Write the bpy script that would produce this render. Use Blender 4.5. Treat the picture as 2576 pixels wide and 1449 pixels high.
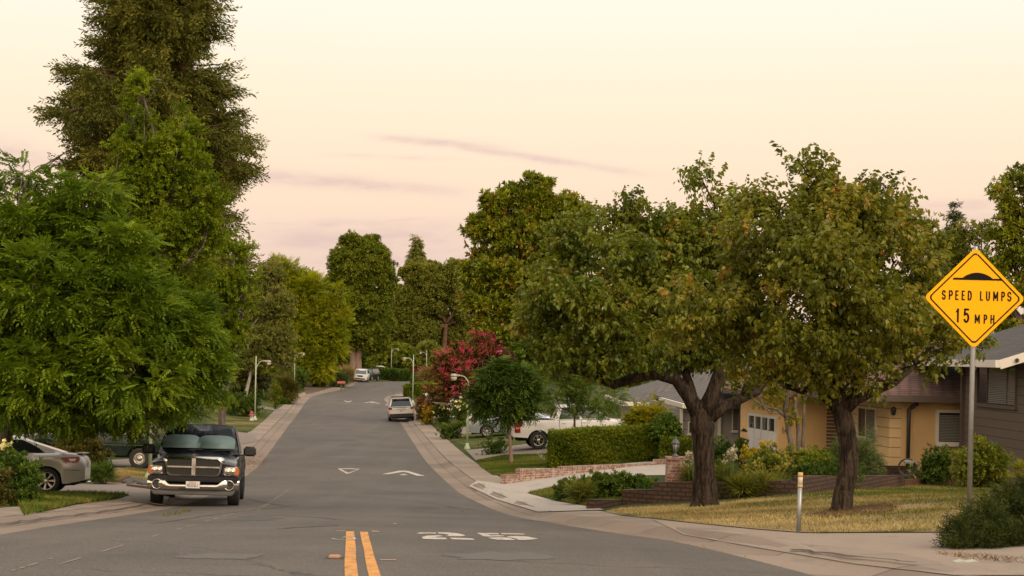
import bpy, bmesh, math, random
import numpy as np
from mathutils import Vector, Matrix
from mathutils.geometry import interpolate_bezier

for o in list(bpy.data.objects): bpy.data.objects.remove(o)
SC = bpy.context.scene
COL = SC.collection
R = math.radians
# ------------------------------------------------------------------ camera
EZ = 6.0                       # eye height above the world datum
F, CX, CY, ROLL = 3578.0, 1288.0, 895.0, R(1.2)   # pixel focal length, principal point, roll (2576 px wide frame)
cam = bpy.data.cameras.new('camera'); camo = bpy.data.objects.new('camera', cam); COL.objects.link(camo)
cam.sensor_width = 36; cam.lens = F / 2576 * 36
cam.shift_y = (CY - 724.5) / 2576
cam.clip_start = 0.5; cam.clip_end = 4000
camo.location = (0, 0, EZ)
camo.matrix_world = Matrix.Translation((0, 0, EZ)) @ Matrix.Rotation(R(90), 4, 'X') @ Matrix.Rotation(ROLL, 4, 'Z')
cam.dof.use_dof = True; cam.dof.focus_distance = 46; cam.dof.aperture_fstop = 5.6
SC.camera = camo
SC.view_settings.view_transform = 'Standard'; SC.view_settings.look = 'None'
SC.view_settings.exposure = 0.0; SC.view_settings.gamma = 1.0
SC.cycles.max_bounces = 6; SC.cycles.diffuse_bounces = 3; SC.cycles.glossy_bounces = 3
SC.cycles.transmission_bounces = 4; SC.cycles.transparent_max_bounces = 6
SC.cycles.sample_clamp_indirect = 4

# ------------------------------------------------------------------ node helpers
class NT:
    def __init__(s, tree): s.t = tree; s.n = tree.nodes; s.l = tree.links
    def add(s, kind, **kw):
        nd = s.n.new(kind)
        for k, v in kw.items(): setattr(nd, k, v)
        return nd
    def put(s, sock, v):
        if isinstance(v, bpy.types.NodeSocket): s.l.new(v, sock)
        else:
            if hasattr(sock.default_value, '__len__') and not isinstance(v, (int, float)):
                v = tuple(v)
                if len(sock.default_value) == 4 and len(v) == 3: v = v + (1,)
            sock.default_value = v
    def m(s, op, a, b=0.0, c=None, clamp=False):
        nd = s.add('ShaderNodeMath', operation=op, use_clamp=clamp)
        s.put(nd.inputs[0], a); s.put(nd.inputs[1], b)
        if c is not None: s.put(nd.inputs[2], c)
        return nd.outputs[0]
    def mix(s, f, a, b, mode='MIX'):
        nd = s.add('ShaderNodeMix', data_type='RGBA', blend_type=mode)
        s.put(nd.inputs[0], f); s.put(nd.inputs[6], a); s.put(nd.inputs[7], b)
        return nd.outputs[2]
    def ramp(s, f, stops, interp='LINEAR'):
        nd = s.add('ShaderNodeValToRGB'); cr = nd.color_ramp; cr.interpolation = interp
        while len(cr.elements) < len(stops): cr.elements.new(0.5)
        for e, (p, c) in zip(cr.elements, stops):
            e.position = p; e.color = tuple(c) + (1,) if len(c) == 3 else c
        s.put(nd.inputs[0], f)
        return nd.outputs[0]
    def rng(s, v, a, b, c=0.0, d=1.0):
        nd = s.add('ShaderNodeMapRange', interpolation_type='SMOOTHSTEP')
        s.put(nd.inputs[0], v); s.put(nd.inputs[1], a); s.put(nd.inputs[2], b); s.put(nd.inputs[3], c); s.put(nd.inputs[4], d)
        return nd.outputs[0]
    def noise(s, vec, scale, detail=4, rough=0.55, dist=0.0):
        nd = s.add('ShaderNodeTexNoise')
        if vec is not None: s.put(nd.inputs['Vector'], vec)
        s.put(nd.inputs['Scale'], scale); s.put(nd.inputs['Detail'], detail); s.put(nd.inputs['Roughness'], rough); s.put(nd.inputs['Distortion'], dist)
        return nd.outputs[0]
    def scalev(s, vec, sc):
        nd = s.add('ShaderNodeVectorMath', operation='MULTIPLY'); s.put(nd.inputs[0], vec); s.put(nd.inputs[1], sc)
        return nd.outputs[0]

# ------------------------------------------------------------------ sky
w = bpy.data.worlds.new('World'); SC.world = w; w.use_nodes = True
q = NT(w.node_tree); q.n.clear()
tc = q.add('ShaderNodeTexCoord'); sep = q.add('ShaderNodeSeparateXYZ'); q.put(sep.inputs[0], tc.outputs['Generated'])
dx, dy, dz = sep.outputs
hor = q.m('SQRT', q.m('ADD', q.m('MULTIPLY', dx, dx), q.m('MULTIPLY', dy, dy)))
el = q.m('DIVIDE', q.m('ARCTAN2', dz, hor), math.pi / 2)            # 0 at the horizon, 1 overhead
grad = q.ramp(el, [(0.0, (.80, .57, .48)), (.035, (.89, .66, .52)), (.07, (1.0, .75, .55)), (.11, (1.04, .86, .63)), (.15, (1.07, .95, .78)), (.20, (1.10, 1.01, .88)), (.45, (1.1, 1.02, .93)), (1.0, (.85, .85, .88))])
# clouds laid out by bearing (tangent of azimuth) and height
az = q.m('DIVIDE', dx, q.m('MAXIMUM', dy, 0.05)); eh = q.m('DIVIDE', dz, q.m('MAXIMUM', dy, 0.05))
cmb = q.add('ShaderNodeCombineXYZ'); q.put(cmb.inputs[0], q.m('MULTIPLY', az, 1.0)); q.put(cmb.inputs[1], q.m('MULTIPLY', eh, 3.5))
n1 = q.noise(cmb.outputs[0], 9, 6, .6, .3); n2 = q.noise(cmb.outputs[0], 30, 5, .65, .2)
def pxt(x, y): return ((x - CX) * math.cos(ROLL) + (y - CY) * math.sin(ROLL)) / F, ((x - CX) * math.sin(ROLL) - (y - CY) * math.cos(ROLL)) / F
def streak(x0, y0, x1, y1, wid, amt):
    (a0, e0), (a1, e1) = pxt(x0, y0), pxt(x1, y1)
    L = math.hypot(a1 - a0, e1 - e0); ux, uy = (a1 - a0) / L, (e1 - e0) / L
    da = q.m('SUBTRACT', az, a0); de = q.m('SUBTRACT', eh, e0)
    al = q.m('DIVIDE', q.m('ADD', q.m('MULTIPLY', da, ux), q.m('MULTIPLY', de, uy)), L)
    ac = q.m('SUBTRACT', q.m('MULTIPLY', de, ux), q.m('MULTIPLY', da, uy))
    ac = q.m('ADD', ac, q.m('MULTIPLY', q.m('SUBTRACT', n1, .5), wid / F * 1.6))
    ends = q.m('MULTIPLY', q.rng(al, -.05, .3), q.rng(al, 1.05, .55))
    k = q.m('DIVIDE', ac, wid / F)
    body = q.m('POWER', 2.718, q.m('MULTIPLY', q.m('MULTIPLY', k, k), -1.0))
    tex = q.rng(q.m('ADD', q.m('MULTIPLY', n2, .6), q.m('MULTIPLY', n1, .4)), .30, .62, .25, 1.0)
    return q.m('MULTIPLY', q.m('MULTIPLY', q.m('MULTIPLY', body, ends), tex), amt)
cl = None
for a in ((520, 430, 1260, 492, 17, .80), (900, 343, 1330, 378, 11, .75), (1050, 352, 1720, 455, 11, .75), (780, 388, 1210, 402, 6, .35),
          (-200, 352, 210, 425, 36, .75), (560, 610, 1300, 590, 42, .85), (740, 562, 1050, 566, 14, .7), (930, 560, 1110, 545, 6, .5), (650, 660, 1500, 650, 40, .75),
          (2150, 518, 2650, 518, 16, .65), (2150, 560, 2750, 555, 30, .6), (640, 560, 800, 568, 5, .4)):
    sk = streak(*(a[:5] + (min(1.0, a[5] * 1.15),))); cl = sk if cl is None else q.m('MAXIMUM', cl, sk)
cl = q.m('MULTIPLY', cl, q.m('GREATER_THAN', dy, 0.1))
skycol = q.mix(q.m('MULTIPLY', cl, .9), grad, (.76, .53, .475))
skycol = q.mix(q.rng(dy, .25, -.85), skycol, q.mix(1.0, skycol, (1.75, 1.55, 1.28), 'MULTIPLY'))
ns = q.add('ShaderNodeTexSky', sky_type='NISHITA'); ns.sun_disc = False; ns.sun_elevation = R(38); ns.sun_rotation = R(140)
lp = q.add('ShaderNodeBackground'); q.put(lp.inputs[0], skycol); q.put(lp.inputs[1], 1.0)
b2 = q.add('ShaderNodeBackground'); q.put(b2.inputs[0], ns.outputs[0]); q.put(b2.inputs[1], 0.006)
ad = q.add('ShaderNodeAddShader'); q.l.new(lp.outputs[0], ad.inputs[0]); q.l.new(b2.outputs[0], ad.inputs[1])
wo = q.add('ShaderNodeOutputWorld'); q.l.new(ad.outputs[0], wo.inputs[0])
# soft low glow of the western sky (behind the photographer, to the right)
sun = bpy.data.lights.new('sun', 'SUN'); sun.energy = 1.7; sun.angle = R(35); sun.color = (1.0, .86, .68)
suno = bpy.data.objects.new('sun', sun); COL.objects.link(suno)
sdir = Vector((math.sin(R(140)) * math.cos(R(38)), math.cos(R(140)) * math.cos(R(38)), math.sin(R(38))))
suno.rotation_euler = sdir.to_track_quat('Z', 'Y').to_euler(); suno.location = (0, 0, 60)

# ------------------------------------------------------------------ terrain
_cd = np.array([(-60, -2), (0, .95), (8, 1.33), (11, 1.5), (18.8, 2.0), (25, 2.45), (32, 2.92), (40, 3.24), (50, 3.42), (65, 3.45), (85, 3.27), (105, 2.98), (125, 2.42), (143, 1.82), (161, 1.32), (178, .68), (188, .32), (205, .02), (215, -.1), (260, -.6), (400, -1.5), (1200, -4)], float)
_cm = np.gradient(_cd[:, 1], _cd[:, 0])
def Cd(d):                                  # how far the roadway lies below the eye
    d = np.asarray(d, float); i = np.clip(np.searchsorted(_cd[:, 0], d) - 1, 0, len(_cd) - 2)
    x0, x1 = _cd[i, 0], _cd[i + 1, 0]; h = x1 - x0; t = (d - x0) / h
    return (2*t**3-3*t*t+1)*_cd[i, 1]+(t**3-2*t*t+t)*h*_cm[i]+(-2*t**3+3*t*t)*_cd[i+1, 1]+(t**3-t*t)*h*_cm[i+1] + .01956 * np.minimum(d, 230)
_xl = np.array([(-60, .5), (0, -4.5), (15.9, -5.67), (19.2, -6.02), (27.8, -7.03), (47.3, -8.95), (54.4, -9.7), (77.8, -12.7), (85.8, -13.7), (96.1, -15), (116.6, -17.35), (133.8, -19.3), (143.9, -20.3), (155.8, -20.5), (164, -19.9), (178, -19.9), (186, -20.4), (195, -19.6), (205, -17.4), (212, -15), (218, -8), (224, 5), (230, 30), (1200, 30)])
_xr = np.array([(-60, 7), (0, 2.95), (11.9, 2.57), (15.7, 2.28), (17.9, 2.08), (20.3, 1.55), (26, .72), (30.6, .05), (36.5, -.66), (41.8, -1.38), (47.1, -1.98), (51, -2.41), (61.4, -3.59), (75.9, -5.09), (101.3, -7.76), (127, -10.8), (143.3, -12.83), (149.5, -13.1), (155.5, -12.8), (160.6, -12.3), (172, -11.6), (180, -10), (186, -6), (192, 5), (198, 30), (1200, 30)])
def XL(d): return np.interp(d, _xl[:, 0], _xl[:, 1])
def XR(d): return np.interp(d, _xr[:, 0], _xr[:, 1])
def lift(X, d):
    sr = np.asarray(X, float) - XR(d); sl = XL(d) - np.asarray(X, float)
    a = np.interp(sr, [0, .5, .75, .9, 1.9, 2.0, 6.5, 8], [0, -.01, .08, .1, .13, .14, .60, .65])
    far = np.clip((np.asarray(d, float) - 55) / 25, 0, 1)
    b = np.interp(sl, [0, .5, .75, .9, 1.9, 2.0, 8, 20], [0, -.01, .06, .075, .095, .1, .16, .22]) + far * np.interp(sl, [2, 9, 30], [0, .28, .5])
    crown = .05 * np.clip(np.minimum(-sr, -sl) / 4, 0, 1)
    return np.where(sr > 0, a, np.where(sl > 0, b, crown))
def G(X, d): return EZ - Cd(d) + lift(X, d)
_cr, _sr = math.cos(ROLL), math.sin(ROLL)
def ray(x, y):
    u, v = x - CX, y - CY
    return (u * _cr + v * _sr) / F, (u * _sr - v * _cr) / F
def at(x, y, d):
    a, b = ray(x, y); return Vector((a * d, d, EZ + b * d))
_dd = np.concatenate([np.arange(6, 60, .05), np.arange(60, 420, .2)])
def gp(x, y):                               # where the sight line of a pixel meets the ground
    a, b = ray(x, y)
    f = EZ + b * _dd - G(a * _dd, _dd)
    i = np.argmax(f < 0)
    if f[i] >= 0: i = len(_dd) - 1
    d = float(_dd[i]) if i == 0 else float(np.interp(0, [f[i], f[i-1]], [_dd[i], _dd[i-1]]))
    return Vector((a * d, d, float(G(a * d, d))))
def gx(x, d, y=1100):                       # ground point under pixel column x at depth d
    a = ray(x, y)[0]
    for _ in range(3):
        z = float(G(a * d, d)); yy = CY + (EZ - z) / d * F; a = ray(x, yy + (x - CX) * _sr)[0]
    return Vector((a * d, d, z))
def G1(X, d): return float(G(X, d))

# ------------------------------------------------------------------ object helpers
def tag(o, label=None, cat=None, group=None, kind=None):
    if label: o['label'] = label
    if cat: o['category'] = cat
    if group: o['group'] = group
    if kind: o['kind'] = kind
    return o
def empty(name, loc, rz=0, label=None, cat=None, group=None):
    o = bpy.data.objects.new(name, None); COL.objects.link(o); o.location = loc; o.rotation_euler = (0, 0, rz)
    o.empty_display_size = .3
    return tag(o, label, cat, group)
def link(name, me, mat, parent=None):
    o = bpy.data.objects.new(name, me); COL.objects.link(o)
    for mm in (mat if isinstance(mat, (list, tuple)) else [mat]): me.materials.append(mm)
    if parent: o.parent = parent
    return o
def copy_tree(o, parent=None):
    c = o.copy(); COL.objects.link(c)
    if parent: c.parent = parent
    for ch in o.children: copy_tree(ch, c)
    return c
def npmesh(name, V, faces4=None, faces3=None, attr=None, smooth=False):
    me = bpy.data.meshes.new(name)
    V = np.ascontiguousarray(V, np.float32); me.vertices.add(len(V)); me.vertices.foreach_set('co', V.ravel())
    f4 = np.zeros((0, 4), np.int32) if faces4 is None else np.asarray(faces4, np.int32)
    f3 = np.zeros((0, 3), np.int32) if faces3 is None else np.asarray(faces3, np.int32)
    nl = f4.size + f3.size; me.loops.add(nl); me.loops.foreach_set('vertex_index', np.concatenate([f4.ravel(), f3.ravel()]))
    me.polygons.add(len(f4) + len(f3))
    tot = np.concatenate([np.full(len(f4), 4, np.int32), np.full(len(f3), 3, np.int32)])
    st = np.concatenate([[0], np.cumsum(tot)[:-1]]).astype(np.int32)
    me.polygons.foreach_set('loop_start', st); me.polygons.foreach_set('loop_total', tot)
    if smooth: me.polygons.foreach_set('use_smooth', np.ones(len(tot), bool))
    me.update(calc_edges=True)
    if attr is not None:
        at_ = me.attributes.new('tint', 'FLOAT', 'POINT'); at_.data.foreach_set('value', np.ascontiguousarray(attr, np.float32))
    return me
class MB:
    """collects simple shapes and links them as ONE mesh object"""
    def __init__(s): s.bm = bmesh.new()
    def poly(s, pts):
        vs = [s.bm.verts.new(p) for p in pts]; return s.bm.faces.new(vs)
    def box(s, c, size, rz=0, rot=None):
        M = Matrix.Translation(c) @ (rot.to_4x4() if rot else Matrix.Rotation(rz, 4, 'Z')) @ Matrix.Diagonal((size[0], size[1], size[2], 1))
        bmesh.ops.create_cube(s.bm, size=1, matrix=M); return s
    def span(s, lo, hi):
        lo, hi = Vector(lo), Vector(hi); return s.box((lo + hi) / 2, hi - lo)
    def tube(s, pts, rad, seg=8, cap=True):
        pts = [Vector(p) for p in pts]; n = len(pts)
        if not hasattr(rad, '__len__'): rad = [rad] * n
        rings = []; ref = None
        for i, p in enumerate(pts):
            t = (pts[min(i + 1, n - 1)] - pts[max(i - 1, 0)]).normalized()
            if ref is None: ref = Vector((1, 0, 0)) if abs(t.x) < .8 else Vector((0, 1, 0))
            a = (ref - t * ref.dot(t)).normalized(); b = t.cross(a); ref = a
            rings.append([s.bm.verts.new(p + (a * math.cos(k * 2 * math.pi / seg) + b * math.sin(k * 2 * math.pi / seg)) * rad[i]) for k in range(seg)])
        for i in range(n - 1):
            for k in range(seg):
                f = s.bm.faces.new((rings[i][k], rings[i][(k + 1) % seg], rings[i + 1][(k + 1) % seg], rings[i + 1][k])); f.smooth = True
        if cap:
            s.bm.faces.new(rings[0][::-1]); s.bm.faces.new(rings[-1])
        return s
    def lathe(s, prof, seg=16, M=None, cap=True):
        M = M or Matrix(); rings = []
        for r_, z in prof: rings.append([s.bm.verts.new(M @ Vector((r_ * math.cos(k * 2 * math.pi / seg), r_ * math.sin(k * 2 * math.pi / seg), z))) for k in range(seg)])
        for i in range(len(rings) - 1):
            for k in range(seg):
                f = s.bm.faces.new((rings[i][k], rings[i][(k + 1) % seg], rings[i + 1][(k + 1) % seg], rings[i + 1][k])); f.smooth = True
        if cap: s.bm.faces.new(rings[0][::-1]); s.bm.faces.new(rings[-1])
        return s
    def prism(s, pts, depth, M=None):
        """outline in local XZ extruded along local Y by depth (centred)"""
        M = M or Matrix(); a = [s.bm.verts.new(M @ Vector((x, -depth / 2, z))) for x, z in pts]; b = [s.bm.verts.new(M @ Vector((x, depth / 2, z))) for x, z in pts]
        s.bm.faces.new(a); s.bm.faces.new(b[::-1]); n = len(pts)
        for i in range(n): s.bm.faces.new((a[i], b[i], b[(i + 1) % n], a[(i + 1) % n]))
        return s
    def bevel(s, wdt=.02, seg=2, ang=35):
        bmesh.ops.recalc_face_normals(s.bm, faces=s.bm.faces[:])
        es = [e for e in s.bm.edges if len(e.link_faces) == 2 and e.calc_face_angle(0) > R(ang)]
        bmesh.ops.bevel(s.bm, geom=es, offset=wdt, segments=seg, affect='EDGES', clamp_overlap=True); return s
    def smooth(s, ang=40):
        for f in s.bm.faces: f.smooth = True
        for e in s.bm.edges:
            if len(e.link_faces) == 2 and e.calc_face_angle(0) > R(ang): e.smooth = False
        return s
    def build(s, name, mat, parent=None, recalc=True):
        if recalc: bmesh.ops.recalc_face_normals(s.bm, faces=s.bm.faces[:])
        me = bpy.data.meshes.new(name); s.bm.to_mesh(me); s.bm.free()
        return link(name, me, mat, parent)

# ------------------------------------------------------------------ materials
def newmat(name):
    m = bpy.data.materials.new(name); m.use_nodes = True; t = NT(m.node_tree)
    return m, t, t.n['Principled BSDF']
def geo(t): return t.add('ShaderNodeNewGeometry').outputs['Position']
def obj_c(t): return t.add('ShaderNodeTexCoord').outputs['Object']
def bump(t, bs, h, strength=.3, dist=.02):
    b = t.add('ShaderNodeBump'); t.put(b.inputs['Strength'], strength); t.put(b.inputs['Distance'], dist); t.put(b.inputs['Height'], h); t.l.new(b.outputs[0], bs.inputs['Normal'])
def plain(name, col, rough=.6, metal=0, spec=.5, var=.12, scale=6, bmp=0, coat=0):
    m, t, b = newmat(name)
    n = t.noise(obj_c(t), scale, 5, .6)
    c = t.mix(n, [x * (1 - var) for x in col], [min(1, x * (1 + var)) for x in col])
    t.put(b.inputs['Base Color'], c); t.put(b.inputs['Roughness'], t.rng(n, .2, .8, max(.02, rough - .06), rough + .06)); t.put(b.inputs['Metallic'], metal); t.put(b.inputs['Specular IOR Level'], spec)
    if coat: t.put(b.inputs['Coat Weight'], coat); t.put(b.inputs['Coat Roughness'], .04)
    if bmp: bump(t, b, t.noise(obj_c(t), scale * 6, 4), bmp, .02)
    return m
def leafmat(name, cols, trans=.36, rough=.55, spec=.14, pos=None):
    cols = [(r_ * 1.42, g_ * 1.36, b_ * .85) for r_, g_, b_ in cols]
    m, t, b = newmat(name)
    a = t.add('ShaderNodeAttribute', attribute_name='tint').outputs['Fac']
    n = len(cols); c = t.ramp(a, [((pos[i] if pos else i / max(1, n - 1)), cc) for i, cc in enumerate(cols)])
    t.put(b.inputs['Base Color'], c); t.put(b.inputs['Roughness'], rough); t.put(b.inputs['Specular IOR Level'], spec)
    tr = t.add('ShaderNodeBsdfTranslucent'); t.put(tr.inputs[0], t.mix(1.0, c, (1.15, 1.1, .55), 'MULTIPLY'))
    mx = t.add('ShaderNodeMixShader'); t.put(mx.inputs[0], trans); t.l.new(b.outputs[0], mx.inputs[1]); t.l.new(tr.outputs[0], mx.inputs[2])
    t.l.new(mx.outputs[0], t.n['Material Output'].inputs[0])
    return m
# ------------------------------------------------------------------ ground materials
def asphalt_mat():
    m, t, b = newmat('asphalt'); p = geo(t)
    fine = t.noise(p, 55, 3, .7); big = t.noise(p, .35, 5, .6); mid = t.noise(p, 3.5, 4, .6)
    lane = t.noise(t.scalev(p, (.9, .06, 0)), 1.0, 4, .6)
    c = t.mix(t.rng(big, .3, .7), (.053, .046, .040), (.097, .083, .071)); c = t.mix(t.m('MULTIPLY', t.rng(lane, .42, .72), .5), c, (.116, .101, .088))
    c = t.mix(t.m('MULTIPLY', t.rng(mid, .52, .8), .4), c, (.06, .056, .053))
    c = t.mix(t.rng(fine, .42, .72, 0, .75), c, (.20, .178, .158)); c = t.mix(t.rng(fine, .48, .28, 0, .6), c, (.026, .024, .022))
    vo = t.add('ShaderNodeTexVoronoi', feature='DISTANCE_TO_EDGE'); wob = t.add('ShaderNodeVectorMath', operation='ADD')
    nn = t.add('ShaderNodeTexNoise'); t.put(nn.inputs['Vector'], p); t.put(nn.inputs['Scale'], 1.3); t.put(nn.inputs['Detail'], 5)
    t.put(wob.inputs[0], t.scalev(p, (.16, .3, 0))); t.put(wob.inputs[1], t.scalev(nn.outputs[1], (.25, .25, 0)))
    t.put(vo.inputs['Vector'], wob.outputs[0]); t.put(vo.inputs['Scale'], 1.0)
    crack = t.m('MULTIPLY', t.rng(vo.outputs['Distance'], .006, .001), t.rng(big, .46, .6))
    c = t.mix(t.m('MULTIPLY', crack, .75), c, (.03, .028, .026))
    t.put(b.inputs['Base Color'], c); t.put(b.inputs['Roughness'], .82); t.put(b.inputs['Specular IOR Level'], .35)
    bump(t, b, fine, .5, .012); return m
def concrete_mat(name, c1, c2, joint=1.5, jw=.022):
    m, t, b = newmat(name); p = geo(t)
    big = t.noise(p, .5, 5, .65); fine = t.noise(p, 45, 3, .7); st = t.noise(t.scalev(p, (1, .35, 1)), 1.6, 5, .7)
    c = t.mix(big, c1, c2); c = t.mix(t.rng(st, .5, .75, 0, .45), c, [x * .55 for x in c1]); c = t.mix(t.rng(fine, .4, .8, 0, .35), c, [min(1, x * 1.35) for x in c2])
    if joint:
        a = t.add('ShaderNodeAttribute', attribute_name='tint').outputs['Fac']
        k = t.m('DIVIDE', a, joint); slab = t.noise(None, 1); 
        wn = t.add('ShaderNodeTexWhiteNoise', noise_dimensions='1D'); t.put(wn.inputs['W'], t.m('FLOOR', k))
        c = t.mix(t.m('MULTIPLY', wn.outputs[0], .5), c, [x * .62 for x in c1])
        j = t.m('LESS_THAN', t.m('FRACT', k), jw); c = t.mix(t.m('MULTIPLY', j, .8), c, [x * .22 for x in c1])
    t.put(b.inputs['Base Color'], c); t.put(b.inputs['Roughness'], .85); t.put(b.inputs['Specular IOR Level'], .3)
    bump(t, b, fine, .35, .01); return m
def lawn_mat(name, g1, g2, dry, amt=.5, soil=(.10, .07, .045)):
    m, t, b = newmat(name); p = geo(t)
    big = t.noise(p, .42, 5, .62, .4); mid = t.noise(p, 2.6, 5, .65); fine = t.noise(p, 34, 4, .7)
    c = t.mix(mid, g1, g2); c = t.mix(t.rng(t.m('ADD', t.m('MULTIPLY', big, .75), t.m('MULTIPLY', mid, .25)), .62 - amt * .3, .74 - amt * .25), c, dry)
    c = t.mix(t.rng(fine, .5, .8, 0, .55), c, [x * 1.5 for x in g2]); c = t.mix(t.rng(fine, .5, .2, 0, .7), c, [x * .35 for x in g1])
    c = t.mix(t.rng(mid, .70, .85, 0, .6), c, soil)
    t.put(b.inputs['Base Color'], c); t.put(b.inputs['Roughness'], .95); t.put(b.inputs['Specular IOR Level'], .1)
    bump(t, b, fine, .9, .05); return m
def soil_mat(name, a, c_, lt):
    m, t, b = newmat(name); p = geo(t); n = t.noise(p, 3, 6, .7); f = t.noise(p, 40, 4, .7)
    c = t.mix(n, a, c_); c = t.mix(t.rng(f, .55, .75, 0, .7), c, lt); t.put(b.inputs['Base Color'], c); t.put(b.inputs['Roughness'], .95); bump(t, b, f, .9, .05); return m
M_asph = asphalt_mat()
M_walk = concrete_mat('sidewalk_concrete', (.235, .185, .15), (.33, .265, .21))
M_curb = concrete_mat('gutter_concrete', (.20, .155, .125), (.30, .235, .185), 3.0, .012)
M_walkp = concrete_mat('sidewalk_plain_concrete', (.225, .175, .14), (.31, .25, .20), 0)
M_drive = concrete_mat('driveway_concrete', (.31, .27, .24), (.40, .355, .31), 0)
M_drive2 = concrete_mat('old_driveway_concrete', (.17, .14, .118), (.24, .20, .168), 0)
M_lawn = lawn_mat('lawn_green', (.050, .066, .014), (.085, .105, .024), (.24, .175, .075), .42)
M_dry = lawn_mat('lawn_dry', (.075, .085, .02), (.13, .12, .032), (.36, .27, .155), .70)
M_base = lawn_mat('garden_ground', (.035, .055, .014), (.055, .08, .02), (.13, .095, .045), .45)
M_soil = soil_mat('bare_soil', (.07, .045, .03), (.13, .085, .055), (.20, .13, .08))
M_leaflit = soil_mat('red_leaf_litter', (.10, .07, .05), (.20, .075, .035), (.26, .09, .04))
M_paint_y = plain('yellow_road_paint', (.62, .27, .045), .7, var=.25, scale=5)
M_paint_w = plain('white_road_paint', (.48, .43, .37), .7, var=.18, scale=6)
M_tar = plain('dark_crack_tar', (.045, .037, .031), .8)
M_scr = plain('pale_scratch', (.24, .20, .16), .9)

def worn(m, amt=.5):                 # paint that has flaked off to the asphalt below
    t = NT(m.node_tree); b = t.n['Principled BSDF']; p = geo(t); src = b.inputs['Base Color'].links[0].from_socket
    k = t.rng(t.m('ADD', t.m('MULTIPLY', t.noise(t.scalev(p, (1, .4, 1)), 9, 6, .75), .6), t.m('MULTIPLY', t.noise(p, 60, 3, .7), .4)), .60 - .1 * amt, .66 - .1 * amt, 0, .85)
    t.put(b.inputs['Base Color'], t.mix(k, src, (.12, .10, .085))); return m
worn(M_paint_y, .85); worn(M_paint_w, .75)

# ------------------------------------------------------------------ ground sheets
DST = np.unique(np.concatenate([np.arange(-40, 8, 6), np.arange(8, 60, 1.0), np.arange(60, 232, 2.0), np.arange(232, 420, 20), np.arange(420, 1201, 130)]))
def sweep(name, cols, mat, dz=0.0, kind='structure', attr=False, dst=DST):
    """cols: list of functions d -> X ; draped on the terrain"""
    n, k = len(dst), len(cols)
    X = np.stack([c(dst) for c in cols], 1); D = np.repeat(dst[:, None], k, 1); Z = G(X, D) + dz
    V = np.stack([X, D, Z], -1).reshape(-1, 3)
    i = np.arange(n - 1)[:, None] * k + np.arange(k - 1)[None]; f = np.stack([i, i + 1, i + 1 + k, i + k], -1).reshape(-1, 4)
    o = link(name, npmesh(name, V, f, attr=D.ravel() if attr else None, smooth=True), mat); tag(o, kind=kind); return o
lin = lambda f, o: (lambda d: f(d) + o)
mid = lambda k: (lambda d: XL(d) + (XR(d) - XL(d)) * k)
sweep('road', [mid(k) for k in (0, .06, .15, .3, .5, .7, .85, .94, 1)], M_asph)
sweep('gutter_right', [lin(XR, o) for o in (0, .25, .5, .62, .75, .9)], M_curb, attr=True)
sweep('gutter_left', [lin(XL, -o) for o in (0, .25, .5, .62, .75, .9)][::-1], M_curb, attr=True)
sweep('sidewalk_right', [lin(XR, o) for o in (.9, 1.2, 1.6, 1.95)], M_walk, attr=True)
sweep('sidewalk_left', [lin(XL, -o) for o in (.9, 1.2, 1.6, 2.0)][::-1], M_walk, attr=True)
sweep('ground_right', [lin(XR, o) for o in (1.95, 2.0, 3, 4, 5, 6.5, 8, 12, 20, 40, 90, 260)], M_base)
sweep('ground_left', [lin(XL, -o) for o in (2.0, 3, 4, 6, 8, 9, 12, 20, 30, 60, 120, 260)][::-1], M_base)

def sheet_w(name, pts, mat, dz, step=1.0, kind='structure'):
    """flat outline (world X, Y) cut into cells and draped on the terrain"""
    bm = bmesh.new(); bm.faces.new([bm.verts.new((p[0], p[1], 0)) for p in pts])
    xs = [p[0] for p in pts]; ys = [p[1] for p in pts]
    for ax, lo, hi in ((0, min(xs), max(xs)), (1, min(ys), max(ys))):
        k = max(1, int((hi - lo) / step)); 
        for i in range(1, k + 1):
            co = [0, 0, 0]; no = [0, 0, 0]; co[ax] = lo + (hi - lo) * i / (k + 1); no[ax] = 1
            bmesh.ops.bisect_plane(bm, geom=bm.verts[:] + bm.edges[:] + bm.faces[:], plane_co=co, plane_no=no)
    bmesh.ops.triangulate(bm, faces=bm.faces[:])
    for v in bm.verts: v.co.z = G1(v.co.x, v.co.y) + dz
    bmesh.ops.recalc_face_normals(bm, faces=bm.faces[:])
    if sum(f.normal.z for f in bm.faces) < 0: bmesh.ops.reverse_faces(bm, faces=bm.faces[:])
    me = bpy.data.meshes.new(name); bm.to_mesh(me); bm.free(); o = link(name, me, mat); tag(o, kind=kind); return o
def wpts(px, n=4):
    out = []
    for i in range(len(px)):
        a, b = px[i], px[(i + 1) % len(px)]
        for k in range(n): out.append(gp(a[0] + (b[0] - a[0]) * k / n, a[1] + (b[1] - a[1]) * k / n))
    return out
def sheet(name, px, mat, dz, step=1.0, n=4, kind='structure'): return sheet_w(name, [(p.x, p.y) for p in wpts(px, n)], mat, dz, step, kind)
def ribbon(bm, pts, wdt, dz):                # thin draped strip through world points
    vs = []
    for i, p in enumerate(pts):
        a, b = pts[max(0, i - 1)], pts[min(len(pts) - 1, i + 1)]; t = Vector((b[0] - a[0], b[1] - a[1], 0)).normalized(); n = Vector((-t.y, t.x, 0)) * (wdt[i] if hasattr(wdt, '__len__') else wdt) / 2
        vs.append([bm.verts.new((p[0] + s * n.x, p[1] + s * n.y, G1(p[0] + s * n.x, p[1] + s * n.y) + dz)) for s in (1, -1)])
    for i in range(len(vs) - 1): bm.faces.new((vs[i][0], vs[i][1], vs[i + 1][1], vs[i + 1][0]))
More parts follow.
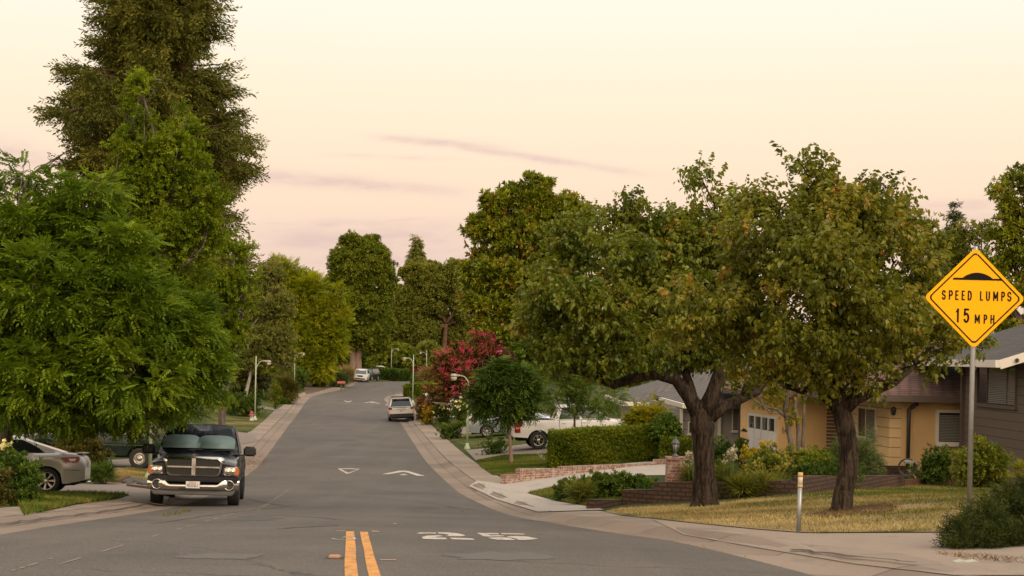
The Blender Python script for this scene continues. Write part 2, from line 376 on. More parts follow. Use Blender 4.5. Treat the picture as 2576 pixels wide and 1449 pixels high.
def pxline(pts, n=6):
    out = []
    for (x0, y0), (x1, y1) in zip(pts, pts[1:]):
        for k in range(n): out.append(gp(x0 + (x1 - x0) * k / n, y0 + (y1 - y0) * k / n))
    out.append(gp(*pts[-1])); return out

# right-hand side lawns and paving
sheet('lawn_dry_right', [(1520, 1287), (1560, 1279), (1800, 1268), (2060, 1240), (2330, 1219), (2490, 1217), (2700, 1240), (2700, 1330), (2360, 1340), (2015, 1341), (1900, 1332), (1760, 1318), (1640, 1305), (1560, 1297)], M_dry, .012, 1.0)
sheet('driveway_right', [(1268, 1219), (1330, 1200), (1460, 1183), (1580, 1166), (1700, 1157), (1760, 1160), (1700, 1196), (1610, 1197), (1500, 1213), (1400, 1225), (1340, 1240), (1290, 1236)], M_drive, .016, .8)
sheet('sidewalk_new_concrete', [(1268, 1219), (1340, 1240), (1326, 1242), (1400, 1263), (1500, 1279), (1520, 1284), (1400, 1288), (1352, 1289), (1250, 1258), (1180, 1224), (1200, 1210)], M_drive, .020, .8)
sheet('lawn_right_near_walk', [(1326, 1241), (1420, 1222), (1520, 1205), (1620, 1230), (1600, 1262), (1500, 1278), (1400, 1262)], M_lawn, .024, .8)
sheet('lawn_right_middle', [(1196, 1160), (1270, 1146), (1400, 1142), (1500, 1165), (1380, 1176), (1290, 1195), (1240, 1196), (1210, 1176)], M_lawn, .012, .8)
sheet('lawn_right_far', [(1124, 1094), (1250, 1083), (1420, 1075), (1420, 1100), (1290, 1122), (1190, 1126), (1150, 1116)], M_lawn, .012, 1.0)
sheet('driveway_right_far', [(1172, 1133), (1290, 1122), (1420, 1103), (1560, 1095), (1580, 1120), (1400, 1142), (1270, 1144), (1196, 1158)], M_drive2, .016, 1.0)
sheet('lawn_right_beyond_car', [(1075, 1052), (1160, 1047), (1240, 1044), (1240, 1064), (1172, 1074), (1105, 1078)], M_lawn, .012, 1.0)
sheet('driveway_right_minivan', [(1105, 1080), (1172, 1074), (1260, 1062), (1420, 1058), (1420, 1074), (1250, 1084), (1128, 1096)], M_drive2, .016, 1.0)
sheet('path_right_garden', [(1066, 1048), (1160, 1042), (1260, 1040), (1260, 1044), (1075, 1053)], M_drive, .016, 1.0)
sheet('sidewalk_corner', [(1640, 1307), (1760, 1320), (1900, 1334), (2015, 1343), (2360, 1342), (2520, 1346), (2720, 1370), (2720, 1449), (2400, 1449), (2150, 1420), (1900, 1378), (1720, 1346)], M_walkp, .008, .8)
# left-hand side
sheet('lawn_left_far', [(520, 1084), (520, 1030), (640, 1020), (690, 1030), (668, 1055), (630, 1086)], M_lawn, .012, 1.2)
sheet('lawn_left_farther', [(600, 1020), (600, 1000), (690, 985), (744, 990), (712, 1020), (700, 1028)], M_lawn, .012, 1.2)
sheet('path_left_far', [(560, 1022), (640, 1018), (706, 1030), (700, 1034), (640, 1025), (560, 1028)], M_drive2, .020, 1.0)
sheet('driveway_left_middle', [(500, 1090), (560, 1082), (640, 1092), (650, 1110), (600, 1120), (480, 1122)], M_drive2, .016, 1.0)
sheet('lawn_left_dry', [(250, 1186), (330, 1176), (420, 1190), (420, 1215), (330, 1216), (250, 1216)], M_dry, .010, .8)
sheet('lawn_left_under_pickup', [(90, 1150), (560, 1080), (620, 1100), (560, 1130), (420, 1176), (250, 1186)], M_base, .006, 1.0)
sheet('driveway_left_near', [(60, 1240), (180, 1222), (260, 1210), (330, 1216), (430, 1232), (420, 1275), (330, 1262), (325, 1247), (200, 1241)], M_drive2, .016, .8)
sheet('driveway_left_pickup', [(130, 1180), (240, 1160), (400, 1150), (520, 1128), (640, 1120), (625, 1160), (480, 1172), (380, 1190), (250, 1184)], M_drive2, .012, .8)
sheet('lawn_left_strip', [(90, 1292), (110, 1245), (200, 1241), (325, 1246), (300, 1254), (190, 1270)], M_lawn, .024, .6)
sheet('garden_bed_left_far', [(760, 975), (800, 950), (880, 948), (880, 962), (800, 985), (770, 992)], M_soil, .012, 1.5)
sheet('garden_bed_right_far', [(1050, 1020), (1180, 1010), (1260, 1025), (1250, 1040), (1120, 1042), (1062, 1044)], M_soil, .012, 1.2)
sheet('soil_ring_under_tree', [(2020, 1300), (2090, 1284), (2190, 1272), (2260, 1285), (2190, 1296), (2090, 1304)], M_soil, .022, .5)
sheet('soil_bed_right', [(1560, 1262), (1660, 1225), (1800, 1212), (2050, 1196), (2420, 1190), (2480, 1205), (2060, 1220), (1800, 1235), (1640, 1250)], M_soil, .018, .8)

M_patch = plain('dark_asphalt_patch', (.074, .067, .062), .85, var=.35, scale=9, bmp=.4); M_patch2 = plain('pale_worn_asphalt', (.108, .097, .088), .85, var=.25, scale=9, bmp=.4)
def blot(name, cx, cy, w_, h_, mat, seed, n=18, dz=.003):
    r_ = random.Random(seed); sheet(name, [(cx + w_ * math.cos(k * 2 * math.pi / n) * r_.uniform(.6, 1.15), cy + h_ * math.sin(k * 2 * math.pi / n) * r_.uniform(.6, 1.15)) for k in range(n)], mat, dz, .5, 2)
blot('road_patch', 640, 1305, 70, 6, M_patch, 2); blot('road_patch', 830, 1108, 95, 4, M_patch, 3); blot('road_patch', 560, 1400, 120, 9, M_patch2, 4); blot('road_patch', 1250, 1400, 150, 12, M_patch2, 5); blot('road_patch', 880, 1150, 60, 4, M_patch2, 6); blot('road_patch', 1000, 1240, 90, 5, M_patch, 7)
# road markings
def marks(name, polys, mat, dz):
    bm = bmesh.new()
    for po in polys: bm.faces.new([bm.verts.new(Vector((p.x, p.y, p.z + dz))) for p in (gp(*q_) for q_ in po)])
    bmesh.ops.recalc_face_normals(bm, faces=bm.faces[:])
    for f in bm.faces:
        if f.normal.z < 0: f.normal_flip()
    me = bpy.data.meshes.new(name); bm.to_mesh(me); bm.free(); return tag(link(name, me, mat), kind='structure')
def z6(x, y): return ((850 + x * 900 / 2576) * .8587, (1450 + y * 900 / 2576) * .8587)     # reading aid: crop -> frame pixels
def z8(x, y): return ((800 + x / 2.576) * .8587, (1200 + y / 2.576) * .8587)
def strip_quads(left, right):
    return [[left[i], right[i], right[i + 1], left[i + 1]] for i in range(len(left) - 1)]
l1 = [z6(*p) for p in ((468, 308), (467, 380), (463, 460), (457, 540), (455, 610), (460, 690), (462, 800))]
r1 = [z6(*p) for p in ((536, 308), (543, 380), (552, 460), (553, 540), (562, 610), (571, 690), (585, 800))]
l2 = [z6(*p) for p in ((585, 312), (598, 380), (618, 460), (630, 540), (641, 610), (662, 690), (690, 800))]
r2 = [z6(*p) for p in ((650, 312), (668, 380), (690, 460), (712, 540), (736, 610), (763, 690), (800, 800))]
marks('road_marking_yellow', strip_quads(l1, r1) + strip_quads(l2, r2), M_paint_y, .005)
two = [[(1058, 326), (1088, 317), (1225, 318), (1222, 327), (1150, 326), (1098, 328)], [(1240, 316), (1330, 318), (1400, 324), (1448, 334), (1470, 345), (1430, 350), (1385, 350), (1300, 348), (1330, 342), (1325, 335), (1285, 328), (1240, 326)],
       [(1102, 357), (1150, 344), (1245, 341), (1285, 349), (1230, 353), (1215, 359), (1305, 362), (1318, 375), (1210, 375), (1118, 372)], [(1338, 361), (1430, 364), (1530, 368), (1550, 380), (1450, 378), (1355, 375)]]
five = [[(1566, 321), (1745, 323), (1755, 333), (1655, 332), (1680, 342), (1745, 341), (1790, 344), (1800, 350), (1720, 351), (1655, 352), (1620, 349)], [(1765, 323), (1945, 326), (1978, 335), (1880, 334), (1775, 332)],
        [(1655, 361), (1760, 358), (1840, 362), (1895, 381), (1830, 381), (1740, 378), (1690, 371)], [(1812, 350), (1900, 347), (1990, 352), (2080, 368), (2040, 376), (1950, 381), (1915, 380), (1880, 365), (1830, 357)]]
marks('road_marking_25', [[z6(*p) for p in po] for po in two + five], M_paint_w, .005)
tri = [[(487, 446), (570, 443), (655, 449), (640, 453), (570, 448), (512, 450)], [(487, 446), (512, 450), (568, 478), (566, 484), (552, 484)], [(655, 449), (640, 453), (568, 478), (566, 484), (580, 480)],
       [(822, 488), (950, 462), (985, 461), (985, 470), (930, 479), (870, 489)], [(985, 461), (1020, 464), (1145, 501), (1085, 500), (1030, 481), (985, 470)], [(950, 494), (985, 485), (1022, 496)]]
marks('road_marking_speed_lump', [[z8(*p) for p in po] for po in tri], M_paint_w, .006)
def z4(x, y): return ((980 + x / 7.247) * .8587, (1010 + y / 7.247) * .8587)
tri2 = [[(190, 1186), (225, 1188), (290, 1208), (290, 1222), (265, 1218)], [(290, 1208), (345, 1190), (380, 1190), (360, 1200), (290, 1222)], [(610, 1232), (770, 1208), (790, 1208), (790, 1218), (700, 1230)], [(790, 1208), (820, 1210), (975, 1252), (930, 1250), (790, 1218)], [(755, 1240), (790, 1228), (830, 1242)]]
marks('road_marking_speed_lump_far', [[z4(*p) for p in po] for po in tri2], M_paint_w, .006)
marks('road_marking_scraps', [[z6(*p) for p in po] for po in ([(680, 303), (740, 305), (758, 310), (690, 311)], [(862, 243), (885, 239), (897, 242), (875, 247)], [(750, 545), (890, 545), (895, 551), (760, 551)], [(385, 303), (460, 303), (460, 307), (390, 307)])], plain('old_paint', (.40, .28, .17), .8), .005)
bm = bmesh.new()
for l in ([(352, 372), (380, 378), (470, 380), (530, 378), (543, 370), (520, 360), (470, 356), (450, 362)],):
    ribbon(bm, pxline([z6(*p) for p in l], 3), .035, .009)
me = bpy.data.meshes.new('road_marking_spray'); bm.to_mesh(me); bm.free(); tag(link('road_marking_spray', me, M_paint_w), kind='structure')
bm = bmesh.new(); rr = random.Random(4)
for l, wd in (([(1515, 177), (1600, 175), (1760, 185), (1950, 205), (2130, 225), (2290, 240)], .06),):
    ribbon(bm, pxline([z6(*p) for p in l], 4), wd, .008)
for l, wd in (([(150, 1420), (400, 1345), (560, 1300), (700, 1262)], .035), ([(30, 1437), (140, 1403)], .03), ([(640, 1290), (700, 1250), (735, 1225)], .03), ([(1480, 1432), (1500, 1428)], .02)):
    pts = pxline(l, 14)
    for i in range(0, len(pts) - 2):
        if rr.random() < .6: ribbon(bm, pts[i:i + 2], wd * rr.uniform(.5, 1.2), .004)
me = bpy.data.meshes.new('road_scratches'); bm.to_mesh(me); bm.free(); tag(link('road_scratches', me, M_scr), kind='structure')
bm = bmesh.new()
def wobble(l, n, a):
    p = pxline(l, n); return [Vector((v.x + rr.uniform(-a, a), v.y + rr.uniform(-a, a), v.z)) for v in p]
for l, wd in (([(640, 1178), (760, 1177), (900, 1178)], .05), ([(740, 1231), (900, 1232), (1100, 1243), (1210, 1262)], .025), ([(690, 1241), (860, 1247), (1050, 1262), (1200, 1285)], .03), ([(620, 1255), (720, 1275), (960, 1279)], .05),
              ([(1000, 1281), (1110, 1279)], .04), ([(720, 1213), (900, 1223), (1010, 1221)], .02), ([(380, 1318), (560, 1292), (760, 1270)], .03), ([(820, 1197), (1000, 1196), (1120, 1205)], .03), ([(700, 1330), (860, 1322)], .06), ([(600, 1300), (700, 1297), (800, 1302), (860, 1308)], .05)):
    ribbon(bm, wobble(l, 10, .05), wd, .005)
for l, wd in (([(1990, 1388), (2150, 1405), (2300, 1422)], .03), ([(0, 1322), (110, 1308), (260, 1290), (380, 1268)], .03), ([(1185, 1229), (1200, 1236)], .02)):
    ribbon(bm, wobble(l, 8, .02), wd, .026)
for fn, s in ((XR, 1), (XL, -1)):
    for off, wd in ((.9, .014), (.5, .007)):
        dl = np.concatenate([np.arange(31 if s > 0 else 9, 60, .7), np.arange(60, 160, 2)]); ribbon(bm, [Vector((float(fn(q_)) + s * off + rr.uniform(-.008, .008), q_, 0)) for q_ in dl], [wd * rr.uniform(.5, 1.3) * (1 + q_ / 60) for q_ in dl], .007)
me = bpy.data.meshes.new('road_cracks'); bm.to_mesh(me); bm.free(); tag(link('road_cracks', me, M_tar), kind='structure')
# ------------------------------------------------------------------ foliage
RNG = np.random.default_rng(7)
def unit(v): return v / np.maximum(np.linalg.norm(v, axis=-1, keepdims=True), 1e-9)
def lq(base, d, nrm, l, w, bend=.12, fold=.15):
    base, d, nrm = np.array(base, float), unit(np.array(d, float)), np.array(nrm, float)
    s = unit(np.cross(d, nrm)); nrm = np.cross(s, d); m = base + d * l * .45 + nrm * w * fold
    return [base, m + s * w / 2, base + d * l - nrm * l * bend, m - s * w / 2]
def T_pinnate(nl=5, L=.30, leaf=.11, w=.034, droop=.5, seed=0):
    r = np.random.default_rng(seed); out = []
    for k in range(nl):
        z = L * (.25 + .72 * k / nl); y = -droop * L * (z / L) ** 2
        for s in (-1, 1): out += lq((0, y, z), (s * .85, -.28 + r.uniform(-.15, .1), .5), (0, 1, 0), leaf * r.uniform(.8, 1.1), w)
    out += lq((0, -droop * L * .9, L * .95), (0, -.7, .8), (0, 1, 0), leaf, w)
    return np.array(out)
def T_rosette(n=7, l=.1, w=.04, cone=65, L=.08, seed=0, droop=0.0, bend=.15):
    r = np.random.default_rng(seed); out = []
    for k in range(n):
        a = k * 2.4 + r.uniform(-.4, .4); c = R(cone * r.uniform(.45, 1.15)); d = np.array([math.sin(c) * math.cos(a), math.sin(c) * math.sin(a) - droop, math.cos(c)])
        out += lq((0, 0, L * k / n), d, (r.uniform(-.5, .5), 1, r.uniform(-.5, .5)), l * r.uniform(.7, 1.15), w * r.uniform(.8, 1.15), bend)
    return np.array(out)
def T_droop(n=8, l=.085, w=.052, L=.22, seed=0):
    r = np.random.default_rng(seed); out = []
    for k in range(n):
        a = r.uniform(0, 2 * math.pi); d = np.array([math.cos(a) * .75, -.75 + r.uniform(-.3, .45), .35 * math.sin(a) + .2])
        nn = np.array([math.cos(a) * .6, .7, math.sin(a) * .5])
        out += lq((r.uniform(-.03, .03), r.uniform(-.03, .03), L * (k + .5) / n), d, nn, l * r.uniform(.75, 1.2), w * r.uniform(.8, 1.15), .22)
    return np.array(out)
def T_strand(n=9, L=.8, l=.16, w=.055, seed=0, fall=1.0):
    """twig that arches and hangs: rows of short flat scales"""
    r = np.random.default_rng(seed); out = []
    for k in range(n):
        t = (k + .5) / n; z = L * (.55 * t); y = -fall * L * t * t; s = -1 if k % 2 else 1
        out += lq((s * .01, y, z), (s * r.uniform(.25, .6), -.35 - 1.0 * fall * t, .7 - .5 * t), (r.uniform(-.6, .6), .5, .8), l * r.uniform(.8, 1.25) * (1.15 - .5 * t), w * r.uniform(.8, 1.2), .05)
    return np.array(out)
def T_needle(n=14, L=.22, l=.06, w=.012, seed=0):
    r = np.random.default_rng(seed); out = []
    for k in range(n):
        a = k * 2.4; t = k / n; out += lq((0, 0, L * t), (math.cos(a) * .7, math.sin(a) * .7, .75), (r.uniform(-1, 1), r.uniform(-1, 1), .3), l * r.uniform(.8, 1.2), w, 0, 0)
    return np.array(out)
def foliage(name, mat, parent, P, D, S, tmpl, tint, roll=.5, rng=RNG, extra=None, origin=None):
    n = len(P); up = np.array([0, 0, 1.0]); D = unit(D)
    x = np.cross(D, up + rng.normal(0, .02, (n, 3))); x = unit(x); y = np.cross(x, D); y = np.where(y[:, 2:3] < 0, -y, y); x = np.cross(y, D)
    a = rng.normal(0, roll, n)[:, None]; x, y = x * np.cos(a) + y * np.sin(a), y * np.cos(a) - x * np.sin(a)
    Rm = np.stack([x, y, D], -1) * S[:, None, None]
    pick = rng.integers(0, len(tmpl), n); VV = []; TT = []
    for k, T in enumerate(tmpl):
        idx = np.nonzero(pick == k)[0]
        if not len(idx): continue
        v = np.einsum('nij,mj->nmi', Rm[idx], T) + P[idx][:, None, :]
        VV.append(v.reshape(-1, 3)); nq = len(T) // 4
        tt = np.repeat(tint[idx][:, None], nq, 1) + rng.normal(0, .07, (len(idx), nq)); TT.append(np.repeat(tt.reshape(-1), 4))
    V = np.concatenate(VV); T = np.clip(np.concatenate(TT), 0, 1)
    Fq = np.arange(len(V)).reshape(-1, 4)
    if extra is not None:
        ev, ef = extra; Fq = np.concatenate([Fq, np.asarray(ef) + len(V)]); T = np.concatenate([T, np.zeros(len(ev))]); V = np.concatenate([V, ev])
    if origin is not None: V = V - np.array(origin)
    return link(name, npmesh(name, V, Fq, attr=T), mat, parent)
def rand_unit(n, rng=RNG): return unit(rng.normal(0, 1, (n, 3)))
def clumps(blobs, cr, dens, nsp, rng=RNG, shell=.45, outw=.7, upw=.35, rnd=.5, flat=.75, low=.75, core=.55, fill=.25, lead=.09):
    """blobs (centre, radii) -> leaf-spray positions and directions gathered in clumps near the blob surfaces"""
    Cs = np.array([b[0] for b in blobs], float); Rs = np.array([b[1] for b in blobs], float)
    P = []; D = []; T = []
    for bi in range(len(blobs)):
        c, r = Cs[bi], Rs[bi]; area = 4 * math.pi * (r[0] * r[1] * r[2]) ** (2 / 3); k = max(3, int(area * dens * (blobs[bi][2] if len(blobs[bi]) > 2 else 1)))
        u = rand_unit(k, rng); keep = (u[:, 2] > -.2) | (rng.random(k) < low); u = u[keep]
        f = 1 - shell * rng.random(len(u)) ** 1.6 + rng.normal(0, .13, len(u)); ld = (rng.random(len(u)) < lead) & (u[:, 2] > -.1); f = np.where(ld, 1.02 + rng.uniform(.0, 1.0, len(u)) * min(.45, .55 / max(.2, r[0])), f); lk = np.where(ld, .55, 1.0)
        inner = rng.random(len(u)) < fill; f = np.where(inner, f * rng.uniform(.35, .8, len(u)), f)
        q_ = c + u * r * f[:, None]
        dist = np.linalg.norm((q_[:, None, :] - Cs[None]) / Rs[None], axis=2); dist[:, bi] = 9; keep = (dist.min(1) > core) | inner
        q_, u, lk = q_[keep], u[keep], lk[keep]
        m = len(q_); jit = rand_unit(m * nsp, rng) * (rng.random((m * nsp, 1)) ** .45) * cr * np.repeat(rng.uniform(.6, 1.3, m) * lk, nsp)[:, None]; jit[:, 2] *= flat
        p = np.repeat(q_, nsp, 0) + jit
        d = np.repeat(u, nsp, 0) * outw + jit / cr * .9 + rng.normal(0, rnd, (m * nsp, 3)); d[:, 2] += upw
        t = np.repeat(rng.random(m), nsp) * .68 + rng.random(m * nsp) * .32
        P.append(p); D.append(d); T.append(t)
    return np.concatenate(P), unit(np.concatenate(D)), np.concatenate(T)
def pblobs(lst, d, rz=.85):
    out = []
    for b in lst:
        x, y, rx, ry = b[:4]; dd = d + (b[4] if len(b) > 4 else 0); k = dd / F
        out.append((at(x, y, dd), (rx * k, (rx + ry) / 2 * k * rz, ry * k), b[5] if len(b) > 5 else 1.0))
    return out
def crooked(a, b, n, amp, rng):
    a, b = Vector(a), Vector(b); out = []
    for i in range(n + 1):
        t = i / n; p = a.lerp(b, t)
        if 0 < i < n: p += Vector(rng.normal(0, amp, 3))
        out.append(p)
    return out
def bark(name, c1, c2, scale=9, st=.8):
    m, t, b = newmat(name); p = obj_c(t); v = t.scalev(p, (1, 1, .2))
    wv = t.noise(v, scale, 6, .7, .6); f = t.noise(p, 30, 4, .7); c = t.mix(t.rng(wv, .35, .65), c1, c2); c = t.mix(t.rng(f, .4, .7, 0, .4), c, [x * .5 for x in c1])
    t.put(b.inputs['Base Color'], c); t.put(b.inputs['Roughness'], .95); t.put(b.inputs['Specular IOR Level'], .15); bump(t, b, wv, st, .06); return m
B_dark = bark('dark_furrowed_bark', (.013, .009, .006), (.085, .060, .043), 15, 1.0); B_red = bark('red_brown_bark', (.075, .04, .027), (.17, .095, .065), 6)
B_grey = bark('grey_bark', (.10, .08, .065), (.20, .165, .135)); B_pale = bark('pale_bark', (.25, .22, .19), (.45, .41, .36)); B_pink = bark('pinkish_bark', (.20, .13, .10), (.33, .225, .17))
def tree(name, label, cat, d, base, blobs, mat, tmpl, trunk_r=.2, barkm=None, cr=.45, dens=2.2, nsp=7, scale=1.0, fork=None, limbs=None, auto=.6, grp=None, seed=1, trunk=None, rz=.85, extra_leaf=None, **kw):
    """base: pixel column of the foot (or a world point); blobs: crown lobes as pixel ellipses at depth d"""
    rng = np.random.default_rng(seed); foot = base if isinstance(base, Vector) else gx(base, d); sh_ = cr * .32 + .05 * scale
    root = empty(name, foot, 0, label, cat, grp); bl = [(b[0], tuple(max(q_ * .45, q_ - sh_) for q_ in b[1]), b[2]) for b in pblobs(blobs, d, rz)]; cen = sum((b[0] for b in bl), Vector()) / len(bl)
    mb = MB(); zt = min(b[0].z - b[1][2] * .3 for b in bl); top = Vector((foot.x + (cen.x - foot.x) * .35, foot.y + (cen.y - foot.y) * .35, max(foot.z + .5, zt))) if fork is None else fork
    tops = []
    trunks = trunk or [[foot - Vector((0, 0, .15)), foot.lerp(top, .5) + Vector((rng.normal(0, .05), 0, 0)), top]]
    for tr in trunks:
        n_ = len(tr); rr_ = [trunk_r * (1.25 if i == 0 else 1 - .35 * i / (n_ - 1)) for i in range(n_)]
        if isinstance(tr[0], tuple) and len(tr[0]) == 2: rr_ = [t_[1] for t_ in tr]; tr = [t_[0] for t_ in tr]
        pts = []; rads = []
        for i in range(len(tr) - 1):
            for k in range(4): pts.append(Vector(tr[i]).lerp(Vector(tr[i + 1]), k / 4)); rads.append((rr_[i] + (rr_[i + 1] - rr_[i]) * k / 4) * (1 + rng.normal(0, .03)))
        pts.append(Vector(tr[-1])); rads.append(rr_[-1])
        mb.tube([p - foot for p in pts], rads, 12); tops.append((pts[-1], rads[-1]))
    for lm in (limbs or []):
        mb.tube([Vector(p) - foot for p, _ in lm], [r_ for _, r_ in lm], 9)
        tops.append((Vector(lm[-1][0]), lm[-1][1]))
    if auto:
        for b in bl:
            tp, r_ = min(tops, key=lambda t_: (t_[0] - b[0]).length)
            L = (b[0] - tp).length; pts = crooked(tp, b[0], 4, L * .06, rng); r0 = min(r_ * auto, .04 + L * .03)
            mb.tube([p - foot for p in pts], [r0 * (1 - .7 * i / 4) + .008 for i in range(5)], 6)
            for _ in range(5):
                u = Vector(rand_unit(1, rng)[0]); e = b[0] + Vector((u.x * b[1][0], u.y * b[1][1], abs(u.z) * b[1][2] if rng.random() < .7 else u.z * b[1][2])) * .85
                s = pts[2].lerp(pts[4], rng.random()); mb.tube([p - foot for p in crooked(s, e, 3, L * .04, rng)], [r0 * .45, r0 * .3, r0 * .2, .006], 5)
    mb.build('trunk', barkm or B_dark, root)
    P, D, T = clumps(bl, cr * 1.05, dens * 1.45, int(nsp * 2.2), rng, **kw)
    S = scale * rng.uniform(.75, 1.25, len(P))
    foliage('crown', mat, root, P, D, S, tmpl, T, rng=rng, origin=foot)
    return root
def shrub(name, label, cat, foot, blobs, mat, tmpl, cr=.12, dens=10, nsp=7, scale=1.0, grp=None, seed=1, stem=True, part='foliage', **kw):
    """blobs in metres relative to the foot"""
    rng = np.random.default_rng(seed); foot = Vector(foot); root = empty(name, foot, 0, label, cat, grp)
    bl = [(foot + Vector(b[0]), b[1], b[2] if len(b) > 2 else 1.0) for b in blobs]
    P, D, T = clumps(bl, cr, dens, nsp, rng, **kw); zmin = foot.z + .01; P[:, 2] = np.maximum(P[:, 2], zmin)
    foliage(part, mat, root, P, D, scale * rng.uniform(.75, 1.25, len(P)), tmpl, T, rng=rng, origin=foot)
    if stem:
        mb = MB()
        for b in bl:
            for _ in range(3):
                u = Vector(rand_unit(1, rng)[0]) * .6; e = b[0] + Vector((u.x * b[1][0], u.y * b[1][1], u.z * b[1][2])) - foot
                mb.tube(crooked((rng.normal(0, .04), rng.normal(0, .04), -.05), e, 3, .03, rng), [.022, .016, .011, .006], 5)
        mb.build('stem', B_dark, root)
    return root
def pshrub(name, label, d, foot_x, blobs_px, mat, tmpl, cat='bush', **kw):
    foot = gx(foot_x, d); bl = [((b[0] - foot), b[1], b[2]) for b in pblobs(blobs_px, d, kw.pop('rz', .9))]
    return shrub(name, label, cat, foot, bl, mat, tmpl, **kw)
def hedge(name, label, A, B, thick, h, mat, tmpl, dens=260, scale=1.0, grp=None, seed=1, rnd_=.1, rough=.05):
    """clipped box hedge from A to B (points on its near foot line); thickness away from the camera"""
    rng = np.random.default_rng(seed); A, B = Vector(A), Vector(B); ax = Vector((B.x - A.x, B.y - A.y, 0)); L = ax.length; ax.normalize(); nb = Vector((-ax.y, ax.x, 0))
    if nb.y < 0: nb = -nb
    def zb(s): return A.z + (B.z - A.z) * s / L
    areas = [L * h, L * h, L * thick, thick * h, thick * h]; P = []; D = []
    for k, a in enumerate(areas):
        n = int(a * dens * (.5 if k == 1 else 1)); s = rng.random(n) * L; z = rng.random(n) * h; t = rng.random(n) * thick
        off = rng.normal(0, rough, n) + rough * 1.5 * np.sin(s * 2.1 + z * 3 + k) 
        if k == 0: t = off; nn = np.tile(-np.array(nb), (n, 1))
        if k == 1: t = thick + off; nn = np.tile(np.array(nb), (n, 1))
        if k == 2: z = h + off * .7 - .02; nn = np.tile([0, 0, 1.0], (n, 1))
        if k == 3: s = off; nn = np.tile(-np.array(ax), (n, 1))
        if k == 4: s = L + off; nn = np.tile(np.array(ax), (n, 1))
        # soften the corners
        rc = rnd_; ex = np.maximum(0, np.abs(z - h / 2) - (h / 2 - rc)) * (z > h / 2)
        p = np.stack([A.x + ax.x * s + nb.x * t, A.y + ax.y * s + nb.y * t, zb(s) + z], 1); cen = np.stack([A.x + ax.x * s + nb.x * thick / 2, A.y + ax.y * s + nb.y * thick / 2, zb(s) + h / 2], 1)
        es = np.maximum(0, np.abs(s - L / 2) - (L / 2 - rc)) / rc; p[:, :2] -= (nn[:, :2] * (.3 * rc * (ex / rc) ** 2 + .3 * rc * es ** 2)[:, None])
        P.append(p); D.append(nn + rng.normal(0, .45, (n, 3)) + [0, 0, .25])
    P = np.concatenate(P); D = unit(np.concatenate(D)); g = .09
    cn = []
    for s, t, z in ((g, g, -.1), (L - g, g, -.1), (L - g, thick - g, -.1), (g, thick - g, -.1), (g, g, h - g), (L - g, g, h - g), (L - g, thick - g, h - g), (g, thick - g, h - g)):
        cn.append((A.x + ax.x * s + nb.x * t, A.y + ax.y * s + nb.y * t, zb(s) + z))
    cf = [(0, 1, 5, 4), (1, 2, 6, 5), (2, 3, 7, 6), (3, 0, 4, 7), (4, 5, 6, 7)]
    low = np.sin(P[:, 0] * 3.1 + P[:, 2] * 4.3) * .12 + np.sin(P[:, 1] * 2.3 + P[:, 0] * 1.7) * .1
    tint = np.clip(.45 + low + rng.normal(0, .2, len(P)), 0, 1)
    root = empty(name, (A + B) / 2, 0, label, 'hedge', grp)
    foliage('foliage', mat, root, P, D, scale * rng.uniform(.7, 1.3, len(P)), tmpl, tint, rng=rng, extra=(np.array(cn), np.array(cf)), origin=(A + B) / 2)
    return root
def grass(name, polys, n, h, mat, seed=1, lean=.5, bare=(), dry=0):
    """loose blades over outlines given in frame pixels (or world XY)"""
    rng = np.random.default_rng(seed); V = []
    for po in polys:
        pts = np.array([(p.x, p.y) for p in (gp(*q_) for q_ in po)]); lo, hi = pts.min(0), pts.max(0)
        k = n; xy = lo + rng.random((k, 2)) * (hi - lo); ins = np.zeros(k, bool); j = len(pts) - 1
        for i in range(len(pts)):
            c = ((pts[i, 1] > xy[:, 1]) != (pts[j, 1] > xy[:, 1])) & (xy[:, 0] < (pts[j, 0] - pts[i, 0]) * (xy[:, 1] - pts[i, 1]) / (pts[j, 1] - pts[i, 1] + 1e-12) + pts[i, 0]); ins ^= c; j = i
        for bx_, by_, br_, bs_ in bare: ins &= ((xy[:, 0] - bx_) / br_) ** 2 + ((xy[:, 1] - by_) / bs_) ** 2 > 1 + rng.normal(0, .25, k)
        V.append(xy[ins])
    xy = np.concatenate(V); m = len(xy); z = G(xy[:, 0], xy[:, 1]) + .01; hh = h * rng.uniform(.5, 1.3, m); a = rng.random(m) * 6.283; ww = hh * .16
    b = np.stack([xy[:, 0], xy[:, 1], z], 1); sd = np.stack([np.cos(a), np.sin(a), 0 * a], 1) * ww[:, None]; tp = b + np.stack([rng.normal(0, lean, m) * hh, rng.normal(0, lean, m) * hh, hh], 1)
    W = np.stack([b - sd, b + sd, tp], 1).reshape(-1, 3); big = .5 + .5 * np.sin(xy[:, 0] * .9 + np.sin(xy[:, 1] * .8) * 2.2 + np.sin(xy[:, 0] * 2.3 + xy[:, 1] * 1.9)); t = np.clip(big * .6 + rng.random(m) * .4 - .05 + dry * np.clip(.45 - (xy[:, 0] - XR(xy[:, 1]) - 2) * .14, -.35, .45), 0, 1)
    return tag(link(name, npmesh(name, W, None, np.arange(len(W)).reshape(-1, 3), attr=np.repeat(t, 3)), mat), None, None, None, 'stuff')

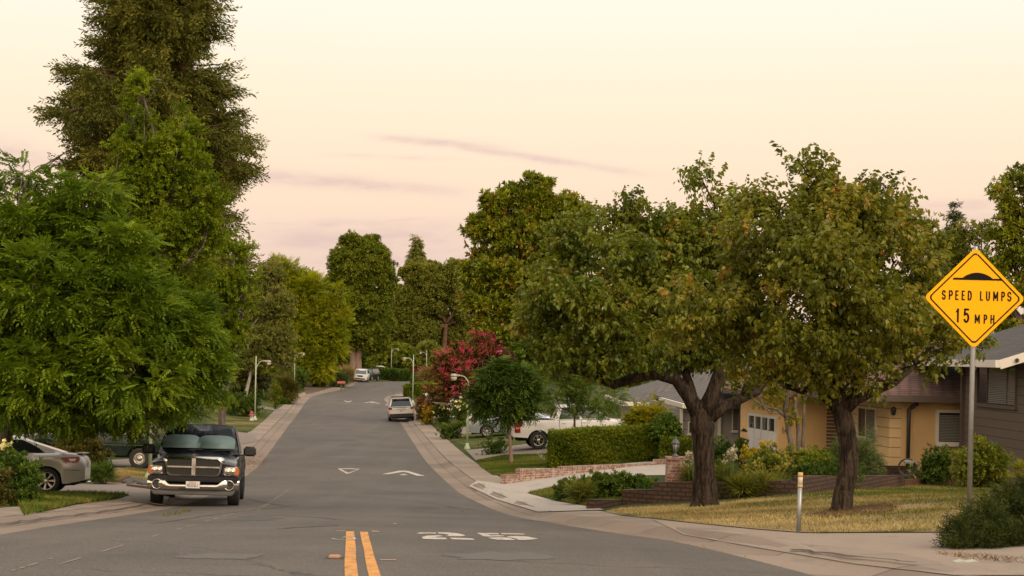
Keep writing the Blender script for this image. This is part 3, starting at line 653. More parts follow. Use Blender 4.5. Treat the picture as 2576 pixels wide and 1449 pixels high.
# leaf colours (dark .. light)
L_ash = leafmat('fresh_green_leaf', [(.031, .060, .007), (.066, .115, .011), (.110, .168, .016), (.175, .23, .024)], .38)
L_gum = leafmat('bright_green_leaf', [(.048, .080, .007), (.092, .135, .010), (.14, .19, .016), (.20, .24, .024)], .38)
L_con = leafmat('olive_conifer_leaf', [(.036, .045, .011), (.070, .078, .018), (.11, .114, .028), (.15, .14, .044)], .2)
L_cyp = leafmat('dark_conifer_leaf', [(.024, .032, .010), (.045, .053, .015), (.070, .077, .022), (.092, .092, .03)], .1)
L_grey = leafmat('grey_green_leaf', [(.075, .095, .028), (.125, .145, .045), (.175, .185, .068), (.23, .195, .08)], .32)
L_ginkgo = leafmat('yellow_green_leaf', [(.072, .105, .008), (.145, .185, .013), (.235, .26, .02), (.35, .33, .03)], .4)
L_far = leafmat('mid_green_leaf', [(.058, .085, .014), (.10, .135, .02), (.15, .18, .03), (.20, .21, .042)], .3)
L_oak = leafmat('soft_olive_leaf', [(.074, .090, .022), (.122, .143, .034), (.168, .183, .048), (.22, .205, .065)], .3)
L_mag = leafmat('magnolia_leaf', [(.050, .070, .007), (.10, .132, .012), (.165, .195, .018), (.20, .21, .026), (.22, .105, .026)], .18, .35, .4, [0, .3, .6, .80, .97])
L_pear = leafmat('pear_leaf', [(0.044, 0.064, 0.009), (0.078, 0.106, 0.014), (0.124, 0.152, 0.021), (0.172, 0.184, 0.030), (0.253, 0.115, 0.029)], .36, .42, .35, [0, .3, .62, .93, 1.0])
L_pear2 = leafmat('olive_pear_leaf', [(0.051, 0.066, 0.009), (0.092, 0.109, 0.015), (0.144, 0.155, 0.023), (0.196, 0.184, 0.032), (0.276, 0.115, 0.029)], .36, .42, .35, [0, .3, .62, .92, 1.0])
L_box = leafmat('box_leaf', [(.034, .054, .005), (.080, .112, .010), (.138, .172, .018), (.22, .22, .036)], .2)
L_round = leafmat('dense_dark_leaf', [(.018, .04, .010), (.035, .07, .015), (.06, .10, .022), (.12, .16, .03)], .2)
L_feather = leafmat('feathery_green_leaf', [(.03, .06, .012), (.06, .105, .02), (.10, .15, .03), (.15, .19, .04)], .3)
L_gold = leafmat('golden_leaf', [(.08, .09, .012), (.18, .17, .02), (.34, .26, .03), (.48, .33, .04)], .3)
L_var = leafmat('variegated_leaf', [(.04, .07, .015), (.09, .12, .025), (.30, .27, .09), (.46, .40, .17)], .25)
L_maple = leafmat('lime_maple_leaf', [(.06, .085, .012), (.13, .15, .018), (.21, .20, .022), (.33, .25, .03)], .4)
L_juni = leafmat('juniper_leaf', [(.010, .019, .006), (.019, .031, .009), (.031, .045, .012), (.06, .058, .017)], .1)
L_olive = leafmat('grey_olive_leaf', [(.03, .05, .024), (.055, .08, .038), (.09, .115, .06), (.14, .16, .09)], .15)
L_shr = leafmat('shrub_leaf', [(.02, .045, .010), (.04, .08, .016), (.07, .115, .022), (.12, .15, .035)], .25)
L_brush = leafmat('brown_green_leaf', [(.03, .032, .012), (.055, .055, .018), (.085, .08, .025), (.14, .10, .035)], .2)
L_red = leafmat('reddish_leaf', [(.05, .05, .014), (.085, .055, .02), (.12, .06, .03), (.16, .07, .045)], .25)
L_pink = leafmat('pink_blossom', [(.30, .022, .095), (.42, .045, .16), (.50, .085, .235), (.54, .14, .31)], .3)
L_blade = leafmat('strap_leaf', [(.035, .055, .012), (.07, .095, .018), (.12, .13, .03), (.20, .175, .05)], .3)
L_flower_w = leafmat('white_petal', [(.55, .50, .40), (.7, .66, .55), (.8, .76, .66)], .2)
L_flower_b = leafmat('pale_blue_petal', [(.28, .26, .36), (.40, .37, .46), (.52, .48, .56)], .2)
L_flower_y = leafmat('yellow_petal', [(.55, .26, .02), (.65, .36, .03), (.70, .45, .05)], .2)
L_grassd = leafmat('dry_grass_blade', [(.055, .072, .016), (.105, .10, .034), (.235, .182, .108), (.33, .262, .175)], .2)
L_grassg = leafmat('green_grass_blade', [(.035, .058, .010), (.062, .088, .016), (.10, .115, .03), (.18, .145, .06)], .25)
L_straw = leafmat('straw_plume', [(.13, .095, .05), (.21, .155, .08), (.30, .22, .125)], .2)

TP = [T_pinnate(5, .34, .13, .052, .55, s) for s in range(3)]
TD = [T_droop(9, .095, .06, .26, s) for s in range(4)]
TR = [T_rosette(8, .11, .05, 70, .12, s) for s in range(3)]
TM = [T_rosette(7, .17, .07, 62, .06, s, 0, .05) for s in range(3)]
TS = [T_strand(10, .95, .24, .085, s, 1.0) for s in range(4)]
TS2 = [T_strand(9, .7, .22, .08, s, .35) for s in range(3)]
TSM = [T_rosette(7, .05, .028, 70, .05, s) for s in range(3)]
TN = [T_needle(14, .24, .075, .014, s) for s in range(3)]
TF = [T_pinnate(6, .36, .10, .03, .25, s) for s in range(3)]
TB = [T_rosette(9, .55, .026, 34, .02, s, 0, .32) for s in range(3)]

T_drape = []
for s_ in range(4):
    r_ = np.random.default_rng(s_ + 50); o_ = []
    for k_ in range(16):
        z_ = .05 * k_; a_ = r_.uniform(0, 6.28); o_ += lq((math.cos(a_) * .02, math.sin(a_) * .02, z_), (math.cos(a_) * .55, math.sin(a_) * .55, .75), (r_.uniform(-1, 1), r_.uniform(-1, 1), .4), r_.uniform(.11, .19), r_.uniform(.045, .07) * (1.2 - .03 * k_), .05)
    T_drape.append(np.array(o_))
def drape_conifer(name, label, d, foot, trunks, prof, zrows, mat, n=300, seed=1, barkm=None, strand=1.0, per=46):
    """tall conifer: level limbs with hanging curtains. prof rows: (pixel y, left reach px, right reach px) about the axis column"""
    rng = np.random.default_rng(seed); root = empty(name, foot, 0, label, 'tree'); k = d / F; mb = MB()
    for tr, rad in trunks:
        pts = []; rr = []
        for i in range(len(tr) - 1):
            for j in range(4): pts.append(tr[i].lerp(tr[i + 1], j / 4) - foot); rr.append(rad[i] + (rad[i + 1] - rad[i]) * j / 4)
        mb.tube(pts + [tr[-1] - foot], rr + [rad[-1]], 10)
    ys = [p[0] for p in prof]; P = []; D = []; T = []
    for i in range(n):
        y = zrows[0] + (zrows[1] - zrows[0]) * rng.random(); ax = np.interp(y, [p[0] for p in prof], [p[3] for p in prof]); l = np.interp(y, ys, [p[1] for p in prof]); r_ = np.interp(y, ys, [p[2] for p in prof])
        phi = rng.random() * 6.283; c_, s_ = math.cos(phi), math.sin(phi); L = (r_ if c_ > 0 else l) * k * abs(c_) + (l + r_) / 2 * k * abs(s_) * .8; L *= rng.uniform(.55, 1.0) if rng.random() < .7 else rng.uniform(.85, 1.06)
        L /= max(abs(c_) + abs(s_) * .8, 1) ; o = at(ax, y, d); rise = rng.uniform(-.12, .22); pts = []
        for j in range(7):
            t = j / 6; pts.append(o + Vector((c_ * L * t, s_ * L * t, L * (rise * t - .35 * t * t + .22 * t ** 3)) ))
        if L > .8: mb.tube([p - foot for p in pts], [.07 * (1 - .8 * j / 6) + .01 for j in range(7)], 5)
        m = int(per * min(1.3, .35 + L / 4)); t = .2 + .85 * rng.random(m) ** .8; t = np.minimum(t, 1.0); A = np.array(pts); x = t * 6; i0 = np.minimum(x.astype(int), 5); fr = (x - i0)[:, None]; q_ = A[i0] * (1 - fr) + A[i0 + 1] * fr
        q_ = q_ + rng.normal(0, .16, (m, 3)) * [1, 1, .5]; tip = (t > .93)[:, None]
        q_[:, 2] -= rng.random(m) ** 1.5 * .7 * (1 - t * .6); dd = np.array([c_, s_, 0]) * np.where(tip, .9, .12) + rng.normal(0, .24, (m, 3)) + np.array([0, 0, -1.0]) * np.where(tip, .2, 1.0)
        P.append(q_); D.append(dd); T.append(np.full(m, rng.random() * .5) + rng.random(m) * .5)
    mb.build('trunk', barkm, root); P, D, T = np.concatenate(P), unit(np.concatenate(D)), np.concatenate(T)
    foliage('crown', mat, root, P, D, strand * rng.uniform(.55, 1.3, len(P)), T_drape, T, rng=rng, origin=foot); return root
# ------------------------------------------------------------------ trees, left side
tree('broadleaf_tree', 'big fresh green tree with feathery compound leaves hanging over the black pickup', 'tree', 31.5, -75,
     [(60, 590, 130, 130), (200, 565, 115, 115, .3), (300, 660, 105, 105, -.4), (120, 760, 160, 140, -1.0), (325, 800, 125, 120, -.6), (452, 850, 92, 100, 0), (455, 960, 98, 85, .2), (300, 950, 140, 105, -1.2), (100, 950, 170, 120, -1.3),
      (-70, 800, 150, 200, 0), (70, 440, 62, 55, .3, .5), (445, 1025, 72, 48, 0), (255, 485, 60, 52, .5), (-60, 520, 110, 110, 1.0), (490, 795, 50, 60, .6), (150, 470, 60, 45, .8, .6), (180, 680, 140, 120, 1.5), (380, 730, 70, 60, .3), (300, 900, 230, 170, 1.6), (60, 900, 160, 150, 1.6), (200, 1035, 200, 55, -.6), (520, 900, 46, 58, .4)],
     L_ash, TP, .22, B_grey, cr=.38, dens=4.7, nsp=12, scale=.80, seed=3, shell=.5, upw=.25, rnd=.5, fill=.25, flat=.6)
cf_ = gx(357, 68)
drape_conifer('conifer_tree', 'very tall drooping dark conifer towering over the left side, its top out of frame', 68, cf_,
    [([cf_ - Vector((0, 0, .2)), at(350, 700, 68), at(370, 300, 68), at(395, -250, 68)], [.5, .42, .34, .12]), ([at(345, 900, 68), at(285, 500, 68.5), at(270, 300, 69), at(300, 20, 69)], [.3, .26, .2, .08]), ([at(365, 640, 68), at(450, 300, 67.5), at(470, 0, 67.5)], [.3, .24, .1])],
    [(-330, 50, 50, 395), (-150, 105, 105, 395), (0, 138, 146, 398), (60, 118, 136, 398), (120, 140, 142, 400), (160, 200, 168, 395), (200, 200, 205, 395), (245, 250, 212, 390), (280, 255, 240, 385), (330, 225, 236, 388), (380, 215, 215, 390), (430, 170, 220, 395), (500, 130, 205, 400), (560, 100, 185, 405), (600, 90, 170, 410), (640, 90, 200, 415), (700, 90, 180, 430), (760, 90, 150, 440)],
    (-330, 780), L_con, n=560, seed=5, barkm=B_red, strand=1.25, per=76)
tree('broadleaf_tree', 'bright green two-peaked tree standing in front of the tall conifer', 'tree', 52, 380,
     [(352, 225, 34, 46), (345, 300, 55, 60), (462, 305, 42, 45), (335, 390, 70, 75), (450, 390, 78, 75), (400, 470, 110, 85), (500, 500, 72, 75), (330, 500, 62, 85), (430, 590, 120, 80), (400, 690, 120, 90, .5), (520, 590, 52, 60), (350, 200, 18, 24)],
     L_gum, TR, .28, B_grey, cr=.42, dens=3.2, nsp=9, scale=1.25, seed=8, grp='bright green trees by the tall conifer', upw=.45)
tree('broadleaf_tree', 'smaller bright green tree just right of the tall conifer, above the far left lawn', 'tree', 60, 560,
     [(590, 640, 48, 50), (560, 720, 75, 70), (610, 740, 42, 70), (540, 830, 80, 80), (575, 850, 44, 64), (500, 720, 60, 70, 1), (552, 940, 44, 44, -3), (538, 1005, 46, 34, -3)],
     L_gum, TR, .2, B_grey, cr=.4, dens=3.0, nsp=8, scale=1.3, seed=9, grp='bright green trees by the tall conifer')
tree('cypress_tree', 'dark ragged columnar conifer between the green trees and the far left lawn', 'tree', 107, 575,
     [(672, 690, 12, 40), (655, 740, 24, 45), (640, 810, 34, 60), (630, 890, 42, 60), (625, 960, 46, 50), (600, 900, 30, 80), (690, 665, 8, 20)],
     L_cyp, TS2, .2, B_dark, cr=.4, dens=3.2, nsp=8, scale=1.15, seed=11, upw=.1, shell=.6)
tree('birch_tree', 'grey-green birch with small leaves and a pale trunk on the far left lawn', 'tree', 105, 606,
     [(690, 690, 40, 45), (700, 770, 48, 55), (690, 850, 55, 60), (720, 900, 34, 40), (650, 905, 44, 40), (735, 920, 18, 18), (660, 760, 40, 60, 1), (655, 850, 40, 60, 1)],
     L_grey, TSM, .16, B_pale, cr=.5, dens=3.2, nsp=9, scale=3.0, seed=12, upw=.0)
tree('broadleaf_tree', 'yellow-green tree with upswept branches beside the left kerb far down the street', 'tree', 168, 740,
     [(720, 690, 34, 32), (775, 735, 46, 42), (745, 780, 40, 50), (800, 800, 48, 42), (835, 775, 28, 26, 0, 1.3), (770, 860, 60, 46), (830, 850, 36, 36), (850, 730, 10, 12), (862, 790, 16, 10), (745, 910, 50, 36), (800, 905, 42, 32), (765, 940, 50, 22), (812, 930, 36, 22), (848, 825, 28, 30), (845, 880, 22, 26), (700, 665, 16, 14), (865, 745, 9, 10)],
     L_ginkgo, TF, .2, B_grey, cr=.7, dens=1.7, nsp=10, scale=2.4, seed=14, outw=.9, upw=.5)
tree('street_tree', 'dark green round-topped tree behind the yellow-green tree, left of the tall twin-trunk tree', 'tree', 195, 722,
     [(735, 710, 42, 36), (770, 705, 16, 24), (778, 690, 10, 14), (740, 760, 60, 50), (800, 780, 40, 60), (700, 840, 60, 70)], L_far, TR, .25, B_grey, cr=.8, dens=1.3, nsp=8, scale=3.2, seed=15)
tree('cedar_tree', 'thin bluish cedar with level branches between the yellow-green tree and the tall twin-trunk tree', 'tree', 240, 815,
     [(812, 715, 24, 6), (805, 735, 26, 6), (815, 755, 28, 8), (812, 780, 30, 12), (812, 820, 34, 26)], L_cyp, TS2, .3, B_dark, cr=.9, dens=1.0, nsp=7, scale=2.6, seed=16)
tree('broadleaf_tree', 'tall broad green tree on a twin pinkish trunk behind the parked white car', 'tree', 212, 894,
     [(885, 615, 32, 28), (930, 625, 34, 32), (860, 660, 38, 42), (955, 665, 34, 38), (905, 680, 58, 60), (850, 730, 34, 50), (970, 720, 26, 46), (905, 770, 66, 60), (860, 820, 40, 56), (950, 810, 44, 60), (905, 846, 62, 38), (945, 866, 36, 24)],
     L_far, TR, .6, B_pink, cr=.9, dens=1.5, nsp=15, scale=2.7, seed=17, upw=.8,
     trunk=[[gx(888, 212) - Vector((0, 0, .3)), at(889, 900, 212), at(880, 780, 212)], [gx(900, 212) - Vector((0, 0, .3)), at(901, 900, 212), at(925, 780, 212)]])
tree('redwood_tree', 'pointed brownish redwood spire rising far behind the oak', 'tree', 300, 1048,
     [(1048, 604, 7, 10), (1048, 622, 12, 12), (1047, 642, 18, 14), (1048, 664, 22, 16), (1046, 690, 26, 20), (1046, 740, 34, 40)], L_grey, TS2, .5, B_red, cr=.9, dens=2.2, nsp=12, scale=1.7, seed=18)
ok_t = [gx(1108, 250) - Vector((0, 0, .3)), at(1118, 860, 250), at(1122, 815, 250)]
tree('oak_tree', 'wide soft olive oak with bare crooked limbs behind the crape myrtle', 'tree', 250, 1108,
     [(1050, 690, 46, 34), (1090, 720, 50, 40), (1020, 745, 38, 28), (1060, 770, 48, 28), (985, 790, 34, 22), (960, 835, 36, 28), (1010, 830, 50, 40), (1070, 840, 40, 40), (1140, 690, 28, 40), (1155, 750, 26, 40), (1040, 868, 50, 26), (1110, 780, 18, 22), (1150, 690, 22, 26, 6), (1140, 870, 40, 30, 8), (1090, 800, 46, 30, 3), (1120, 850, 40, 30, 4), (1160, 820, 34, 56, 6), (1020, 790, 50, 30), (1130, 740, 36, 36, 2), (975, 870, 44, 30), (1075, 690, 50, 34, 2)],
     L_oak, TSM, .5, B_red, cr=1.0, dens=1.6, nsp=13, scale=6.6, seed=19, fill=.1, trunk=[ok_t],
     limbs=[[(at(1122, 815, 250), .34), (at(1105, 775, 250), .28), (at(1080, 758, 250), .22), (at(1050, 765, 249), .12)], [(at(1122, 815, 250), .3), (at(1140, 790, 250), .24), (at(1152, 740, 250), .14)]])
for i, (x, d, bl, m, lb) in enumerate((
        (1000, 240, [(1000, 900, 60, 34), (1040, 915, 50, 24), (960, 915, 40, 24)], L_far, 'low green tree behind the stop sign at the end of the street'),
        (1090, 230, [(1090, 905, 30, 30), (1120, 920, 30, 30), (1075, 880, 20, 24)], L_oak, 'small olive tree right of the stop sign at the end of the street'),
        (860, 260, [(850, 900, 40, 34), (830, 870, 30, 50)], L_oak, 'dull green tree low behind the tall twin-trunk tree trunk'),
        (1180, 260, [(1170, 860, 40, 60), (1200, 830, 40, 60)], L_far, 'shadowy green tree behind the oak and the crape myrtle'))):
    tree('street_tree', lb, 'tree', d, x, bl, m, TR, .3, B_dark, cr=1.0, dens=1.2, nsp=8, scale=4.2, seed=30 + i)
tag(sheet('ground_far_end', [(840, 960), (900, 950), (1100, 944), (1100, 952), (930, 962)], M_base, .02, 4), kind='structure')
# ------------------------------------------------------------------ trees, right side
tree('magnolia_tree', 'tall magnolia with glossy leaves and rusty undersides behind the pink crape myrtle', 'tree', 98, 1310,
     [(1340, 500, 62, 58), (1270, 520, 60, 52), (1420, 540, 60, 60), (1230, 585, 58, 62), (1310, 600, 80, 75), (1395, 630, 80, 80), (1215, 680, 52, 60), (1290, 700, 70, 70), (1225, 770, 55, 60), (1320, 790, 80, 70), (1450, 600, 40, 60), (1180, 700, 26, 40), (1400, 740, 80, 80), (1250, 840, 70, 50)],
     L_mag, TM, .4, B_grey, cr=.6, dens=1.9, nsp=9, scale=1.9, seed=21, fill=.12, upw=.5, core=.7)
cm_f = gx(1180, 96)
def crape(seed):
    root = tree('crape_myrtle', 'crape myrtle covered in bright pink blossom behind the street lamp', 'tree', 96, 1180,
         [(1210, 890, 48, 36), (1150, 910, 46, 36), (1250, 930, 46, 38), (1180, 950, 60, 40), (1115, 930, 26, 32), (1280, 900, 26, 22), (1150, 990, 50, 26), (1110, 990, 46, 20), (1230, 990, 44, 30), (1080, 1010, 28, 14), (1200, 1035, 40, 16), (1290, 930, 30, 26), (1225, 860, 34, 24), (1130, 955, 34, 26)],
         L_red, TR, .14, B_pale, cr=.45, dens=2.2, nsp=7, scale=1.9, seed=seed)
    rng = np.random.default_rng(4); bl = pblobs([(1210, 880, 52, 42), (1150, 905, 50, 40), (1255, 925, 46, 40), (1180, 945, 66, 44, -.6), (1285, 900, 26, 22), (1150, 985, 46, 20), (1110, 985, 44, 16), (1235, 985, 40, 30, -.8)], 96)
    bl = [(b[0], b[1], k) for b, k in zip(bl, (1.3, 1.2, 1.2, 1.0, 1.0, .35, .25, .6))]
    P, D, T = clumps(bl, .26, 2.8, 17, rng, shell=.12, upw=.8, fill=0)
    foliage('blossom', L_pink, root, P, D, 1.1 * rng.uniform(.7, 1.2, len(P)), TSM, T, rng=rng, origin=root.location)
crape(22)
tree('round_tree', 'small dense round-headed tree on a thin brown trunk in front of the white pickup', 'tree', 57, 1284,
     [(1270, 960, 80, 48), (1230, 1000, 46, 46), (1320, 1000, 48, 48), (1270, 1015, 80, 40), (1260, 930, 44, 26), (1220, 1040, 36, 26), (1326, 1035, 34, 22), (1272, 1052, 56, 18)],
     L_round, TP, .07, B_pink, cr=.26, dens=7, nsp=9, scale=.8, seed=23, trunk=[[gx(1287, 57) - Vector((0, 0, .1)), at(1283, 1105, 57), at(1280, 1040, 57)]], auto=.8)
tree('feathery_tree', 'loose feathery bright green small tree beside the roof of the white pickup', 'tree', 60, 1440,
     [(1400, 960, 50, 42), (1470, 980, 56, 46), (1420, 1005, 50, 34), (1510, 1025, 36, 28), (1540, 1000, 34, 36, 1), (1360, 940, 32, 34, 2), (1460, 930, 46, 36, 2), (1450, 1040, 50, 12)],
     L_feather, TF, .06, B_grey, cr=.3, dens=4, nsp=8, scale=1.05, seed=24, fill=.1)
tree('garden_tree', 'bright green tree behind the grey house roof, under the shade tree branches', 'tree', 95, 1480,
     [(1440, 930, 80, 50), (1530, 920, 60, 50), (1590, 950, 40, 30), (1380, 920, 60, 50), (1500, 870, 80, 50), (1340, 885, 70, 50), (1440, 860, 80, 60), (1590, 890, 60, 50)], L_feather, TR, .15, B_grey, cr=.5, dens=2.2, nsp=8, scale=1.9, seed=25)
tree('evergreen_tree', 'glossy dark evergreen at the right edge of the frame, tallest behind the sign', 'tree', 58, 2600,
     [(2580, 450, 40, 40), (2530, 490, 46, 50), (2590, 540, 60, 60), (2530, 590, 52, 50), (2580, 650, 70, 60), (2510, 660, 36, 50), (2570, 740, 70, 60), (2540, 810, 50, 40), (2500, 750, 34, 50), (2660, 560, 80, 120), (2480, 700, 30, 60, 2), (2450, 780, 40, 60, 2)],
     L_mag, TM, .25, B_grey, cr=.42, dens=3.0, nsp=9, scale=1.15, seed=26)
tree('spire_cypress', 'narrow blue-green cypress spire far behind the speed lump sign', 'tree', 120, 2402,
     [(2404, 520, 7, 14), (2403, 545, 14, 16), (2402, 575, 20, 22), (2402, 620, 24, 34), (2402, 690, 26, 60)], L_olive, TS2, .2, B_dark, cr=.4, dens=5, nsp=10, scale=.75, seed=27, upw=.7)
tree('garden_tree', 'reddish green small tree behind the yellow house, between shade tree and sign', 'tree', 62, 2340,
     [(2320, 580, 46, 32), (2290, 620, 50, 50), (2370, 620, 60, 44), (2440, 600, 46, 34), (2340, 700, 70, 60), (2440, 680, 60, 60), (2400, 770, 80, 60), (2240, 860, 90, 70), (2130, 840, 90, 80), (2040, 880, 90, 70), (2300, 560, 20, 20), (2470, 580, 24, 16), (2300, 800, 80, 60), (2470, 800, 40, 50)],
     L_oak, TR, .16, B_grey, cr=.45, dens=2.6, nsp=8, scale=1.5, seed=28)
tree('tall_tree', 'pale olive tree far behind the two shade trees on the right, seen between their crowns', 'tree', 110, 1680,
     [(1660, 640, 70, 60), (1740, 620, 60, 60), (1600, 700, 60, 60), (1700, 730, 90, 70), (1620, 800, 90, 70), (1780, 820, 90, 90), (1640, 900, 100, 70), (1780, 920, 110, 70), (1900, 880, 110, 90), (1560, 930, 80, 50)], L_pear2, TR, .25, B_grey, cr=.6, dens=1.6, nsp=8, scale=2.2, seed=29)

def limb(px, d, r): return [(at(x, y, d + (e if e else 0)), k) for (x, y, e), k in zip(px, r)]
dA, dB = 29.0, 22.6
fA = gx(1773, dA); fB = gx(2118, dB)
tree('shade_tree', 'dark shade tree with a thick furrowed trunk in front of the brick retaining wall', 'tree', dA, fA,
     [(1420, 640, 80, 66, 1), (1510, 580, 90, 60, .5), (1570, 640, 90, 70, -.5), (1400, 760, 90, 80, 0), (1500, 760, 110, 80, -1), (1360, 850, 60, 56, .3), (1460, 880, 90, 60, -.5), (1620, 760, 90, 90, .8), (1600, 860, 110, 70, -.8), (1700, 620, 90, 80, .3), (1760, 562, 80, 52, .8), (1700, 760, 90, 90, 0), (1720, 880, 100, 60, .6), (1820, 840, 90, 80, 0),
      (1560, 540, 46, 26, .5), (1690, 562, 50, 30, .5), (1440, 575, 44, 30, 1), (1765, 450, 26, 40, .6, .6), (1345, 770, 48, 44, .6), (1580, 510, 14, 34, .3, .8), (1540, 925, 70, 26, -.3), (1400, 920, 50, 30, .2), (1800, 700, 80, 90, 1), (1860, 880, 60, 46, .2), (1850, 560, 60, 60, 1), (1858, 515, 46, 36, .6), (1830, 600, 70, 70, .2), (1870, 650, 60, 70, 1.2), (1650, 590, 60, 50, .6)],
     L_pear, TD, .22, B_dark, cr=.34, dens=4.6, nsp=10, scale=1.0, seed=41, grp='shade trees on the right', fill=.18, upw=.1, auto=.35, core=.62,
     trunk=[[(fA - Vector((0, 0, .15)), .38), (fA + Vector((0, 0, .12)), .27), (at(1772, 1180, dA), .215), (at(1770, 1120, dA), .215), (at(1766, 1066, dA), .25), (at(1764, 1036, dA), .21), (at(1764, 1005, dA), .07)]],
     limbs=[limb([(1762, 1050, 0), (1735, 1000, 0), (1700, 955, -.1), (1650, 942, -.2), (1590, 952, -.4), (1545, 968, -.5), (1490, 945, -.5), (1430, 930, -.4), (1425, 905, -.4)], dA, [.19, .155, .125, .105, .10, .095, .07, .05, .03]),
            limb([(1752, 1040, 0), (1738, 980, .1), (1722, 930, .2), (1718, 850, .3), (1700, 760, .4)], dA, [.12, .10, .085, .07, .05]),
            limb([(1768, 1050, 0), (1795, 990, 0), (1815, 930, 0), (1845, 880, .1), (1870, 800, .2), (1860, 700, .3)], dA, [.20, .17, .145, .12, .09, .06]),
            limb([(1775, 1055, 0), (1820, 1025, .1), (1870, 1000, .2), (1905, 985, .2), (1925, 955, .3), (1945, 925, .3), (1950, 900, .4)], dA, [.18, .12, .10, .09, .08, .065, .05]),
            limb([(1870, 1002, .2), (1880, 970, .1), (1910, 930, 0), (1930, 880, 0)], dA, [.09, .08, .06, .04])])
tree('shade_tree', 'broad olive shade tree with a leaning trunk on the dry lawn left of the sign', 'tree', dB, fB,
     [(2000, 548, 100, 70, .2), (2080, 515, 90, 62, .4), (2150, 570, 110, 90, -.3), (1960, 640, 120, 100, -.2), (2100, 680, 130, 110, -1.0), (2240, 560, 60, 60, .3), (2260, 680, 100, 100, 0), (2330, 790, 90, 76, .2), (2200, 800, 130, 100, -.9), (2050, 820, 130, 100, -.8), (1900, 780, 100, 90, 0), (1780, 800, 110, 90, -.3), (1740, 740, 80, 46, .3),
      (2300, 880, 100, 50, 0), (2180, 910, 110, 46, -.6), (2010, 910, 100, 46, -.2), (1880, 900, 80, 50, -.2), (2060, 452, 40, 28, .4, .7), (2012, 405, 20, 18, .4, .6), (2160, 488, 36, 24, .4, .6), (2240, 500, 24, 40, .3, .8), (2410, 870, 60, 34, .3, .7), (1930, 560, 60, 50, .3), (2100, 580, 120, 100, 1), (2440, 800, 40, 40, .6, .6), (2210, 960, 40, 30, -.3), (2070, 960, 30, 26, -.1, .7), (1700, 830, 60, 70, .2), (1905, 505, 46, 40, .3), (1880, 680, 70, 70, .2), (2340, 690, 60, 60, .3), (2420, 780, 50, 50, .4), (2360, 880, 60, 50, .1)],
     L_pear2, TD, .16, B_dark, cr=.30, dens=5.0, nsp=10, scale=.88, seed=42, grp='shade trees on the right', fill=.18, upw=.1, auto=.35, core=.62,
     trunk=[[(fB - Vector((0, 0, .15)), .25), (fB + Vector((0, 0, .08)), .185), (at(2122, 1240, dB), .16), (at(2136, 1180, dB), .15), (at(2134, 1110, dB), .15), (at(2122, 1055, dB), .155), (at(2114, 1025, dB), .13), (at(2110, 1000, dB), .05)]],
     limbs=[limb([(2118, 1030, 0), (2110, 980, 0), (2105, 930, .1), (2095, 860, .2), (2080, 760, .3)], dB, [.13, .10, .09, .075, .05]),
            limb([(2110, 1030, 0), (2075, 990, .1), (2050, 940, .2), (2020, 880, .3), (1960, 800, .3)], dB, [.12, .10, .085, .07, .05]),
            limb([(2120, 1035, 0), (2155, 1005, -.1), (2200, 985, -.2), (2250, 965, -.2), (2300, 920, -.2)], dB, [.11, .085, .065, .05, .035]),
            limb([(2125, 1030, 0), (2160, 960, .2), (2190, 890, .3), (2220, 780, .4)], dB, [.10, .08, .06, .04]),
            limb([(2060, 960, .2), (2020, 985, .2), (1975, 970, .1), (1950, 945, 0)], dB, [.06, .055, .045, .03])])
mp = gx(2005, 40)
tree('maple_tree', 'lime yellow maple with several slim grey stems in front of the yellow garage', 'tree', 40, 2005,
     [(1850, 955, 40, 26), (1910, 935, 50, 28), (1990, 945, 60, 34), (2050, 930, 40, 30), (1900, 975, 40, 20), (1960, 985, 50, 22), (1990, 905, 60, 24), (2060, 960, 26, 22), (1930, 1015, 40, 12), (1990, 1050, 12, 18, 0, .6)],
     L_maple, TR, .07, B_grey, cr=.25, dens=6, nsp=8, scale=.75, seed=43, fill=.1, auto=.7,
     trunk=[[(gx(2005, 40) - Vector((0, 0, .1)), .09), (at(1985, 1090, 40), .075), (at(1975, 1030, 40), .07), (at(1985, 960, 40), .05)], [(gx(2010, 40) - Vector((0, 0, .1)), .07), (at(2008, 1080, 40), .055), (at(2000, 1020, 40), .05), (at(2020, 960, 40), .035)], [(gx(2014, 40) - Vector((0, 0, .1)), .06), (at(2022, 1070, 40), .05), (at(2022, 1010, 40), .045), (at(2050, 950, 40), .03)], [(at(1978, 1050, 40), .045), (at(1955, 1030, 39.8), .035), (at(1920, 1022, 39.6), .025)]])
# far-off gardens beyond the trees on both sides, one mass each
def far_wood(name, spans, seed):
    r = np.random.default_rng(seed); bl = []
    for (x0, x1, y0, y1, n) in spans:
        for _ in range(n):
            X, Y = r.uniform(x0, x1), r.uniform(y0, y1); h = r.uniform(3.2, 5.6); bl.append((Vector((X, Y, G1(X, Y) + h * .5)), (r.uniform(2.5, 4.5), r.uniform(2.5, 4), h * .55)))
    P, D, T = clumps(bl, 1.0, .8, 14, r, core=.4); tag(foliage(name, L_far, None, P, D, 4.0 * r.uniform(.7, 1.2, len(P)), TR, T, rng=r), kind='stuff')
far_wood('distant_wood', [(-62, -44, 45, 130, 34), (-75, -52, 130, 260, 30), (-40, -30, 150, 250, 14)], 91)
far_wood('distant_wood', [(30, 48, 45, 120, 30), (22, 60, 120, 200, 26)], 92)
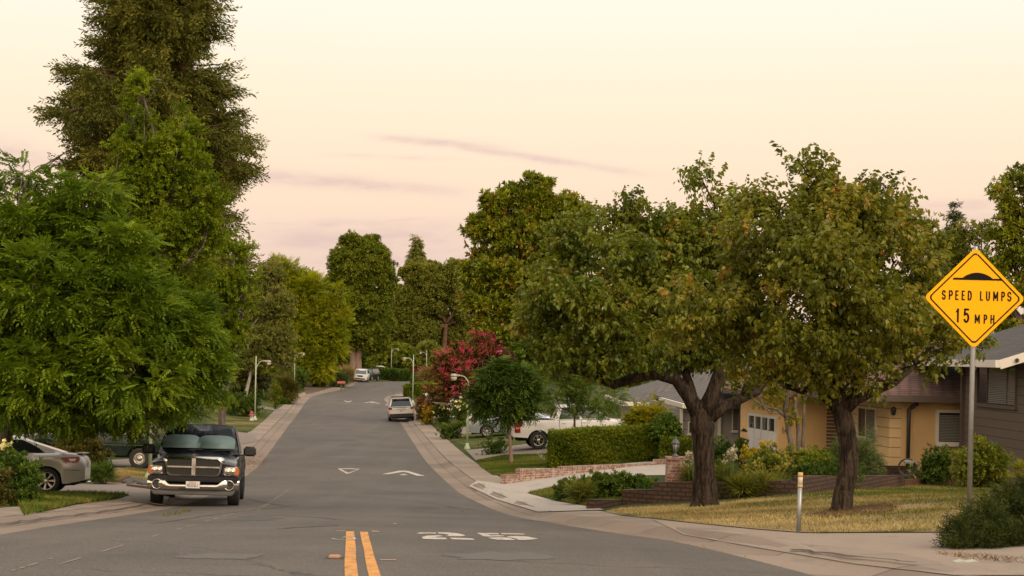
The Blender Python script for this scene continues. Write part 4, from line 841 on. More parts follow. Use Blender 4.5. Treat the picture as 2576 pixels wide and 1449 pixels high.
# ------------------------------------------------------------------ vehicles
def paint(name, col, rough=.28, metal=.0, coat=.45):
    m, t, b = newmat(name); n = t.noise(obj_c(t), 2.2, 5, .65); f = t.noise(obj_c(t), 40, 3, .6)
    c = t.mix(t.rng(n, .45, .8, 0, .35), col, [x * .8 + .012 for x in col]); t.put(b.inputs['Base Color'], c)
    t.put(b.inputs['Roughness'], t.rng(n, .3, .75, rough, rough + .14)); t.put(b.inputs['Metallic'], metal); t.put(b.inputs['Coat Weight'], coat); t.put(b.inputs['Coat Roughness'], t.rng(f, .3, .8, .04, .12)); return m
P_black = paint('dark_navy_car_paint', (.006, .007, .014), .14, 0, 0); P_silver = paint('silver_car_paint', (.56, .54, .53), .32, .4); P_white = paint('white_car_paint', (.70, .67, .64), .35)
P_green = paint('dark_green_car_paint', (.006, .016, .014), .25, 0, 0); P_blue = paint('pale_blue_car_paint', (.34, .37, .42), .32, .5); P_red = paint('dark_red_car_paint', (.16, .012, .012), .3)
P_bk2 = paint('black_car_paint', (.014, .014, .014), .3); P_gold = paint('warm_silver_car_paint', (.62, .60, .58), .33, .3)
def glassm(name, col, rough=.04, spec=.7):
    m, t, b = newmat(name); t.put(b.inputs['Base Color'], col); t.put(b.inputs['Roughness'], rough); t.put(b.inputs['Specular IOR Level'], spec); t.put(b.inputs['Coat Weight'], .3); return m
M_glass = glassm('dark_car_glass', (.012, .014, .014)); M_glassg = glassm('grey_car_glass', (.06, .075, .075))
m_, t_, b_ = newmat('clear_windscreen'); t_.put(b_.inputs['Base Color'], (.02, .025, .025)); t_.put(b_.inputs['Roughness'], .03); tp_ = t_.add('ShaderNodeBsdfTransparent'); t_.put(tp_.inputs[0], (.62, .70, .68)); mx_ = t_.add('ShaderNodeMixShader'); t_.put(mx_.inputs[0], .25); t_.l.new(tp_.outputs[0], mx_.inputs[1]); t_.l.new(b_.outputs[0], mx_.inputs[2]); t_.l.new(mx_.outputs[0], t_.n['Material Output'].inputs[0]); M_clear = m_
M_tyre = plain('tyre_rubber', (.016, .015, .014), .85, bmp=.2); M_chrome = plain('chrome', (.62, .60, .57), .12, 1.0, var=.05); M_alloy = plain('alloy_wheel', (.45, .43, .41), .35, .75, var=.1); M_steelw = plain('dull_chrome_wheel', (.5, .46, .42), .25, .9)
M_trim = plain('black_plastic_trim', (.018, .017, .016), .6); M_under = plain('underbody_black', (.006, .006, .006), .9); M_greyp = plain('grey_plastic', (.09, .088, .085), .5)
M_redl = plain('red_lamp_lens', (.30, .008, .010), .15, coat=.8); M_amber = plain('amber_lamp_lens', (.50, .13, .02), .15, coat=.8); M_clearl = plain('clear_lamp_lens', (.66, .63, .58), .15, .25, coat=.8, var=.5, scale=30); M_plate = plain('number_plate_white', (.66, .62, .58), .5)
M_inkd = plain('dark_plate_ink', (.03, .035, .06), .6); M_inkr = plain('red_plate_ink', (.42, .05, .06), .6); M_shade = plain('teal_sunshade_cloth', (.12, .185, .185), .5, var=.2)
M_mesh = plain('dark_grille_mesh', (.012, .011, .010), .6, var=.5, scale=60); M_cabin = plain('dark_cabin', (.03, .027, .025), .9)

def grid_faces(bm, rows):
    for a, b in zip(rows, rows[1:]):
        for i in range(len(a) - 1):
            try: f = bm.faces.new((a[i], a[i + 1], b[i + 1], b[i])); f.smooth = True
            except ValueError: pass
def car_body(root, sp, mat):
    L, W = sp['L'], sp['W']; ya, yb = sp['axles']; ra = sp['arch']; wr = sp['wr']
    ys = sorted(set([round(v, 3) for v in np.linspace(-L / 2, L / 2, 64)] + [round(y + s, 3) for y in (ya, yb) for s in np.linspace(-ra, ra, 15)]))
    zt = lambda y: float(np.interp(y, [p[0] for p in sp['top']], [p[1] for p in sp['top']])); cr_ = lambda y: float(np.interp(y, [p[0] for p in sp['crown']], [p[1] for p in sp['crown']]))
    def zl(y):
        z = float(np.interp(y, [p[0] for p in sp['sill']], [p[1] for p in sp['sill']]))
        for c in (ya, yb):
            if abs(y - c) < ra: z = max(z, wr + math.sqrt(ra * ra - (y - c) ** 2) * .97)
        return z
    rf, rb = sp.get('round', (.5, .4)); tf, tb = sp.get('taper', (.14, .10))
    def hw(y):
        k = 1.0
        e = L / 2 - y
        if e < rf: k -= tf * (1 - e / rf) ** 2
        e = y + L / 2
        if e < rb: k -= tb * (1 - e / rb) ** 2
        return W / 2 * k
    V = [0, .14, .32, .5, .68, .84, .94, 1.0]; tuck = sp.get('tuck', .05); sh = sp.get('shoulder', .93)
    bm = bmesh.new(); rows = []
    for y in ys:
        a, b, h = zl(y), zt(y), hw(y); c = cr_(y); ring = []
        side = []
        for v in V:
            k = 1 - tuck * (1 - v) ** 2.2 * 1.2 if v < .5 else 1 - (1 - sh) * max(0, (v - .6) / .4) ** 2.2
            side.append((h * k, a + (b - a) * v))
        fl = sp.get('flare', 0)
        if fl:
            for c_ in (ya, yb):
                g = max(0, 1 - (abs(y - c_) / (ra + .12)) ** 6) if abs(y - c_) < ra + .12 else 0
                side = [(x + fl * g * max(0, 1 - 2.2 * max(0, (z - (wr + ra)) / .3)) if z < wr + ra + .14 else x, z) for x, z in side]
        tops = [(h * sh * u, b + c * (1 - u ** 4)) for u in (.86, .66, .4, .15)]
        half = side + tops; ring = half + [(0, b + c)] + [(-x, z) for x, z in half[::-1]]
        rows.append([bm.verts.new((x, y, z)) for x, z in ring])
    grid_faces(bm, rows)
    for rw in (rows[0], rows[-1]):
        n = len(rw)
        for i in range(n // 2 - 1): 
            try: bm.faces.new((rw[i], rw[i + 1], rw[n - 2 - i], rw[n - 1 - i]))
            except ValueError: pass
    bmesh.ops.recalc_face_normals(bm, faces=bm.faces[:]); mb = MB(); mb.bm.free(); mb.bm = bm; mb.smooth(38)
    body = mb.build('body', mat, root)
    u = MB(); u.box((0, 0, (sp['clear'] + .62) / 2 + .02), (W - .56, L - .5, .62 - sp['clear'])); u.box((0, yb, wr), (W - .3, .1, .1)); u.box((0, ya, wr), (W - .3, .1, .1)); u.build('underbody', M_under, root)
    sp['_zt'], sp['_hw'], sp['_zl'] = zt, hw, zl
    return body
def cabin(root, sp, mat, glass):
    A, B, C_, D = [Vector((0, *p)) for p in sp['cab']]; hb, hr = sp['cabw']; bow = sp.get('bow', .10)
    def ws(s, t, off=0.0, P=A, Q=B, sg=1):
        h = hb + (hr - hb) * t; p = P.lerp(Q, t); n = Vector((0, (Q - P).z, -(Q - P).y)).normalized() * sg
        return Vector((s * h, p.y + sg * bow * (1 - s * s) * (1 - .5 * t), p.z + (.03 if t > .98 else 0) * (1 - s * s))) + n * off
    def side(s, t, off=0.0, sg=1):
        bt = A.lerp(D, s); tp = B.lerp(C_, s); p = bt.lerp(tp, t); h = hb + (hr - hb) * t + .018 * math.sin(math.pi * t)
        return Vector((sg * (h + off), p.y, p.z + .25 * off))
    def patch(bm, f, S, T): grid_faces(bm, [[bm.verts.new(f(s, t)) for s in S] for t in T])
    bm = bmesh.new(); S = [-1, -.7, -.35, 0, .35, .7, 1]; T = [0, .35, .7, 1]
    patch(bm, lambda s, t: ws(s, t), S, T); patch(bm, lambda s, t: ws(s, t, 0, D, C_, -1), S, T)
    for sg in (1, -1): patch(bm, lambda s, t: side(s, t, 0, sg), np.linspace(0, 1, 9), [0, .25, .5, .75, 1])
    rows = []
    for k in np.linspace(0, 1, 7):
        y0 = B.lerp(C_, k); yy = [B.y + bow * (1 - s * s) * .5 for s in S]; yz = [C_.y - bow * (1 - s * s) * .5 for s in S]
        rows.append([bm.verts.new((s * hr * (1 + .0), yy[i] + (yz[i] - yy[i]) * k, y0.z + .055 * (1 - abs(s) ** 3) * math.sin(math.pi * min(1, max(0, .12 + k * .8))) ** .5)) for i, s in enumerate(S)])
    grid_faces(bm, rows); bmesh.ops.remove_doubles(bm, verts=bm.verts[:], dist=.004); bmesh.ops.recalc_face_normals(bm, faces=bm.faces[:])
    mb = MB(); mb.bm.free(); mb.bm = bm; mb.smooth(30); mb.build('cab', mat, root)
    def sheetp(name, f, S, T, m, nm=None):
        bm = bmesh.new(); patch(bm, f, S, T); mb = MB(); mb.bm.free(); mb.bm = bm; return mb.build(name, m, root)
    gm, gs, gr_ = glass
    m1 = sp.get('wsm', (.91, .05, .93)); sheetp('windscreen', lambda s, t: ws(s, t, .008), np.linspace(-m1[0], m1[0], 9), np.linspace(m1[1], m1[2], 5), gm)
    m2 = sp.get('rwm', (.86, .10, .90)); sheetp('rear_window', lambda s, t: ws(s, t, .008, D, C_, -1), np.linspace(-m2[0], m2[0], 9), np.linspace(m2[1], m2[2], 5), gr_)
    for sg in (1, -1):
        for (sb0, sb1, st0, st1, t0, t1) in sp['win']:
            sheetp('side_window', lambda a, t: side((sb0 + (sb1 - sb0) * a) * (1 - (t - t0) / (t1 - t0)) + (st0 + (st1 - st0) * a) * (t - t0) / (t1 - t0), t, .009, sg), np.linspace(0, 1, 4), np.linspace(t0, t1, 4), gs)
    return ws, side
def wheel(root, x, y, r, wd, rimr, style, mat, steer=0):
    sg = 1 if x > 0 else -1; M = Matrix.Rotation(R(90) * sg, 4, 'Y')
    t = MB(); prof = [(rimr * .96, -wd / 2 + .02), (rimr * 1.04, -wd / 2), (r * .93, -wd / 2 + .01), (r * .985, -wd / 2 + .03), (r, -wd * .25), (r, wd * .25), (r * .985, wd / 2 - .03), (r * .93, wd / 2 - .01), (rimr * 1.04, wd / 2), (rimr * .96, wd / 2 - .02)]
    t.lathe(prof, 28, M, cap=False); o = t.build('wheel', M_tyre, root); o.location = (x, y, r); o.rotation_euler = (0, 0, steer)
    k = MB(); f = wd / 2 - .025
    k.lathe([(rimr * .99, -wd / 2 + .03), (rimr * .99, f), (rimr * .93, f + .012), (rimr * .86, f - .03), (rimr * .84, f - .07)], 28, M, cap=False)
    def P(rr, a, z): return M @ Vector((rr * math.cos(a), rr * math.sin(a), z))
    if style == 'steel':
        k.lathe([(rimr * .86, f - .03), (rimr * .66, f - .015), (rimr * .58, f - .03), (rimr * .36, f - .02), (rimr * .28, f + .02), (rimr * .2, f + .045), (.001, f + .05)], 24, M, cap=False)
    else:
        n, wb, wt, tw = style
        k.lathe([(rimr * .26, f - .05), (rimr * .26, f - .008), (rimr * .16, f), (.001, f + .004)], 20, M, cap=False)
        for i in range(n):
            a = i * 2 * math.pi / n + .3; r0, r1 = rimr * .2, rimr * .93
            for s_, e_ in ((-1, 0), (0, 1)) if tw else ((-.5, .5),):
                a0, a1, b0, b1 = a + s_ * wb / 2 * (1 if tw else 2), a + e_ * wb / 2 * (1 if tw else 2), a + s_ * wt / 2 * (1 if tw else 2), a + e_ * wt / 2 * (1 if tw else 2)
                vs = [P(r0, a0, f - .012), P(r0, a1, f - .012), P(r1, b1, f), P(r1, b0, f)]; lo = [P(r0, a0, f - .06), P(r0, a1, f - .06), P(r1, b1, f - .05), P(r1, b0, f - .05)]
                v = [k.bm.verts.new(p) for p in vs + lo]
                for q_ in ((0, 1, 2, 3), (0, 4, 5, 1), (1, 5, 6, 2), (2, 6, 7, 3), (3, 7, 4, 0)): k.bm.faces.new([v[j] for j in q_])
    rm = k.build('rim', mat, o)
    d = MB(); d.lathe([(rimr * .97, f - .10), (.001, f - .10)], 20, M, cap=False); d.build('brake_disc', M_under, o)
    return o
def place(root, p, head):
    """stand a vehicle on the ground: p = ground point of its middle, head = direction its nose points (X, Y)"""
    h = Vector((head[0], head[1], 0)).normalized(); r_ = Vector((h.y, -h.x, 0)); P = Vector((p[0], p[1], 0))
    g = lambda a, b: (lambda q_: Vector((q_.x, q_.y, G1(q_.x, q_.y))))(P + h * a + r_ * b)
    f_, b_, l_, rr = g(1.6, 0), g(-1.6, 0), g(0, -.8), g(0, .8); y = (f_ - b_).normalized(); x = (rr - l_).normalized(); z = x.cross(y).normalized(); x = y.cross(z)
    c = (f_ + b_ + l_ + rr) / 4
    root.matrix_world = Matrix(((x.x, y.x, z.x, c.x), (x.y, y.y, z.y, c.y), (x.z, y.z, z.z, c.z), (0, 0, 0, 1)))
def part(root, name, mat, fn, bev=0, sm=0):
    mb = MB(); fn(mb)
    if bev: mb.bevel(bev, 2)
    if sm: mb.smooth(sm)
    return mb.build(name, mat, root)
def parts(root, name, mat, fns, bev=0, sm=0):
    for fn in fns: part(root, name, mat, fn, bev, sm)
def bx(c, s): return lambda m: m.box(c, s)
def box_part(root, name, mat, c, s, bev=.012): return part(root, name, mat, lambda m: m.box(c, s), bev)
def text_part(root, name, body, size, loc, rot, mat, sx=1.0, ext=.002, spacing=1.0, bold=0.0):
    cu = bpy.data.curves.new(name, 'FONT'); cu.body = body; cu.size = size; cu.align_x = 'CENTER'; cu.align_y = 'CENTER'; cu.extrude = ext; cu.space_character = spacing; cu.resolution_u = 3; cu.offset = bold
    o = bpy.data.objects.new(name, cu); COL.objects.link(o); dg = bpy.context.evaluated_depsgraph_get(); me = bpy.data.meshes.new_from_object(o.evaluated_get(dg)); bpy.data.objects.remove(o); bpy.data.curves.remove(cu)
    me.materials.clear(); t = link(name, me, mat, root); t.matrix_local = Matrix.Translation(loc) @ rot.to_4x4() @ Matrix.Diagonal((sx, 1, 1, 1)); return t
FRONT = Matrix(((-1, 0, 0), (0, 0, 1), (0, 1, 0)))       # lettering that faces +Y (nose)
BACK = Matrix(((1, 0, 0), (0, 0, -1), (0, 1, 0)))
def mirrorpart(root, mat, x, y, z, s=1.0):
    for sg in (1, -1):
        mb = MB(); mb.box((sg * (x + .13 * s), y, z), (.22 * s, .10 * s, .17 * s)); mb.bevel(.03 * s, 3); mb.box((sg * x, y, z - .07 * s), (.12, .05, .04)); mb.smooth(50); mb.build('mirror', mat, root)
HD = lambda d: (lambda t: (t[0] / math.hypot(*t), t[1] / math.hypot(*t)))((float(XR(d + 5) - XR(d - 5)) / 10, 1.0))   # heading of the street at depth d

# --- black pickup facing the camera
ram = empty('pickup_truck', (0, 0, 0), 0, 'black pickup with a chrome cross grille parked facing the camera under the green tree', 'pickup truck')
sp = dict(L=5.75, W=1.97, axles=(-1.75, 1.82), arch=.47, wr=.395, clear=.36, top=[(-2.9, 1.14), (-.95, 1.16), (-.9, 1.17), (1.35, 1.14), (1.6, 1.10), (2.4, 1.02), (2.75, .97), (2.875, .93)], crown=[(-2.9, 0), (1.2, 0.0), (1.5, .10), (2.3, .115), (2.7, .10), (2.875, .07)],
          sill=[(-2.9, .52), (-1.2, .47), (1.2, .45), (2.5, .52), (2.875, .6)], round=(.34, .2), taper=(.05, .04), tuck=.05, shoulder=.95, flare=.02, cab=((1.42, 1.18), (.62, 1.84), (-.62, 1.85), (-.9, 1.20)), cabw=(.93, .76), bow=.14, wsm=(.93, .04, .95),
          win=[(.10, .46, .06, .46, .06, .9), (.51, .93, .51, .90, .06, .9)])
car_body(ram, sp, P_black); cabin(ram, sp, P_black, (M_clear, M_glass, M_glass))
for y in sp['axles']:
    for s in (1, -1): wheel(ram, s * .865, y, .395, .275, .225, (5, .5, .34, 0), M_alloy, 0)
hood_z = 1.13
def rr_rect(w_, h_, r_, n=6, cx=0, cz=0):
    out = []
    for sx, sz, a0 in ((1, 1, 0), (-1, 1, 90), (-1, -1, 180), (1, -1, 270)):
        for k in range(n + 1):
            a = R(a0 + 90 * k / n); out.append((cx + sx * (w_ / 2 - r_) + r_ * math.cos(a), cz + sz * (h_ / 2 - r_) + r_ * math.sin(a)))
    return out
def frame(mb, out, inn, depth, M):
    n = len(out); a = [[mb.bm.verts.new(M @ Vector((x, y, z))) for x, z in o_] for o_, y in ((out, -depth / 2), (inn, depth / 2), (inn, -depth / 2), )]
    o2 = [mb.bm.verts.new(M @ Vector((x * 1.0, depth / 2 * .7, z))) for x, z in [((p[0] + q_[0]) / 2, (p[1] + q_[1]) / 2) for p, q_ in zip(out, inn)]]
    for i in range(n):
        j = (i + 1) % n
        for p, q_ in ((a[0], o2), (o2, a[1]), (a[1], a[2])): mb.bm.faces.new((p[i], p[j], q_[j], q_[i]))
Mf = Matrix.Translation((0, 2.90, .895))
def trap(k): return [(x * (1 + .06 * (z / .22)) * (1.0), z + .03 * (1 - (x / .64) ** 2) * (1 if z > 0 else -.4)) for x, z in rr_rect(1.27 * k[0], .43 * k[1], .10 * k[1], 6)]
part(ram, 'grille_mesh', M_mesh, lambda m: m.prism(trap((.97, .92)), .05, Mf))
gr = part(ram, 'grille', M_chrome, lambda m: (frame(m, trap((1.03, 1.05)), trap((.90, .78)), .12, Mf), m.box((0, 2.935, .90), (.085, .07, .38)), m.box((0, 2.93, .895), (1.16, .05, .035))), 0, 40)
parts(ram, 'grille_slats', M_trim, [bx((s * x, 2.925, .895), (.012, .02, .34)) for s in (1, -1) for x in (.12, .2, .28, .36, .44, .52)])
part(ram, 'badge', M_greyp, lambda m: (m.prism([(-.05, .03), (-.03, .055), (.03, .055), (.05, .03), (.02, .01), (.015, -.03), (-.015, -.03), (-.02, .01)], .02, Matrix.Translation((0, 2.90, 1.135)))))
for s in (1, -1):
    h = part(ram, 'headlight', M_clearl, lambda m: m.prism([(.66, -.10), (.985, -.095), (1.0, -.02), (.985, .085), (.95, .10), (.69, .095), (.665, .04)] if s > 0 else [(-.66, -.10), (-.985, -.095), (-1.0, -.02), (-.985, .085), (-.95, .10), (-.69, .095), (-.665, .04)], .12, Matrix.Translation((0, 2.835, .815))), .02, 40)
    part(h, 'turn_signal', M_amber, lambda m: m.prism([(s * .875, -.095), (s * .99, -.09), (s * 1.006, -.02), (s * .99, .08), (s * .93, .092), (s * .895, .03)], .05, Matrix.Translation((0, 2.885, .815))), .015, 40)
    for lx in (.755, .86): part(h, 'reflector', M_chrome, lambda m: m.lathe([(.078, 0), (.078, .012), (.06, .02), (.035, .012), (.001, .03)], 16, Matrix.Translation((s * lx, 2.892, .81)) @ Matrix.Rotation(R(-90), 4, 'X'), cap=False))
part(ram, 'bumper_cover', P_black, lambda m: m.prism([(-1.0, -.02), (1.0, -.02), (.99, .13), (.5, .14), (-.5, .14), (-.99, .13)], .10, Matrix.Translation((0, 2.855, .585))), .03, 45)
def ram_bumper(m):
    top = [(-1.01, .62), (-.70, .63), (-.62, .60), (-.55, .53), (-.50, .515), (.50, .515), (.55, .53), (.62, .60), (.70, .63), (1.01, .62)]; n = len(top)
    ring = []
    for x, z in top:
        yb = 2.97 - .17 * abs(x) ** 3.2; ring.append([(x, yb - .12, z - .005), (x, yb - .02, z), (x * 1.0, yb, z - .03), (x, yb + .005, .45), (x, yb - .03, .385), (x, yb - .14, .38)])
    rows = [[m.bm.verts.new(p) for p in r_] for r_ in ring]; grid_faces(m.bm, rows)
bp = part(ram, 'bumper', M_chrome, ram_bumper, 0, 50)
part(ram, 'bumper_valance', M_greyp, lambda m: m.prism([(-.95, .0), (.95, .0), (.86, -.12), (-.86, -.12)], .08, Matrix.Translation((0, 2.83, .385))), .02, 45)
for s in (1, -1):
    part(bp, 'fog_lamp_recess', M_trim, lambda m: m.lathe([(.10, 0), (.10, .02), (.085, .01), (.001, .005)], 18, Matrix.Translation((s * .79, 2.89, .50)) @ Matrix.Rotation(R(-90 + s * 0), 4, 'X'), cap=False))
    part(bp, 'fog_lamp_ring', M_chrome, lambda m: m.lathe([(.112, -.02), (.118, .015), (.10, .022), (.098, .0)], 20, Matrix.Translation((s * .79, 2.888, .50)) @ Matrix.Rotation(R(-90), 4, 'X'), cap=False))
    part(bp, 'fog_lamp_slats', M_greyp, lambda m: [m.box((s * .79, 2.905, .50 + k), (.17 - abs(k), .012, .008)) for k in (-.05, -.018, .015, .048)])
pl = part(ram, 'number_plate', M_plate, lambda m: m.box((0, 2.995, .50), (.305, .012, .155)), .004); text_part(pl, 'plate_number', '40335L1', .115, (0, 3.003, .485), FRONT, M_inkd, .64); text_part(pl, 'plate_state', 'California', .042, (0, 3.003, .557), FRONT, M_inkr, .9)
mirrorpart(ram, M_trim, 1.0, 1.02, 1.26, 1.35)
for s in (1, -1): part(ram, 'wiper', M_trim, lambda m: m.tube([(s * .1 - .05, 1.56, 1.22), (s * .35 - .1, 1.50, 1.27), (s * .35 - .45, 1.47, 1.285)], .012, 5))
part(ram, 'dashboard', M_cabin, lambda m: m.box((0, 1.05, 1.10), (1.7, .5, .1)))
for s in (1, -1): part(ram, 'sunshade', M_shade, lambda m: m.prism([(x * .44 + s * .40, z) for x, z in [(-.97, -.24), (.97, -.24)] + [(math.cos(q_) * abs(math.cos(q_)) ** -.45, -.05 + .30 * math.sin(q_) ** .75) for q_ in [k_ * math.pi / 16 + .02 for k_ in range(16)]]], .012, Matrix.Translation((0, 1.245, 1.46)) @ Matrix.Rotation(R(51), 4, 'X')), 0, 30)
part(ram, 'bed_cover', M_trim, lambda m: m.box((0, -1.95, 1.165), (1.66, 1.8, .03)))
for s in (1, -1):
    parts(ram, 'door_handle', P_black, [bx((s * 1.005, y, 1.02), (.03, .2, .035)) for y in (.0, -.85)], .01)
    parts(ram, 'door_seam', M_under, [bx((s * 1.004, y, .82), (.012, .012, .62)) for y in (1.12, .25, -.75)])
    part(ram, 'side_molding', M_trim, lambda m: m.box((s * 1.01, .2, .66), (.02, 2.3, .05)), .005)
hr = (-.113 - .0, 1); hd = Vector((.155, -.988, 0)); fr = gx(483, 31.8); place(ram, fr - hd * 2.9, hd)

# --- dark green pickup in the driveway, nose to the left
def pickup(label, mat, sp, wheel_style, rimmat, glass, chrome=True):
    r_ = empty('pickup_truck', (0, 0, 0), 0, label, 'pickup truck'); car_body(r_, sp, mat); cabin(r_, sp, mat, glass)
    for y in sp['axles']:
        for s in (1, -1): wheel(r_, s * (sp['W'] / 2 - .14), y, sp['wr'], .26, sp['rim'], wheel_style, rimmat)
    zt = sp['top'][0][1]
    part(r_, 'bed_liner', M_trim, lambda m: m.box((0, sp['bed'][0] / 2 + sp['bed'][1] / 2, zt + .006), (sp['W'] - .34, abs(sp['bed'][1] - sp['bed'][0]), .02)))
    parts(r_, 'bed_rail', M_trim, [bx((s * (sp['W'] / 2 - .09), sum(sp['bed']) / 2, zt + .012), (.09, abs(sp['bed'][1] - sp['bed'][0]), .035)) for s in (1, -1)], .008)
    mirrorpart(r_, M_trim, sp['W'] / 2 - .02, sp['cab'][0][0] - .35, zt + .12, 1.1)
    part(r_, 'rear_bumper', M_chrome if chrome else M_trim, lambda m: m.box((0, -sp['L'] / 2 - .06, .55), (sp['W'] - .12, .2, .2)), .03, 45)
    for s in (1, -1):
        parts(r_, 'door_seam', M_under, [bx((s * (sp['W'] / 2 - .0), y, zt - .33), (.014, .012, .55)) for y in sp['seams']])
        parts(r_, 'door_handle', mat, [bx((s * (sp['W'] / 2 + .006), y, zt - .16), (.03, .17, .035)) for y in sp['handles']], .008)
    return r_
gsp = dict(L=5.5, W=1.98, axles=(-1.65, 1.75), arch=.46, wr=.375, rim=.215, clear=.36, top=[(-2.8, 1.16), (1.2, 1.15), (1.5, 1.12), (2.6, 1.06), (2.75, .98)], crown=[(-2.8, 0), (1.2, 0), (1.6, .06), (2.75, .03)], sill=[(-2.8, .56), (-1, .46), (2.75, .5)], round=(.4, .15), taper=(.1, .03), tuck=.05, shoulder=.96, flare=.02,
           cab=((1.4, 1.16), (.6, 1.78), (-.5, 1.78), (-.72, 1.16)), cabw=(.90, .74), win=[(.10, .52, .08, .52, .08, .88), (.57, .92, .57, .9, .08, .88)], bed=(-2.7, -.85), seams=(1.05, -.02, -.78), handles=(.15,))
gpk = pickup('dark green pickup with dull chrome wheels parked in the driveway behind the black pickup', P_green, gsp, 'steel', M_steelw, (M_glassg, M_glass, M_glass))
part(gpk, 'tool_box', M_alloy, lambda m: m.box((0, -1.05, 1.24), (1.5, .4, .14)), .02)
parts(gpk, 'chrome_trim', M_chrome, [bx((s * .995, -.2, .83), (.012, 3.6, .02)) for s in (1, -1)])
hl = Vector((-1, -.02, 0)); wp = gx(350, 50.5); place(gpk, wp + hl * 1.65 + Vector((0, .86, 0)), hl)
# --- white pickup, nose to the right
fsp = dict(L=5.9, W=2.03, axles=(-1.78, 1.9), arch=.49, wr=.405, rim=.255, clear=.38, top=[(-2.95, 1.31), (-.95, 1.31), (-.9, 1.28), (1.3, 1.24), (1.7, 1.2), (2.6, 1.14), (2.95, 1.0)], crown=[(-2.95, 0), (1.3, 0), (1.6, .06), (2.95, .03)], sill=[(-2.95, .60), (-2.2, .52), (2.95, .55)], round=(.4, .12), taper=(.1, .02), tuck=.04, shoulder=.96, flare=.03,
           cab=((1.55, 1.27), (.65, 1.92), (-.75, 1.93), (-1.0, 1.30)), cabw=(.93, .76), win=[(.07, .50, .05, .49, .05, .88), (.54, .93, .53, .91, .05, .88)], bed=(-2.85, -1.05), seams=(1.15, .2, -.8), handles=(.35, -.6))
fpk = pickup('white pickup with machined alloy wheels parked in the driveway behind the clipped hedge', P_white, fsp, (6, .9, .52, 1), M_chrome, (M_glassg, M_glassg, M_glass), False)
for s in (1, -1):
    tl = part(fpk, 'tail_light', M_redl, lambda m: m.prism([(-.16, -.24), (.10, -.24), (.11, -.02), (.20, .06), (.20, .20), (-.16, .20)], .06, Matrix.Translation((s * .992, -2.70, 1.02)) @ Matrix.Rotation(R(90), 4, 'Z')), .012, 40)
    part(tl, 'reversing_lens', M_clearl, lambda m: m.box((s * 1.018, -2.72, .99), (.02, .16, .09)), .01)
place(fpk, gx(1355, 64.5) + Vector((1, .11, 0)) * 1.78 + Vector((-.1, .9, 0)), Vector((1, .10, 0)))

# --- saloons, people carriers and SUVs
def motorcar(name, label, cat, mat, sp, style, rimmat, glass, group=None):
    r_ = empty(name, (0, 0, 0), 0, label, cat, group); car_body(r_, sp, mat); cabin(r_, sp, mat, glass)
    for y in sp['axles']:
        for s in (1, -1): wheel(r_, s * (sp['W'] / 2 - .12), y, sp['wr'], .22, sp['rim'], style, rimmat)
    mirrorpart(r_, sp.get('mm', mat), sp['W'] / 2 - .04, sp['cab'][0][0] - .4, sp['cab'][0][1] + .08, .9)
    for s in (1, -1):
        parts(r_, 'door_handle', mat, [bx((s * (sp['W'] / 2 - .006), y, sp['cab'][0][1] - .14), (.03, .17, .03)) for y in sp['handles']], .008)
        parts(r_, 'door_seam', M_under, [bx((s * (sp['W'] / 2 - .012), y, sp['cab'][0][1] - .33), (.012, .01, .5)) for y in sp['seams']])
    return r_
csp = dict(L=4.44, W=1.76, axles=(-1.33, 1.32), arch=.375, wr=.318, rim=.225, clear=.2, top=[(-2.22, .80), (-2.16, .91), (-2.02, .985), (-1.5, 1.0), (.9, .93), (1.2, .88), (2.0, .72), (2.22, .55)], crown=[(-2.22, .01), (-1.4, .02), (.9, .02), (1.2, .06), (2.22, .04)], sill=[(-2.22, .36), (-1.8, .26), (1.8, .22), (2.22, .25)], round=(.6, .75), taper=(.2, .24), tuck=.06, shoulder=.90,
           cab=((1.15, .90), (.2, 1.345), (-.55, 1.355), (-1.72, .995)), cabw=(.785, .56), win=[(.12, .52, .12, .58, .06, .88), (.545, .86, .62, .98, .06, .86)], wsm=(.9, .05, .93), rwm=(.88, .05, .93), handles=(-.1,), seams=(.75, -.45))
cpe = motorcar('coupe_car', 'silver two-door coupe parked nose-in on the near left driveway beside the bush', 'car', P_silver, csp, (7, .5, .30, 0), M_alloy, (M_glass, M_glass, M_glass))
for s in (1, -1):
    tl = part(cpe, 'tail_light', M_redl, lambda m: m.prism([(-.02, .10), (.44, .06), (.30, -.10), (.10, -.09), (-.02, -.02)], .05, Matrix.Translation((s * .735, -2.06, .84)) @ Matrix.Rotation(R(90 + s * -15), 4, 'Z')), .015, 40)
    part(tl, 'reversing_lens', M_clearl, lambda m: m.prism([(.06, .05), (.24, .03), (.2, -.03), (.08, -.02)], .06, Matrix.Translation((s * .742, -2.055, .84)) @ Matrix.Rotation(R(90 + s * -15), 4, 'Z')), .008)
part(cpe, 'boot_spoiler', P_silver, lambda m: m.box((0, -2.08, 1.015), (1.30, .18, .03)), .012, 45)
part(cpe, 'number_plate', M_plate, lambda m: m.box((0, -2.235, .76), (.305, .012, .155)), .004)
part(cpe, 'exhaust', M_chrome, lambda m: m.tube([(.45, -2.0, .27), (.45, -2.26, .27)], .035, 10))
parts(cpe, 'bumper_seam', M_under, [bx((s * .835, -1.92, .60), (.03, .38, .008)) for s in (1, -1)])
hc = Vector((-1, -.19, 0)).normalized(); wq = gx(92, 34.8); place(cpe, wq + hc * 1.33 + Vector((.08, .76, 0)), hc)
